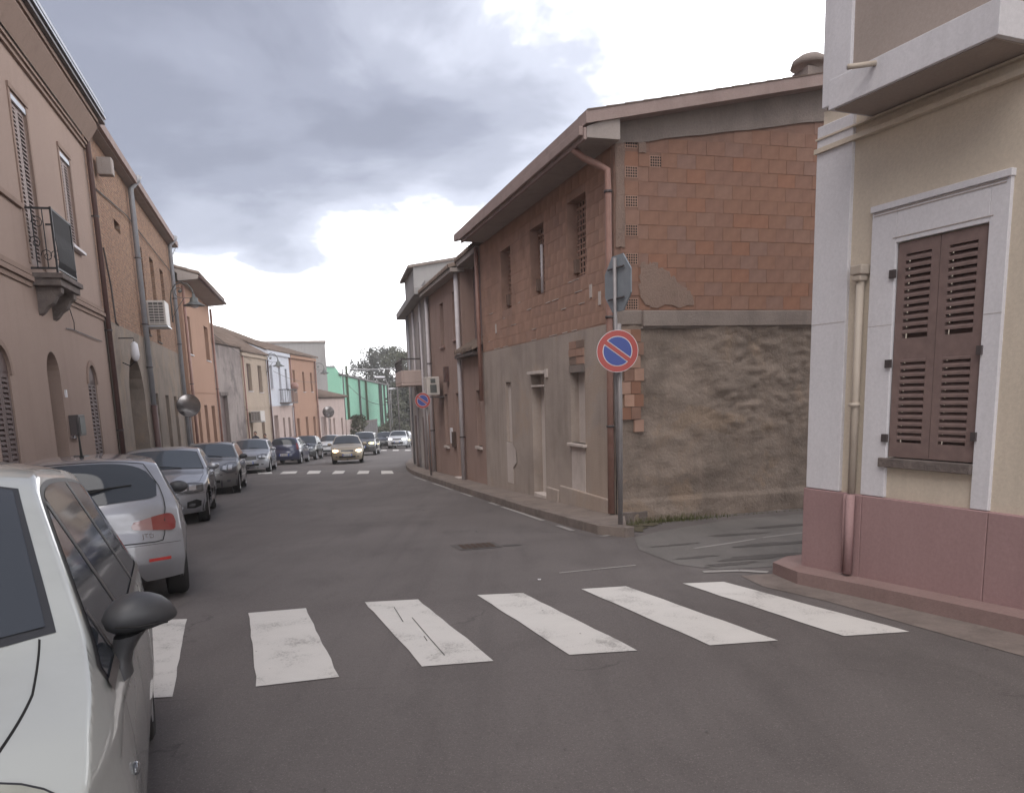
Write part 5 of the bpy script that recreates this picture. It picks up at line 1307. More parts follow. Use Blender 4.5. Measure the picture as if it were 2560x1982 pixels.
mb = MB(); mb.box(frK, wf0, win[0], -.03, .02, .6, 2.90); mb.box(frK, win[1], wf1, -.03, .02, .6, 2.90); mb.box(frK, win[0], win[1], -.03, .02, win[3] + .0, 2.90)
mb.box(frK, wf0 - .01, wf1 + .01, -.045, .02, 2.90, 2.95); ff = mb.build('window_surround', M['p_white'], r4, bevel=.004)
for (a, b, y, z, h) in ((wf0 + .02, wf1 - .03, -.034, 2.865, .008), (wf0 + .02, wf1 - .03, -.034, 2.885, .008), (win[0] - .03, win[1] + .03, -.034, win[3] + .035, .007), (wf0, win[0], -.0315, 2.0, .003), (win[1], wf1, -.0315, 2.0, .003)):
    mb = MB(); mb.box(frK, a, b, y, -.029, z, z + h); mb.build('groove', M['soffit'], ff)
shutter(r4, frK, win[0] + .01, win[1] - .01, -.01, win[2] + .01, win[3] - .01, M['shutter_faded'], M['brown_wood'], 26, tilt=.028, t=.04, rails=(1.80,))
for (a, b, z) in [(win[0] - .035, win[0] + .02, z) for z in (1.06, 1.66, 2.36)] + [(win[1] - .02, win[1] + .02, z) for z in (1.1, 1.72)]:
    mb = MB(); mb.box(frK, a, b, -.05, -.03, z, z + .065); mb.build('hinge', M['gutter_dark'], r4)
mb = MB(); mb.box(frK, win[0] - .05, win[1] + .0, -.06, .1, win[2] - .075, win[2]); mb.build('sill', M['stone'], r4, bevel=.006)
# plinth with shallow joints
mb = MB()
for (a, b) in ((-.04, K(5.36) - .48), (K(5.36) - .475, wf0 + .04), (wf0 + .045, wf1 + .02), (wf1 + .025, wf1 + 1.4), (wf1 + 1.405, kx1)):
    mb.box(frK, a, b, -.055, .3, -1, .595)
mb.hexa([frK(-.04, -.04, -1), frK(kx1, -.05, -1), frK(kx1, .3, -1), frK(-.04, .3, -1), frK(-.04, -.04, .585), frK(kx1, -.05, .585), frK(kx1, .3, .585), frK(-.04, .3, .585)])
mb.quad(frK(-.04, -.055, -1), frK(-.04, -.055, .595), frK(-.04, 5, .595), frK(-.04, 5, -1)); mb.build('plinth', M['p_plinth'], r4, bevel=.006)
# downpipe
px_ = .52
mb = MB(); mb.smooth = True; mb.tube([frK(px_, -.05, 2.42), frK(px_, -.05, .6)], .032, 12); dp_ = mb.build('drain_pipe', M['p_cream_pipe'], r4)
mb = MB(); mb.box(frK, px_ - .062, px_ + .062, -.11, -.0, 2.43, 2.51); mb.box(frK, px_ - .044, px_ + .044, -.10, -.01, 2.38, 2.43); mb.build('pipe_head', M['p_cream_pipe'], dp_, bevel=.012)
mb = MB(); mb.smooth = True; mb.tube([frK(px_, -.06, 1.35), frK(px_, -.06, 1.38)], .046, 12); mb.build('pipe_clip', M['p_cream_pipe'], dp_)
mb = MB(); mb.smooth = True; mb.tube([frK(px_ + .04, -.10, .6), frK(px_ + .04, -.10, -.10)], .036, 12); mb.tube([frK(px_ - .03, -.09, .6), frK(px_ - .03, -.09, -.10)], .014, 8); mb.build('pipe_shoe', M['p_plinth'], dp_)
# moulding and first floor slab
mb = MB(); mb.box(frK, -.05, kx1, -.055, .02, 3.52, 3.56); mb.box(frK, -.045, kx1, -.045, .02, 3.63, 3.645); mb.build('string_moulding', M['p_wall'], r4)
sx0, sx1, sy = K(5.80), K(4.44), .46
mb = MB(); mb.box(frK, sx0 - .02, sx1, -sy, .02, 3.66, 3.88); sl_ = mb.build('balcony_slab', M['p_white'], r4, bevel=.004)
mb = MB(); mb.box(frK, sx0 + .02, sx1 - .04, -sy + .03, 0, 3.652, 3.662); mb.build('slab_underside', M['p_wall_up'], sl_)
mb = MB(); mb.smooth = True; xx = sx0 + .33; mb.tube([frK(xx + .1, -sy - .0, 3.84), frK(xx + .02, -sy - .12, 3.835), frK(xx, -sy - .17, 3.83)], .02, 8); mb.build('water_spout', M['p_cream_pipe'], sl_)
mb = MB(); mb.box(frK, -.4, kx1, -.3, 5, 7.5, 7.7); mb.build('roof_slab', M['p_wall_up'], r4)
mb = MB(); blob(mb, 4.75, 4.78, .05, .09, .125, seed=3); mb.build('drain_cover', M['rust'], label='small dark cover in the reddish pavement under the brown shutters', cat='drain cover')

# ------------------------------------------------------------------ cars
LEG = math.radians
def cr_interp(K_, u):
    n = len(K_); i = min(int(u), n - 2); t = u - i
    p1, p2 = K_[i], K_[i + 1]; p0 = K_[i - 1] if i > 0 else p1; p3 = K_[i + 2] if i + 2 < n else p2
    out = []
    for a, b, c, d in zip(p0, p1, p2, p3):
        m1, m2 = (c - a) * .5 * .62, (d - b) * .5 * .62
        out.append((2 * t**3 - 3 * t**2 + 1) * b + (t**3 - 2 * t**2 + t) * m1 + (-2 * t**3 + 3 * t**2) * c + (t**3 - t**2) * m2)
    return out
HATCH_C = [(.10, .20), (.01, .38), (.02, .58), (.16, .76), (.58, .93), (1.08, 1.02), (1.88, 1.44), (2.5, 1.49), (3.55, 1.43), (3.86, 1.06), (3.93, .92), (3.95, .75), (4.01, .60), (4.03, .42), (3.97, .24)]
HATCH_E = [(.42, .22), (.42, .38), (.42, .58), (.48, .74), (.76, .88), (1.30, .98), (1.98, 1.37), (2.5, 1.42), (3.42, 1.355), (3.70, 1.00), (3.76, .88), (3.80, .72), (3.80, .60), (3.80, .42), (3.80, .26)]
SEDAN_C = [(.10, .20), (.01, .36), (.02, .56), (.12, .74), (.75, .90), (1.40, .98), (2.15, 1.36), (2.75, 1.43), (3.45, 1.38), (4.02, 1.08), (4.50, 1.04), (4.58, .82), (4.62, .62), (4.62, .42), (4.56, .24)]
SEDAN_E = [(.50, .22), (.50, .36), (.50, .56), (.56, .72), (1.0, .86), (1.62, .95), (2.25, 1.31), (2.75, 1.37), (3.35, 1.32), (3.86, 1.02), (4.28, .98), (4.32, .80), (4.32, .62), (4.32, .42), (4.32, .26)]
WAGON_C = [(.10, .20), (.01, .38), (.02, .58), (.12, .76), (.65, .92), (1.20, 1.0), (1.95, 1.40), (2.6, 1.46), (3.9, 1.42), (4.28, 1.06), (4.38, .92), (4.40, .75), (4.45, .60), (4.45, .42), (4.40, .24)]
WAGON_E = [(.46, .22), (.46, .38), (.46, .58), (.52, .74), (.86, .88), (1.42, .97), (2.05, 1.34), (2.6, 1.40), (3.8, 1.36), (4.12, 1.0), (4.18, .88), (4.20, .72), (4.20, .60), (4.20, .42), (4.20, .26)]
SUV_C = [(.08, .28), (.01, .48), (.02, .72), (.10, .92), (.60, 1.06), (1.15, 1.13), (1.80, 1.54), (2.5, 1.60), (3.7, 1.56), (4.10, 1.18), (4.22, 1.05), (4.26, .88), (4.33, .70), (4.34, .50), (4.28, .32)]
SUV_E = [(.44, .30), (.44, .48), (.44, .72), (.50, .90), (.82, 1.02), (1.38, 1.10), (1.90, 1.48), (2.5, 1.54), (3.6, 1.50), (3.95, 1.12), (4.02, 1.0), (4.06, .86), (4.06, .70), (4.06, .50), (4.06, .34)]
def sm(t): t = max(0, min(1, t)); return t * t * (3 - 2 * t)

class Car:
    def __init__(c, name, label, cat, C_, E_, W, wheelr, ax0, ax1, s, l, yaw, mat, group=None, glass='carglass', scalez=1.0, scalex=1.0, fine=1.0, sill_=.23, belt=(.90, .98), tumble=.46, dz=0.0, s_is_front=True):
        c.C = [(x * scalex, z * scalez) for x, z in C_]; c.E = [(x * scalex, z * scalez) for x, z in E_]; c.W = W
        c.wr, c.ax = wheelr, (ax0 * scalex, ax1 * scalex); c.sill = sill_; c.belt = (belt[0] * scalez, belt[1] * scalez); c.tb = tumble
        c.xF, c.xR = c.E[1][0], c.E[13][0]; c.fine = fine; c.L = c.C[13][0]
        # placement: local x runs from front bumper to rear, yaw is the world angle of local +x
        c.yaw = yaw; o = SL(s, l, absz=0); c.o = Vector((o.x, o.y, 0)); c.d = Vector((math.cos(yaw), math.sin(yaw), 0)); c.n = Vector((-math.sin(yaw), math.cos(yaw), 0))
        def zg(p): v = Vector((p.x, p.y)); return gz(v.dot(SD))
        c.z0 = zg(c.o + c.d * c.ax[0]); c.z1 = zg(c.o + c.d * c.ax[1]); c.kz = (c.z1 - c.z0) / (c.ax[1] - c.ax[0])
        c.dz = dz
        cen = c.w(c.L / 2, 0, 0)
        c.root = thing(name, cen, label, cat, group); c.paint = mat; c.glass = M[glass]
    def w(c, x, y, z):
        p = c.o + c.d * x + c.n * y; return Vector((p.x, p.y, z + c.dz + c.z0 + c.kz * (x - c.ax[0])))
    def Y(c, x, z):
        L = c.L; h = c.W / 2
        f = 1 - .11 * max(0, (1.05 - x) / .65) ** 2 - .085 * max(0, (x - (L - .85)) / .65) ** 2
        low = 1 - .045 * sm((.48 - z) / .3) 
        t = min(1, max(0, x / L)); zb_ = c.belt[0] + (c.belt[1] - c.belt[0]) * t
        up = max(0, z - zb_ + .06); y = h * f * low * (1 - .02 * sm((z - .62) / .3)) - c.tb * (math.sqrt(up * up + .0009) - .03 if up > 0 else 0)
        # slight swelling over the wheels
        for a in c.ax: y += .018 * math.exp(-((x - a) / .36) ** 2) * sm((.85 - z) / .3)
        return y
    def zbot(c, x):
        z = c.sill; R = c.wr + .055
        for a in c.ax:
            d = abs(x - a)
            if d < R: z = max(z, c.wr + math.sqrt(R * R - d * d))
        return z
    def Epos(c, u): return cr_interp(c.E, u)
    def ztop(c, x):
        lo, hi = 3.0, 11.0
        if x <= c.Epos(3)[0]:
            lo, hi = 2.0, 3.0
            z2, z3 = c.E[2][1], c.E[3][1]; x2, x3 = c.E[2][0], c.E[3][0]; return z2 + (z3 - z2) * sm((x - x2) / max(1e-4, x3 - x2)) ** .6
        if x >= c.E[11][0]: return c.E[11][1]
        for _ in range(30):
            m = (lo + hi) / 2
            if c.Epos(m)[0] < x: lo = m
            else: hi = m
        return c.Epos(lo)[1]
    def over(c, u, v, off=0.0, p=2.6):
        def raw(u, v):
            u = max(0, min(14, u))
            xc, zc_ = cr_interp(c.C, u); xe, ze = c.Epos(u); ye = c.Y(xe, ze); a = abs(v) ** (p if 3.2 < u < 10.5 else 2.8)
            return Vector((xc + (xe - xc) * a, v * ye, zc_ + (ze - zc_) * a))
        q = raw(u, v)
        if off:
            du = raw(u + .02, v) - raw(u - .02, v); dv = raw(u, min(1, v + .02)) - raw(u, max(-1, v - .02)); n = dv.cross(du).normalized()
            cen = Vector((c.L / 2, 0, .5))
            if n.dot(q - cen) < 0: n = -n
            q = q + n * off
        return q
    def side(c, x, z, sg, off=0.0):
        y = c.Y(x, z); q = Vector((x, sg * y, z))
        if off:
            dy_dx = (c.Y(x + .01, z) - c.Y(x - .01, z)) / .02; dy_dz = (c.Y(x, z + .01) - c.Y(x, z - .01)) / .02
            n = Vector((-dy_dx, 1, -dy_dz)).normalized(); q = Vector((x + n.x * off, sg * (y + n.y * off), z + n.z * off))
        return q
    def body(c):
        f = c.fine; mb = MB(); mb.smooth = True
        nu = int(14 * 6 * f); nv = int(26 * f)
        vsq = [-1 + 2 * j / nv for j in range(nv + 1)]
        vsq = [math.copysign(1 - (1 - abs(v)) ** 1.25, v) for v in vsq]
        us = [14 * i / nu for i in range(nu + 1)]
        mb.grid([[c.w(*c.over(u, v)) for v in vsq] for u in us])
        nx = int(90 * f); nz = int(14 * f)
        xs = [c.Epos(u)[0] for u in us if 2.99 <= u <= 11.01] + [c.xF + (c.E[3][0] - c.xF) * i / 4 for i in range(5)] + [c.xR]
        for a in c.ax:
            R = c.wr + .055
            for k in range(17): xs.append(a - R * math.cos(math.pi * k / 16))
        xs = sorted(xx for xx in xs if c.xF - 1e-6 <= xx <= c.xR + 1e-6)
        xs = [xx for i, xx in enumerate(xs) if i == 0 or xx - xs[i - 1] > 1e-5]
        for sg in (1, -1):
            rows = []
            for k in range(nz + 1):
                t = k / nz; row = []
                for x in xs:
                    zb_, zt_ = c.zbot(x), c.ztop(x); row.append(c.w(*c.side(x, zb_ + (zt_ - zb_) * t, sg)))
                rows.append(row)
            mb.grid(rows)
            # turned-in lower edge and arch lips
            mb.grid([[c.w(*c.side(x, c.zbot(x), sg)) for x in xs], [c.w(x, sg * (c.Y(x, c.zbot(x)) - .03), c.zbot(x) + .0) for x in xs]])
        o = mb.build('body', c.paint, c.root); c.bodyo = o
        # weld seams so the shading runs through
        import bmesh
        bm = bmesh.new(); bm.from_mesh(o.data); bmesh.ops.remove_doubles(bm, verts=bm.verts, dist=.0002); bmesh.ops.recalc_face_normals(bm, faces=bm.faces); bm.to_mesh(o.data); bm.free()
        # dark inside: wheel housings and floor
        mb = MB(); h = c.W / 2 - .05
        for sg in (1, -1):
            for a in c.ax:
                R = c.wr + .055; pts = [(a - R * math.cos(math.pi * k / 14), c.wr + R * math.sin(math.pi * k / 14)) for k in range(15)]; pts = [(a - R, c.sill)] + pts + [(a + R, c.sill)]
                mb.grid([[c.w(x, sg * (c.Y(x, z) - .012), z) for x, z in pts], [c.w(x, sg * (h - .32), z) for x, z in pts]])
                mb.poly([c.w(x, sg * (h - .30), z) for x, z in pts])
        mb.quad(c.w(.3, -h * .85, c.sill + .01), c.w(c.L - .3, -h * .85, c.sill + .01), c.w(c.L - .3, h * .85, c.sill + .01), c.w(.3, h * .85, c.sill + .01))
        mb.build('underside', M['under'], c.root)
    def opatch(c, name, lower, upper, m, off=.003, rows=6, parent=None, both=False, label=None, p=2.6):
        """patch on the bonnet/roof/front/rear sheet between two lists of (u, v)"""
        for sg in ((1, -1) if both else (1,)):
            mb = MB(); mb.smooth = True
            g = []
            for k in range(rows + 1):
                t = k / rows; g.append([c.w(*c.over(a[0] + (b[0] - a[0]) * t, sg * (a[1] + (b[1] - a[1]) * t), off, p)) for a, b in zip(lower, upper)])
            mb.grid(g); o = mb.build(name, m, parent or c.root, label)
            if off > .0015: c._solid(o)
        return o
    def _solid(c, o): pass
    def spatch(c, name, lower, upper, m, off=.003, rows=5, sides=(1, -1), parent=None, label=None):
        o = None
        for sg in sides:
            mb = MB(); mb.smooth = True
            mb.grid([[c.w(*c.side(a[0] + (b[0] - a[0]) * k / rows, a[1] + (b[1] - a[1]) * k / rows, sg, off)) for a, b in zip(lower, upper)] for k in range(rows + 1)])
            o = mb.build(name, m, parent or c.root, label)
        return o
    def sline(c, pts, w=.006, sides=(1, -1), name='panel_gap', m=None, off=.0018):
        for sg in sides:
            mb = MB()
            for (a, b) in zip(pts, pts[1:]):
                d = Vector((b[0] - a[0], b[1] - a[1])); L = d.length; n = Vector((-d.y, d.x)) / L * w / 2; k = max(1, int(L / .06))
                g0, g1 = [], []
                for i in range(k + 1):
                    x, z = a[0] + d.x * i / k, a[1] + d.y * i / k
                    g0.append(c.w(*c.side(x - n.x, z - n.y, sg, off))); g1.append(c.w(*c.side(x + n.x, z + n.y, sg, off)))
                mb.grid([g0, g1])
            mb.build(name, m or M['under'], c.root)
    def oline(c, pts, w=.006, name='panel_gap', m=None, off=.0018, both=True, parent=None):
        for sg in ((1, -1) if both else (1,)):
            mb = MB(); P = []
            for (a, b) in zip(pts, pts[1:]):
                k = 10
                for i in range(k): t = i / k; P.append(c.over(a[0] + (b[0] - a[0]) * t, sg * (a[1] + (b[1] - a[1]) * t), off))
            P.append(c.over(pts[-1][0], sg * pts[-1][1], off))
            mb2 = []
            g0, g1 = [], []
            for i, p in enumerate(P):
                t = (P[min(i + 1, len(P) - 1)] - P[max(0, i - 1)]).normalized(); n = t.cross(Vector((p.x - c.L / 2, p.y, p.z - .4)).normalized()).normalized() * w / 2
                g0.append(c.w(*(p - n))); g1.append(c.w(*(p + n)))
            mb.grid([g0, g1]); mb.build(name, m or M['under'], parent or c.root)
    def wheels(c, spokes=5, steer=0.0):
        wi = .205; n = 36 if c.fine >= .9 else 22
        proto = None
        for a in c.ax:
            for sg in (1, -1):
                yo = sg * (c.Y(a, .35) - .035); cen = c.w(a, yo, c.wr); ax = c.n * sg
                if proto and sg == proto_sg and False: pass
                r = c.wr
                mb = MB(); mb.smooth = True
                mb.lathe([(r * .64, -.012), (r * .72, .0), (r * .88, .004), (r * .97, -.012), (r, -.035), (r, -wi + .03), (r * .97, -wi + .01), (r * .6, -wi), (0.01, -wi)], cen, ax, n)
                ty = mb.build('wheel', M['tyre'], c.root)
                mb = MB(); mb.smooth = True; mb.lathe([(r * .66, -.01), (r * .63, -.03), (r * .60, -.09), (.001, -.10)], cen, ax, n); mb.build('rim_well', M['under'], ty)
                mb = MB(); mb.smooth = True; mb.lathe([(r * .68, -.006), (r * .66, .0), (r * .60, -.012), (r * .585, -.04)], cen, ax, n)
                mb.lathe([(.001, .0), (r * .14, -.002), (r * .17, -.03)], cen, ax, 14)
                mb.smooth = False; u = c.d; w_ = Vector((0, 0, 1))
                for k in range(spokes):
                    an = 2 * math.pi * k / spokes + .3; dd = u * math.cos(an) + w_ * math.sin(an); pp = -u * math.sin(an) + w_ * math.cos(an)
                    i0, i1 = cen + dd * r * .1 - ax * .008, cen + dd * r * .63 - ax * .01
                    a0, a1 = pp * r * .085, pp * r * .06; back = -ax * .03
                    mb.hexa([i0 - a0 + back, i1 - a1 + back, i1 + a1 + back, i0 + a0 + back, i0 - a0, i1 - a1, i1 + a1, i0 + a0])
                mb.build('rim', M['rim'], ty)
    def glassset(c, x_mir, splits=(.36, .70), mir_mat=None, quarter=True, hatch=True):
        E = c.E; # windscreen
        n = 14; vm = .90
        lo = [(5.10 + .0 * abs(v), v * vm) for v in [-1 + 2 * i / n for i in range(n + 1)]]; up = [(5.93 - .05 * abs(v) ** 4, v * vm * 1.0) for v in [-1 + 2 * i / n for i in range(n + 1)]]
        c.opatch('windscreen_seal', [(u - .06, v * 1.03) for u, v in lo], [(u + .035, v * 1.03) for u, v in up], M['blacktrim'], .002, 10)
        c.ws = c.opatch('windscreen', lo, up, c.glass, .005, 10)
        if hatch:
            lo = [(8.95, v * .86) for v in [-1 + 2 * i / n for i in range(n + 1)]]; up = [(8.12 + .08 * abs(v) ** 4, v * .86) for v in [-1 + 2 * i / n for i in range(n + 1)]]
        else:
            lo = [(8.93, v * .88) for v in [-1 + 2 * i / n for i in range(n + 1)]]; up = [(8.10, v * .88) for v in [-1 + 2 * i / n for i in range(n + 1)]]
        c.rw = c.opatch('rear_window', lo, up, c.glass, .004, 8)
        # side glazing between belt and roof rail
        def zb_(x): t = x / c.L; return c.belt[0] + (c.belt[1] - c.belt[0]) * t + .015
        def zt_(x): return c.ztop(x) - .055
        xs = [c.E[5][0] - .1 + i * .02 for i in range(400)]
        ok = [x for x in xs if zt_(x) > zb_(x) + .01 and x < c.xR]
        xa, xb = ok[0], ok[-1] - (.12 if hatch else .05)
        cuts = [xa, xa + (xb - xa) * splits[0], xa + (xb - xa) * splits[1], xb]
        g = .0
        rng = [xa - .03 + (xb + .03 - xa + .03) * i / 60 for i in range(61)]
        c.spatch('window_trim', [(x, min(zb_(x) - .02, 9)) for x in rng], [(x, max(zb_(x) - .015, min(zt_(x) + .018, c.ztop(x) - .02))) for x in rng], M['blacktrim'], .002, 6)
        for i in range(3):
            a, b = cuts[i] + (.03 if i else 0), cuts[i + 1] - .03
            if i == 2: a = cuts[i] + .03
            r_ = [a + (b - a) * k / 24 for k in range(25)]
            c.spatch('side_window', [(x, zb_(x)) for x in r_], [(x, max(zb_(x) + .002, zt_(x))) for x in r_], c.glass, .0045, 6)
        c.cuts = cuts; c.zb_ = zb_
        # door gaps and handles
        xd = [xa + .1, cuts[1], cuts[2]]
        for x in xd:
            c.sline([(x, zb_(x) - .02), (x - .01, .62), (x, c.zbot(x) + .06)])
        c.sline([(xd[0], c.sill + .07), (xd[2], c.sill + .07)])
        for x in (cuts[1] - .14, cuts[2] - .12):
            for sg in ((1, -1) if not getattr(c, 'own_mirror', False) else (1,)):
                z = zb_(x) - .13; q = c.side(x, z, sg, .018); q0 = c.side(x - .07, z, sg, 0); q1 = c.side(x + .07, z, sg, 0)
                mb = MB(); mb.smooth = True; mb.tube([c.w(*q0), c.w(*(c.side(x - .05, z, sg, .022))), c.w(*c.side(x + .05, z, sg, .022)), c.w(*q1)], .011, 6); mb.build('door_handle', c.paint, c.root)
        # mirrors
        for sg in ((1, -1) if not getattr(c, 'own_mirror', False) else (1,)):
            z = zb_(x_mir) + .03; q = c.side(x_mir, z, sg, .0)
            mb = MB(); mb.smooth = True; Mr = Matrix.Rotation(c.yaw, 3, 'Z')
            cen = c.w(q.x, q.y + sg * .115, z + .035); mb.ball(cen, .075, .115, .072, Mr, 16, 10)
            mb.tube([c.w(q.x, q.y - sg * .02, z - .035), c.w(q.x, q.y + sg * .05, z - .02)], .028, 8, .022)
            mi = mb.build('door_mirror', mir_mat or c.paint, c.root)
        # wipers
        for v0, v1 in ((-.45, .05), (.25, .75)):
            mb = MB(); mb.tube([c.w(*c.over(5.09, v0, .012)), c.w(*c.over(5.16, (v0 + v1) / 2, .018)), c.w(*c.over(5.2, v1, .014))], .007, 5); mb.build('wiper', M['under'], c.root)
    def plate(c, rear=False, u=None, blue=True):
        uu = (12.6 if rear else 1.45) if u is None else u; ye = c.W / 2; v = .26 / ye; n = 8
        h = .055 / max(.1, abs(cr_interp(c.C, uu + .3)[1] - cr_interp(c.C, uu - .3)[1]) / .6)
        lo = [(uu - h, -v + 2 * v * i / n) for i in range(n + 1)]; up = [(uu + h, -v + 2 * v * i / n) for i in range(n + 1)]
        pl = c.opatch('number_plate', lo, up, M['plate'], .012, 3)
        if blue:
            for sgn in (-1, 1):
                a, b = (v * .84 * sgn, v * sgn)
                c.opatch('plate_band', [(uu - h, a), (uu - h, b)], [(uu + h, a), (uu + h, b)], M['plate_blue'], .014, 2, parent=pl)
        # dark characters, too far away to read
        mb = MB()
        for k in range(7):
            vv = -v * .68 + k * v * 1.36 / 6.4 + (.02 if k > 1 else 0) + (.02 if k > 4 else 0)
            a = c.over(uu - h * .6, vv, .0145); b = c.over(uu - h * .6, vv + v * .12, .0145); d = c.over(uu + h * .6, vv, .0145); e = c.over(uu + h * .6, vv + v * .12, .0145)
            mb.quad(c.w(*a), c.w(*b), c.w(*e), c.w(*d))
        mb.build('plate_character', M['gutter_dark'], pl)
    def front(c, hl='lamp_clear', grille=(2.25, 2.85, .46), hl_u=(2.15, 3.05), hl_v=(.52, .97), lowgr=(.7, 1.25, .55), gm='blackplastic', hl_side=.25, fogs=True, hl_tip=.0, bonnet=True, hl_round=.5):
        n = 12; a0, a1 = hl_v
        lo = []; up = []
        for i in range(n + 1):
            t = i / n; v = a0 + (a1 - a0) * t; cc = (1 - abs(2 * t - 1) ** 3); mid = hl_u[0] + (hl_u[1] - hl_u[0]) * (.45 + .12 * t)
            w0 = (mid - hl_u[0]) * (1 - hl_round + hl_round * cc) * (.35 + .65 * min(1, t * 2.2 + hl_tip)); w1 = (hl_u[1] - mid) * (1 - hl_round + hl_round * cc) * (.35 + .65 * min(1, t * 1.6 + hl_tip))
            lo.append((mid - w0, v)); up.append((mid + w1, v))
        bz = .02 if hl == 'lamp_near' else .09
        c.opatch('headlight_bezel', [(a - bz, b) for a, b in lo], [(a + bz, b) for a, b in up], M['blacktrim'], .004, 4, both=True)
        c.opatch('headlight', lo, up, M[hl], .007, 6, both=True)
        if hl == 'lamp_clear':
            for f0, f1 in ((.18, .42), (.52, .80)):
                i0, i1 = int(f0 * n), int(f1 * n); idx = range(i0, i1 + 1)
                c.opatch('reflector_bowl', [(lo[i][0] + (up[i][0] - lo[i][0]) * .22, lo[i][1]) for i in idx], [(lo[i][0] + (up[i][0] - lo[i][0]) * .78, lo[i][1]) for i in idx], M['bowl'], .010, 3, both=True)
        if bonnet:
            c.oline(getattr(c, 'bonnet_pts', [(3.15, 0.0), (3.15, .55), (3.3, .86), (4.2, .90), (5.02, .88)]))
        n = 10; v = grille[2]
        sh = lambda t: 1 - .35 * abs(2 * t - 1) ** 3
        lo = [(grille[0] + .1 * abs(2 * i / n - 1), -v + 2 * v * i / n) for i in range(n + 1)]; up = [(grille[1], (-v + 2 * v * i / n)) for i in range(n + 1)]
        c.gr = c.opatch('grille', lo, up, M[gm], .006, 4)
        lo = [(lowgr[0], -lowgr[2] + 2 * lowgr[2] * i / n) for i in range(n + 1)]; up = [(lowgr[1], -lowgr[2] + 2 * lowgr[2] * i / n) for i in range(n + 1)]
        c.opatch('air_intake', lo, up, M['under'], .006, 3)
        c.opatch('lower_lip', [(.02, -.97), (.02, -.5), (.02, 0), (.02, .5), (.02, .97)], [(.42, -.97), (.42, -.5), (.42, 0), (.42, .5), (.42, .97)], M['blackplastic'], .004, 3)
        c.oline([(2.02, 0), (2.02, .6), (2.05, .97)])
        if fogs:
            c.opatch('fog_lamp', [(.85, .66), (.8, .72), (.85, .78)], [(1.15, .66), (1.2, .72), (1.15, .78)], M['lamp_clear'], .008, 3, both=True)
    def rear(c, tl_u=(10.1, 11.6), tl_v=(.66, .98)):
        n = 8
        lo = [(tl_u[1] - .2 * abs(2 * i / n - 1) ** 3, tl_v[0] + (tl_v[1] - tl_v[0]) * i / n) for i in range(n + 1)]; up = [(tl_u[0] + .2 * abs(2 * i / n - 1) ** 3, tl_v[0] + (tl_v[1] - tl_v[0]) * i / n) for i in range(n + 1)]
        c.opatch('tail_light', lo, up, M['tail_red'], .006, 5, both=True)
        c.oline([(8.0, 0), (8.0, .88), (9.0, .92), (11.7, .86), (11.9, .8), (11.95, 0)])
YS = S_ANG
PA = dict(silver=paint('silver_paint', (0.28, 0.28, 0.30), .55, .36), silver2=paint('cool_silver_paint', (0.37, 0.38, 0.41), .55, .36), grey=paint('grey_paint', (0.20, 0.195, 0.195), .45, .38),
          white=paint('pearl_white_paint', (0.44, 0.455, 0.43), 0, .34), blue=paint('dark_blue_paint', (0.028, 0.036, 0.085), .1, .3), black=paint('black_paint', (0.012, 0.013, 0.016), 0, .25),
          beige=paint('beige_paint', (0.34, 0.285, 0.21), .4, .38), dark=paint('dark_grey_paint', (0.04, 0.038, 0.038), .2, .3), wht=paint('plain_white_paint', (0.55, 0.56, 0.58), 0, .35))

# 1. white hatchback beside the camera
NEAR_C = [(.10, .20), (.01, .38), (.02, .58), (.16, .80), (.58, .99), (1.02, 1.045), (1.92, 1.47), (2.5, 1.52), (3.45, 1.46), (3.80, 1.06), (3.90, .92), (3.95, .75), (4.01, .60), (4.03, .42), (3.97, .24)]
NEAR_E = [(.42, .22), (.42, .38), (.42, .58), (.48, .76), (.80, .92), (1.32, 1.05), (2.04, 1.415), (2.5, 1.455), (3.30, 1.39), (3.62, 1.00), (3.70, .88), (3.78, .72), (3.80, .60), (3.80, .42), (3.80, .26)]
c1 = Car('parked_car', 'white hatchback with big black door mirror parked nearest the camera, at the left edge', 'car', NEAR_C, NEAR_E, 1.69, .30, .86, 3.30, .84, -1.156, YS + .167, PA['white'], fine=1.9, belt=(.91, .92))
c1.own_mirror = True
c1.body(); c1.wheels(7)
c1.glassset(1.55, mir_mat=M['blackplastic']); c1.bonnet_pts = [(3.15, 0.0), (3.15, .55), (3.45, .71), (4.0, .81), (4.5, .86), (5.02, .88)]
c1.front(hl='lamp_near', hl_u=(2.35, 3.78), hl_v=(.42, .95), hl_round=.35, hl_tip=.5)
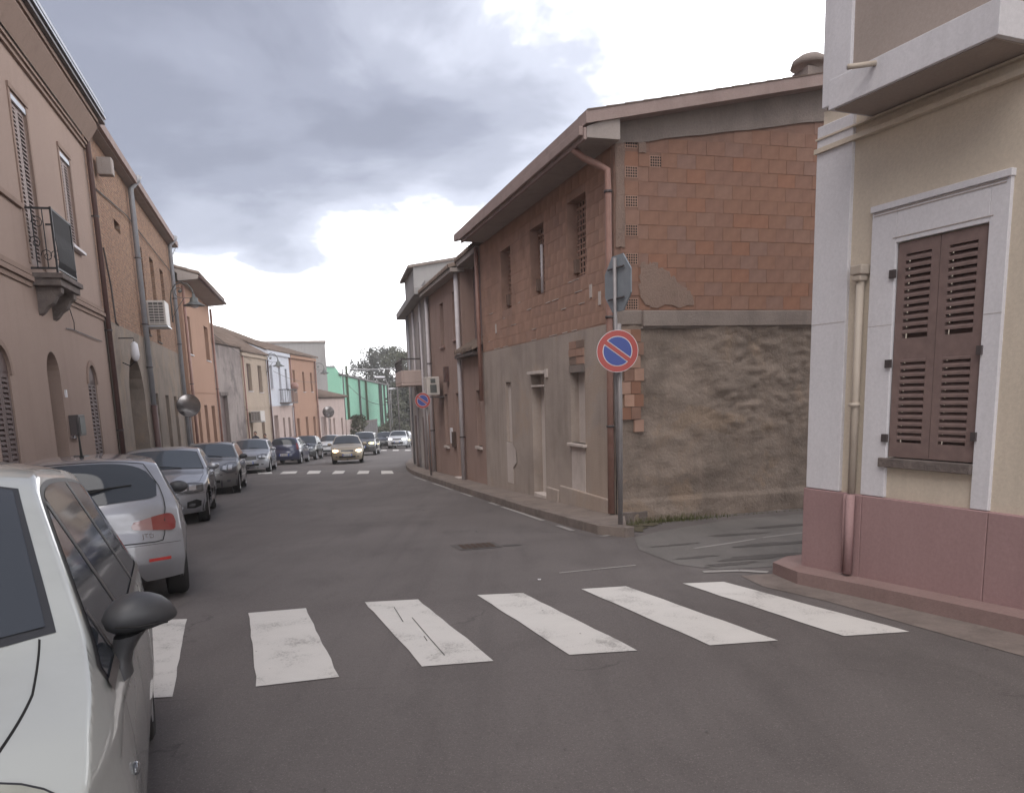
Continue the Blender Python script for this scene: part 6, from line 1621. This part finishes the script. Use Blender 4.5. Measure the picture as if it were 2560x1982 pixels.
def big_mirror(c):
    prof = [(0, .004, .004, .985), (.012, .036, .045, .982), (.035, .058, .070, .985), (.07, .071, .085, .990), (.11, .073, .086, .993), (.15, .066, .078, .993), (.185, .052, .062, .990), (.21, .034, .040, .984), (.224, .016, .018, .978), (.228, .002, .002, .976)]
    rows = []
    for t, h, d, zc_ in prof:
        row = []
        for k in range(25):
            a = 2 * math.pi * k / 24; ca, sa = math.cos(a), math.sin(a)
            dz_ = h * (sa if sa > 0 else sa * .86); dx_ = d * math.copysign(abs(ca) ** .8, ca)
            row.append(c.w(1.50 + dx_ + t * .12, -(.782 + t * .90), 1.028 + (zc_ - .985) + dz_ * .86))
        rows.append(row)
    mb = MB(); mb.smooth = True; mb.grid(rows); mi = mb.build('door_mirror', M['blackplastic'], c.root)
    rows = []
    for t, w1, w2 in ((0, .075, .050), (.25, .062, .040), (.5, .052, .034), (.75, .056, .034), (1, .08, .040)):
        cy = .858 - .045 * t - .01 * math.sin(t * 3.14); cz = .985 - .13 * t; row = []
        for k in range(17):
            a = 2 * math.pi * k / 16; row.append(c.w(1.50 - .02 * t + w1 * math.cos(a), -(cy + w2 * math.sin(a)), cz + .012 * math.sin(a)))
        rows.append(row)
    mb = MB(); mb.smooth = True; mb.grid(rows); mb.build('mirror_stalk', M['blackplastic'], mi)
    mb = MB(); mb.smooth = True; mb.tube([c.w(1.425, -.82, 1.018), c.w(1.415, -.88, 1.014), c.w(1.44, -.96, 1.012)], .0025, 5); mb.build('seam', M['under'], mi)
    # rubber strips and pillar bars of the side glass
    a, b = c.cuts[0], c.cuts[-1] + .1
    xs_ = [a - .06 + (b - a + .06) * i / 40 for i in range(41)]
    c.spatch('belt_moulding', [(x, c.zb_(x) - .022) for x in xs_], [(x, c.zb_(x) + .006) for x in xs_], M['rubber'], .009, 2, sides=(-1,))
    for x in c.cuts[1:3]:
        z0, z1 = c.zb_(x), c.ztop(x) - .06
        c.spatch('pillar_trim', [(x - .03, z0), (x + .0, z0)], [(x - .03, z1), (x + .0, z1)], M['rubber'], .008, 6, sides=(-1,))
    x = c.cuts[0] + .26; c.spatch('quarter_light_bar', [(x - .012, c.zb_(x)), (x + .012, c.zb_(x))], [(x - .012, c.ztop(x) - .06), (x + .012, c.ztop(x) - .06)], M['rubber'], .008, 4, sides=(-1,))
    # side repeater on the wing
    q = c.side(1.13, .70, -1, .004); mb = MB(); mb.smooth = True; mb.ball(c.w(*q), .032, .012, .016, Matrix.Rotation(c.yaw, 3, 'Z')); mb.build('side_repeater', M['lamp_clear'], c.root)
    # creases on the wing and the bonnet edge
    c.sline([(.95, .80), (1.25, .84), (1.8, .80), (3.2, .82)], .010, sides=(-1,), name='crease', m=PA['white'], off=.004)
    c.opatch('bonnet_crease', [(3.3, .62), (4, .66), (4.9, .70)], [(3.3, .635), (4, .675), (4.9, .715)], PA['white'], .004, 2, both=True)
big_mirror(c1); c1.plate(); c1.rear()
# 2. silver hatchback seen from behind
PI = math.pi
c2 = Car('parked_car', 'silver hatchback seen from behind, with long red tail lamp and wide dark rear window', 'car', HATCH_C, HATCH_E, 1.74, .31, .88, 3.42, 11.742, -2.876, YS + PI + .207, PA['silver'], fine=1.7, scalex=1.04, scalez=.965)
c2.body(); c2.wheels(5)
c2.glassset(1.62, mir_mat=M['blackplastic'], splits=(.42, .74)); c2.front()
def rear_hatch(c):
    # broad rear window with a vee shaped lower edge, over the plain one
    n = 24; lo = []; up = []
    for i in range(n + 1):
        a = -1 + 2 * i / n; v = a * .87; cc = max(0, 1 - abs(a) ** 5)
        lo.append((8.2 + (1.85 - .72 * abs(a)) * cc ** .45 * .62 + .3 * (1 - cc), v)); up.append((8.13 + .42 * (1 - cc ** .5), v))
    c.opatch('rear_window', lo, up, c.glass, .007, 12)
    lo2 = [(u - .12 if abs(v) < .7 else u, v * .86) for u, v in lo]; up2 = [(u + .08, v * .86) for u, v in up]
    # red lamps: pointed inner end, full round outer end
    n = 20
    for name, t0, t1, m in (('tail_light_clear', 0, .46, 'tail_clear'), ('tail_light', .46, 1.0, 'tail_red')):
        lo = []; up = []
        for i in range(n + 1):
            t = t0 + (t1 - t0) * i / n; v = .455 + .485 * t; h = (.17 + .42 * t) * (1 - max(0, (t - .80) / .2) ** 2.2) ** .5 * (1 - max(0, (.10 - t) / .1) ** 2) ** .5
            mid = 10.72 - .18 * t
            lo.append((mid + h, v)); up.append((mid - h, v))
        c.opatch(name, lo, up, M[m], .010, 6, both=True)
    lo = []; up = []
    for i in range(n + 1):
        t = i / n; v = .44 + .515 * t; h = (.22 + .43 * t) * (1 - max(0, (t - .80) / .2) ** 2.2) ** .5 * (1 - max(0, (.06 - t) / .06) ** 2) ** .5; mid = 10.72 - .18 * t
        lo.append((mid + h, v)); up.append((mid - h, v))
    c.opatch('lamp_bezel', lo, up, c.paint, .005, 4, both=True)
    c.oline([(8.08, .0), (8.08, .80), (8.6, .875), (9.3, .85), (11.3, .80), (11.72, .77), (11.78, .7), (11.78, 0)], .009, off=.009)
    c.oline([(11.95, 0), (11.95, .78), (12.0, .97)], .004)
    c.opatch('reflector', [(12.86, .60), (12.86, .84)], [(12.70, .60), (12.70, .84)], M['reflector'], .008, 4, both=True)
    # plate recess
    lo = [(13.25, -.45), (13.25, -.3), (13.25, 0), (13.25, .3), (13.25, .45)]; up = [(12.75, -.34), (12.42, -.26), (12.36, 0), (12.42, .26), (12.75, .34)]
    c.opatch('plate_recess', lo, up, c.paint, .004, 4)
    c.oline([(13.25, .45), (12.75, .34), (12.42, .26), (12.36, 0)], .007, off=.008)
    c.plate(True, 12.8)
    # lower diffuser
    c.opatch('valance', [(14, -.58), (14, 0), (14, .58)], [(13.5, -.50), (13.42, 0), (13.5, .50)], M['under'], .006, 4)
    # round badge
    ce = c.over(10.15, 0, .012); nrm = (c.over(10.15, 0, .03) - c.over(10.15, 0, .0)).normalized()
    W = c.w(*ce); A = (c.w(*(ce + nrm)) - W).normalized()
    mb = MB(); mb.smooth = True; mb.lathe([(.04, .0), (.042, .006), (.034, .007), (.030, .004)], W, A, 24); mb.lathe([(.030, .003), (.001, .004)], W, A, 24); bd = mb.build('round_badge', M['chrome'], c.root)
    u_ = Vector((0, 0, 1)).cross(A).normalized(); w_ = A.cross(u_)
    mb = MB(); q = W + A * .0065; mb.quad(q - u_ * .022 - w_ * .005, q - u_ * .006 - w_ * .005, q - u_ * .006 + w_ * .005, q - u_ * .022 + w_ * .005); mb.quad(q - u_ * .017 - w_ * .012, q - u_ * .011 - w_ * .012, q - u_ * .011 + w_ * .012, q - u_ * .017 + w_ * .012); mb.build('badge_cross', M['reflector'], bd)
    mb = MB(); mb.smooth = True; mb.tube([q + u_ * (.013 + .004 * math.sin(k * 1.2)) + w_ * (-.018 + k * .004) for k in range(10)], .0025, 5); mb.build('badge_snake', M['leaf2'], bd)
    # wiper on the rear glass
    mb = MB(); P = [c.over(8.72, -.02, .02), c.over(8.70, .2, .022), c.over(8.62, .55, .018)]; mb.tube([c.w(*p) for p in P], .010, 6, .006); P = [c.over(8.95, -.05, .02), c.over(8.78, .06, .03), c.over(8.68, .3, .028)]; mb.tube([c.w(*p) for p in P], .018, 6, .008); mb.ball(c.w(*c.over(8.95, -.06, .012)), .04, .04, .03); mb.build('rear_wiper', M['under'], c.root)
    # lettering at the lower corner of the tailgate
    cu = bpy.data.curves.new('lettering', 'FONT'); cu.body = 'JTD'; cu.size = .06; cu.extrude = .002; cu.space_character = 1.15
    to = bpy.data.objects.new('lettering_tmp', cu); col.objects.link(to); bpy.context.view_layer.update()
    me = bpy.data.meshes.new_from_object(to.evaluated_get(bpy.context.evaluated_depsgraph_get())); bpy.data.objects.remove(to)
    me.materials.clear(); me.materials.append(M['chrome'])
    p = c.over(11.5, .56, .006); p2 = c.over(11.5, .66, .006); W0 = c.w(*p); e1 = (c.w(*p2) - W0).normalized(); nn = (c.w(*c.over(11.3, .6, .05)) - c.w(*c.over(11.3, .6, .0))).normalized()
    e2 = nn.cross(e1).normalized()
    if e2.z < 0: e1 = -e1; e2 = -e2
    # reading direction must run to the viewer's right
    o = bpy.data.objects.new('lettering', me); col.objects.link(o); o.parent = c.root; org = parent_origin(c.root)
    for v in me.vertices: v.co = (W0 - org) + e1 * v.co.x + e2 * v.co.y + nn * v.co.z
rear_hatch(c2)
for o in [o for o in c2.root.children if o.name.startswith('rear_window')][:1]: bpy.data.objects.remove(o)
# aerial on the roof
def aerial(c, u=7.9, v=0, h=.42, lean=.10):
    p = c.over(u, v, 0); mb = MB(); mb.smooth = True; a = c.w(*p); b = a + Vector((0, 0, h)) + c.d * lean
    mb.tube([a, a + Vector((0, 0, .03)) + c.d * .01, b], .022, 8, .003); mb.build('aerial', M['under'], c.root)
aerial(c2, 7.6, -.0, .40, .05)
mb = MB(); mb.smooth = True; mb.tube([c1.w(*c1.over(6.3, .0, 0)), c1.w(*c1.over(6.3, 0, 0)) + Vector((0, 0, .05)) + c1.d * .1], .012, 6, .004)
mb.build('aerial', M['under'], c1.root)
# 3. silver saloon
c3 = Car('parked_car', 'silver saloon facing the camera, behind the silver hatchback', 'car', SEDAN_C, SEDAN_E, 1.80, .32, .80, 3.60, 14.943, -2.769, YS + .076, PA['silver2'], fine=1.1, glass='carglass_b')
c3.body(); c3.wheels(5); c3.glassset(1.75, hatch=False, splits=(.40, .78)); c3.front(grille=(2.25, 2.85, .34), hl_u=(2.2, 3.1), hl_v=(.40, .95), hl_round=.25, hl_tip=.6, lowgr=(.75, 1.3, .40)); c3.plate(); c3.rear()
c3.opatch('headlight_ring', [(2.45, .70), (2.35, .76), (2.45, .82)], [(2.7, .70), (2.8, .76), (2.7, .82)], M['chrome'], .009, 4, both=True)
c3.opatch('bumper_vent', [(.7, .62), (.62, .78), (.8, .9)], [(1.35, .62), (1.5, .80), (1.35, .9)], M['under'], .007, 4, both=True)
c3.opatch('grille_bar', [(2.2, -.015), (2.2, .015)], [(2.9, -.015), (2.9, .015)], PA['silver2'], .010, 3)
# 4. grey estate with roof rails
c4 = Car('parked_car', 'grey estate car with roof rails and black lower bumper, third in the parked row', 'car', WAGON_C, WAGON_E, 1.71, .31, .82, 3.43, 22.706, -2.847, YS + .021, PA['grey'], fine=.95, glass='carglass_b')
c4.body(); c4.wheels(5); c4.glassset(1.6, mir_mat=M['blackplastic']); c4.front(hl_u=(2.2, 3.7), hl_v=(.46, .96), grille=(2.35, 2.75, .30), lowgr=(.75, 1.2, .45), hl_round=.2, hl_tip=.1); c4.plate(); c4.rear()
c4.opatch('bumper_strip', [(1.72, v) for v in (-.97, -.5, 0, .5, .97)], [(1.86, v) for v in (-.97, -.5, 0, .5, .97)], M['blackplastic'], .008, 3)
c4.opatch('lower_bumper', [(.42, v) for v in (-.98, -.5, 0, .5, .98)], [(1.15, v) for v in (-.98, -.5, 0, .5, .98)], M['blackplastic'], .005, 3)
for sg in (1, -1):
    mb = MB(); mb.smooth = True; mb.tube([c4.w(*(c4.side(x, c4.ztop(x) - .01, sg, -.03) + Vector((0, 0, h)))) for x, h in ((2.15, 0), (2.25, .045), (2.8, .05), (3.6, .05), (3.75, .0))], .016, 6); mb.build('roof_rail', M['blackplastic'], c4.root)
# 5. silver compact saloon
c5 = Car('parked_car', 'silver compact car with dark grille, fourth in the parked row, before the far crossing', 'car', HATCH_C, HATCH_E, 1.79, .32, .86, 3.45, 35.0, -2.68, YS - .041, PA['silver2'], fine=.8, glass='carglass_b', scalex=1.06, scalez=1.0)
c5.body(); c5.wheels(5); c5.glassset(1.6); c5.front(grille=(2.0, 2.85, .45), hl_u=(2.25, 3.3), hl_v=(.47, .96), hl_round=.25, hl_tip=.4); c5.plate(); c5.rear()
c5.opatch('chrome_strip', [(.62, v) for v in (-.8, -.4, 0, .4, .8)], [(.70, v) for v in (-.8, -.4, 0, .4, .8)], M['chrome'], .008, 2)
# 6. dark blue hatchback from behind
c6 = Car('parked_car', 'dark blue hatchback seen from behind, beyond the far crossing', 'car', HATCH_C, HATCH_E, 1.68, .30, .86, 3.37, 43.6 + 4.05, -.85, YS + PI - .15, PA['blue'], fine=.7, scalez=1.0)
c6.body(); c6.wheels(5); c6.glassset(1.55); c6.front(); c6.rear(tl_u=(8.6, 10.6), tl_v=(.84, .98)); c6.plate(True, 12.4)
# 7. black small car with shield grille
c7 = Car('parked_car', 'black small car with a chrome shield grille of vertical bars, facing the camera', 'car', HATCH_C, HATCH_E, 1.70, .30, .82, 3.20, 49.0, -.62, YS - .16, PA['black'], fine=.7, scalex=.94, scalez=1.02)
c7.body(); c7.wheels(5); c7.glassset(1.45); c7.front(grille=(2.2, 2.95, .22), hl_u=(2.4, 3.6), hl_v=(.50, .93)); c7.plate(); c7.rear()
for k in range(7):
    v = -.19 + k * .38 / 6; c7.opatch('grille_bar', [(2.28 + .5 * abs(v), v - .010), (2.28 + .5 * abs(v), v + .010)], [(2.92, v - .010), (2.92, v + .010)], M['chrome'], .012, 3)
c7.oline([(2.95, 0), (2.95, .24), (2.6, .24), (2.25, .10), (2.2, 0)], .025, 'grille_frame', M['chrome'], .014)
# 8. white car half hidden
c8 = Car('parked_car', 'white car mostly hidden between the black small car and the beige car', 'car', HATCH_C, HATCH_E, 1.68, .30, .86, 3.37, 56.6, .95, YS - .22, PA['wht'], fine=.6, glass='carglass')
c8.body(); c8.wheels(5); c8.glassset(1.55); c8.front(); c8.rear()
# 9. beige oncoming car, headlamps lit
c9 = Car('oncoming_car', 'beige hatchback driving towards the camera with lit warm headlights, just beyond the far crossing', 'car', HATCH_C, HATCH_E, 1.66, .29, .80, 3.26, 40.2, 1.72, YS - .06, PA['beige'], fine=.8, scalex=.97, scalez=.985)
c9.body(); c9.wheels(5); c9.glassset(1.5); c9.front(hl='lamp_on', hl_u=(2.15, 3.0), hl_v=(.56, .94), grille=(2.2, 2.75, .42)); c9.plate(); c9.rear()
aerial(c9, 6.1, 0, .2, .1)
# 10. dark suv
c10 = Car('oncoming_car', 'dark tall car behind the beige hatchback with one yellow lit headlight showing', 'car', SUV_C, SUV_E, 1.82, .34, .86, 3.55, 53.0, 3.25, YS - .17, PA['dark'], fine=.7)
c10.body(); c10.wheels(5); c10.glassset(1.6); c10.front(hl='lamp_on_y', hl_u=(2.25, 2.85), hl_v=(.56, .94)); c10.plate(); c10.rear()
# 11-13 darker parked cars beyond
for (s_, l_, m_, lab, sx, y_) in ((62.5, 3.75, 'dark', 'dark grey parked car beyond the tall dark oncoming car', .95, -.25), (71.0, 6.1, 'black', 'second dark parked car in the distance, left of the white crossover', .95, -.27), (79.0, 8.6, 'silver2', 'farthest silver parked car, only its roof showing left of the white crossover', 1, -.28)):
    c = Car('parked_car', lab, 'car', HATCH_C, HATCH_E, 1.70, .30, .86, 3.37, s_, l_, YS + y_, PA[m_], fine=.55, scalex=sx, scalez=1.03)
    c.body(); c.wheels(5); c.glassset(1.55); c.front(); c.rear()
# 14 white crossover
c14 = Car('oncoming_car', 'white crossover driving towards the camera with white lit headlights', 'car', SUV_C, SUV_E, 1.84, .34, .90, 3.55, 69.6, 7.35, YS - .20, PA['wht'], fine=.7)
c14.body(); c14.wheels(5); c14.glassset(1.6); c14.front(hl='lamp_on_w', hl_u=(2.2, 3.1), hl_v=(.52, .94), lowgr=(.6, 1.5, .62)); c14.plate(); c14.rear()
c15 = Car('oncoming_car', 'pale car with an orange lit lamp half hidden behind the right side houses', 'car', HATCH_C, HATCH_E, 1.7, .30, .86, 3.37, 78.5, 11.3, YS - .27, PA['wht'], fine=.6)
c15.body(); c15.wheels(5); c15.glassset(1.55); c15.front(hl='lamp_on_y', hl_u=(2.0, 3.1), hl_v=(.6, .96)); c15.rear()

# ------------------------------------------------------------------ people
def person(s, l, h, label, hair='hair', turn=0.0, shirt='cloth'):
    base = SL(s, l, .13); t = thing('person', base, label, 'person')
    k = h / 1.7
    J = dict(pel=(0, 0, .92), wai=(0, 0, 1.08), che=(0, 0, 1.30), nec=(0, 0, 1.46), hed=(0, 0, 1.50))
    V = [(0, 0, .92), (0, 0, 1.10), (0, 0, 1.30), (0, 0, 1.42), (0, 0, 1.50), (.09, 0, .88), (.10, .03, .50), (.10, -.01, .09), (.10, .13, .04), (-.09, 0, .88), (-.10, -.06, .50), (-.10, -.12, .10), (-.10, .02, .04),
         (.17, 0, 1.38), (.22, -.03, 1.12), (.23, .05, .88), (-.17, 0, 1.38), (-.22, .02, 1.12), (-.22, .12, .90)]
    E_ = [(0, 1), (1, 2), (2, 3), (3, 4), (0, 5), (5, 6), (6, 7), (7, 8), (0, 9), (9, 10), (10, 11), (11, 12), (3, 13), (13, 14), (14, 15), (3, 16), (16, 17), (17, 18)]
    Rd = [.15, .13, .16, .07, .055, .10, .065, .05, .045, .10, .065, .05, .045, .06, .045, .035, .06, .045, .035]
    me = bpy.data.meshes.new('body'); me.from_pydata([(x * k, y * k, z * k) for x, y, z in V], E_, [])
    o = bpy.data.objects.new('body', me); col.objects.link(o); o.parent = t; o.rotation_euler = (0, 0, turn); me.materials.append(M[shirt])
    sk = o.modifiers.new('skin', 'SKIN'); o.modifiers.new('sub', 'SUBSURF').levels = 1
    for i, r in enumerate(Rd): me.skin_vertices[0].data[i].radius = (r * k, r * k * .8); me.skin_vertices[0].data[i].use_root = (i == 0)
    mb = MB(); mb.smooth = True; c = base + Vector((0, 0, 1.60 * k)); mb.ball(c, .078, .095, .115); mb.ball(c + Vector((0, -.09, -.01)), .016, .02, .025); mb.tube([base + Vector((0, 0, 1.44 * k)), c], .05, 8)
    for sx in (-1, 1): mb.ball(c + Vector((sx * .08, 0, -.01)), .012, .02, .03)
    mb.build('head', M['skin'], t)
    mb = MB(); mb.smooth = True; mb.ball(c + Vector((0, .018, .03)), .088, .10, .105); mb.build('hair', M[hair], t)
    for sx, p in ((1, (.23, .05, .84)), (-1, (-.22, .12, .86))):
        mb = MB(); mb.smooth = True; q = base + Matrix.Rotation(turn, 3, 'Z') @ (Vector(p) * k); mb.ball(q, .03, .022, .045)
        for f in range(4): mb.tube([q + Vector((0, -.02 + f * .013, -.03)), q + Vector((.005, -.02 + f * .013, -.08 - .008 * (f in (1, 2)))), q + Vector((-.008, -.02 + f * .013, -.10))], .008, 5)
        mb.tube([q + Vector((0, -.02, -.01)), q + Vector((.0, -.045, -.05))], .009, 5); mb.build('hand', M['skin'], t)
person(47.2, -3.05, 1.72, 'person with dark hair walking on the pavement behind the silver compact car')
person(48.8, -2.62, 1.55, 'shorter person walking on the pavement just right of the dark haired person', turn=.4)

# ------------------------------------------------------------------ pigeons on the tiled roof
for (s_, l_, z_, lab) in ((53.6, -1.9, 0, 'left pigeon perched on the tiled roof edge'), (55.3, -1.6, 0, 'right pigeon perched on the tiled roof edge')):
    fr_ = frM if s_ < 54 else frW
    p = fr_(fr_.L * (.80 if s_ < 54 else .25), 4.5, 7.4 if s_ < 54 else 7.0)
    t = thing('pigeon', p, lab, 'bird')
    mb = MB(); mb.smooth = True; mb.ball(p + Vector((0, 0, .14)), .16, .08, .085, Matrix.Rotation(.5, 3, 'Y')); mb.tube([p + Vector((-.1, 0, .18)), p + Vector((-.14, 0, .28))], .045, 8, .03); mb.ball(p + Vector((-.15, 0, .31)), .05, .04, .042); mb.tube([p + Vector((-.18, 0, .31)), p + Vector((-.23, 0, .30))], .014, 5, .003)
    mb.tube([p + Vector((.1, 0, .1)), p + Vector((.27, 0, .0))], .045, 6, .02); mb.tube([p + Vector((0, .02, .08)), p + Vector((0, .02, -.12))], .01, 5); mb.tube([p + Vector((0, -.02, .08)), p + Vector((0, -.02, -.12))], .01, 5); mb.build('body', M['gutter_dark'], t)

# ------------------------------------------------------------------ trees
def tree(s, l, h, w, label, kind='round', m='leaf', seed=0, n=2600, base=None, name='tree', leaf=.3):
    rnd = random.Random(seed); b = SL(s, l); b.z = gz(s) if base is None else base
    t = thing(name, b, label, 'tree')
    mb = MB(); mb.smooth = True; th = h * (.25 if kind == 'cone' else .45)
    pts = [b + Vector((rnd.uniform(-.15, .15) * i, rnd.uniform(-.15, .15) * i, h * .85 * i / 5)) for i in range(6)]
    mb.tube(pts, h * .028, 8, h * .006)
    lobes = []
    if kind == 'cone':
        for i in range(26):
            f = i / 25; z = h * (.10 + .88 * f); r = w * .5 * (math.sin(math.pi * min(1, (f * .82 + .12))) ** .7) * (1.05 - f * .6); a = rnd.uniform(0, 6.28)
            lobes.append((b + Vector((math.cos(a) * r * .35, math.sin(a) * r * .35, z)), r * rnd.uniform(.75, 1.1), h * .07))
    else:
        for i in range(17):
            a = rnd.uniform(0, 6.28); rr = w * .5 * math.sqrt(rnd.random()) * .75; z = h * rnd.uniform(.38, .93); rr *= 1.15 - abs(z / h - .6)
            c = b + Vector((math.cos(a) * rr, math.sin(a) * rr, z)); q = w * rnd.uniform(.13, .24); lobes.append((c, q, q * .75))
            mb.tube([pts[2], pts[2].lerp(c, .5) + Vector((0, 0, .1 * h * rnd.random())), c], h * .010, 6, h * .003)
    mb.build('trunk', M['bark'], t)
    mb = MB()
    for k in range(n):
        c, r, rz = lobes[rnd.randrange(len(lobes))]
        v = Vector((rnd.gauss(0, 1), rnd.gauss(0, 1), rnd.gauss(0, 1))).normalized() * (rnd.random() ** .4)
        p = c + Vector((v.x * r, v.y * r, v.z * rz)); L = leaf * rnd.uniform(.5, 1.3)
        a = Vector((rnd.gauss(0, 1), rnd.gauss(0, 1), rnd.gauss(0, .7))).normalized(); bb_ = a.cross(Vector((rnd.gauss(0, 1), rnd.gauss(0, 1), rnd.gauss(0, 1)))).normalized()
        mb.add([p - a * L * .5, p + bb_ * L * .28, p + a * L * .5, p - bb_ * L * .28], [(0, 1, 2, 3)])
    mb.build('crown', M[m], t)
def tz(s, v, u): return z_at(s, v, u)
def tree_px(u, v, s, w, label, **k):
    l = at_depth(u, s)[1]; b = gz(s); return tree(s, l, z_at(s, v, u) - b, w, label, base=b, **k)
tree_px(935, 890, 140, 8.0, 'ragged dark conifer rising behind the right end of the green hall', kind='cone', seed=1, n=3800)
tree_px(966, 860, 146, 11.0, 'tallest dark bushy tree behind the green hall', seed=2, n=6500, leaf=.4)
tree_px(998, 872, 138, 9.5, 'dark tree between the tallest tree and the right side houses', seed=3, n=5500, leaf=.4)
tree_px(1024, 862, 112, 8.0, 'lighter leaved tree partly hidden by the balcony of the pale house', seed=4, n=4500, m='leaf2', leaf=.35)
tree_px(1010, 950, 112, 7.0, 'low dark evergreen filling the end of the street', seed=5, n=5000, leaf=.4)
tree_px(985, 950, 142, 9, 'dark tree close behind the green hall corner', seed=6, n=5000, leaf=.42)
tree_px(885, 905, 140, 5.5, 'mid green tree showing over the green hall roof', kind='cone', seed=7, n=2200)
tree_px(840, 908, 140, 4.0, 'small tree top showing over the left end of the green hall', seed=8, n=1600)
tree_px(990, 1005, 108, 4.2, 'pale green shrub like tree beside the utility poles', seed=9, n=3000, m='leaf2')
tree_px(945, 1066, 96, 4.2, 'low bush at the foot of the green hall', seed=10, n=1600, m='leaf2', name='bush')
tree_px(870, 1036, 75.5, 3.4, 'ivy bush leaning over the garden wall', seed=12, n=1800, m='leaf2', name='bush')
# far belt of woodland closing the view
mb = MB(); rnd = random.Random(21)
for k in range(16000):
    s = rnd.uniform(150, 175); u = rnd.uniform(780, 1300); l = at_depth(u, 160)[1]; top = 6.5 + 2.2 * math.sin(u * .05) + rnd.uniform(-1, .6)
    p = SL(s, l, absz=rnd.uniform(-9, top - 6.5)); L = rnd.uniform(.5, 1.1)
    a = Vector((rnd.gauss(0, 1), rnd.gauss(0, 1), rnd.gauss(0, 1))).normalized(); b_ = a.cross(Vector((rnd.gauss(0, 1), rnd.gauss(0, 1), 1))).normalized()
    mb.add([p - a * L, p + b_ * L * .6, p + a * L, p - b_ * L * .6], [(0, 1, 2, 3)])
mb.build('far_wood', M['leaf'], kind='stuff')

# tall modern street lamps and poles near the hall
for (u0, v0, u1, v1, s, lab) in ((972, 958, 952, 943, 88, 'tall street light nearest the green hall with a flat white head'), (977, 985, 982, 972, 100, 'tall street light farther along beside the trees')):
    l = at_depth(u0, s)[1]; t = thing('street_light', SL(s, l), lab, 'street light', 'tall street lights at the street end')
    ztop = z_at(s, v1, u1); l1 = at_depth(u1, s)[1]
    mb = MB(); mb.smooth = True; mb.tube([SL(s, l, 0), SL(s, l, absz=ztop - .8), SL(s, l + (l1 - l) * .3, absz=ztop - .2), SL(s, l1, absz=ztop)], .08, 8, .045); mb.build('pole', M['pole'], t)
    mb = MB(); mb.smooth = True; mb.ball(SL(s, l1, absz=ztop), .62, .22, .13); mb.build('lamp_head', M['sign_white'], t)
for (u, s, h, lab) in ((861, 90, 8.6, 'thin dark utility pole in front of the green hall gable'), (995, 86, 6.5, 'utility pole beside the shrub like tree'), (905, 118, 9.4, 'pole carrying a white speaker like box over the hall roof')):
    l = at_depth(u, s)[1]; t = thing('utility_pole', SL(s, l), lab, 'pole')
    mb = MB(); mb.smooth = True; mb.tube([SL(s, l, 0), SL(s, l, h)], .09, 8, .06); mb.build('pole', M['gutter_dark'], t)
    mb = MB(); mb.tube([SL(s, l - .5, h - .4), SL(s, l + .5, h - .4)], .04, 6); mb.build('crossarm', M['gutter_dark'], t)
# overhead wires
def wire(name, a, b, sag, label, r=.014, m='gutter_dark'):
    pts = [a.lerp(b, i / 16) - Vector((0, 0, sag * 4 * (i / 16) * (1 - i / 16))) for i in range(17)]
    mb = MB(); mb.tube(pts, r, 5); mb.build(name, M[m], label=label, cat='cable')
wire('overhead_wire', SL(84, at_depth(815, 84)[1], absz=z_at(84, 915, 815)), SL(84, at_depth(1010, 84)[1], absz=z_at(84, 919, 1010)), .25, 'pale overhead wire crossing the street end above the green hall', .03, 'sign_white')
wire('overhead_wire', frM(frM.L, -.4, 3.5), frP(frP.L, -.3, 3.0), .3, 'thin wire running along the white and orange house fronts', .014)
wire('overhead_wire', frG(0, -.1, 5.1), frM(1.5, -.2, 4.0), .1, 'thin wire slanting down from the orange house to the cream house', .014)
wire('overhead_wire', frH(0, -.6, zg0 - 1), SL(92, at_depth(1000, 92)[1], absz=z_at(92, 1000, 1000)), 1.4, 'sagging dark wire in front of the green hall wall', .03)

# weeds along the foot of the gable wall
mb = MB(); rnd = random.Random(31)
for k in range(900):
    x = abs(rnd.gauss(.75, .45)) if k < 600 else rnd.uniform(.3, 4.8); y = -.22 - abs(rnd.gauss(0, .09 if k < 600 else .03)); h = rnd.uniform(.03, .17 if k < 600 else .07) * (1 if x < 1.6 else .7)
    b = frV(x, y, gz(10.7) - .01 - x * .004); d = Vector((rnd.gauss(0, .4), rnd.gauss(0, .4), 1)).normalized() * h; w = Vector((rnd.gauss(0, 1), rnd.gauss(0, 1), 0)).normalized() * .006
    mb.add([b - w, b + w, b + d], [(0, 1, 2)])
mb.build('weeds', M['grass'], kind='stuff')
# bare soil strip and stones by the sign post
mb = MB()
for i, (s, l, rs, rl) in enumerate(((10.35, 4.35, .3, .25), (10.65, 4.7, .2, .35))): blob(mb, s, l, rs, rl, .012, seed=20 + i)
mb.build('soil_patch', M['earth'], kind='structure')

# ------------------------------------------------------------------ air
hm = bpy.data.materials.new('air'); hm.use_nodes = True; nt = hm.node_tree; nt.nodes.clear()
ho = nt.nodes.new('ShaderNodeOutputMaterial'); pv = nt.nodes.new('ShaderNodeVolumePrincipled')
pv.inputs['Color'].default_value = (0.93, 0.92, 0.91, 1); pv.inputs['Density'].default_value = 0.0013
nt.links.new(pv.outputs[0], ho.inputs['Volume'])
mb = MB(); c = [SL(-30, -60, absz=-9), SL(-30, 60, absz=-9), SL(185, 60, absz=-9), SL(185, -60, absz=-9)]; mb.hexa(c + [v + Vector((0, 0, 26)) for v in c])
hz = mb.build('haze', hm, kind='stuff')
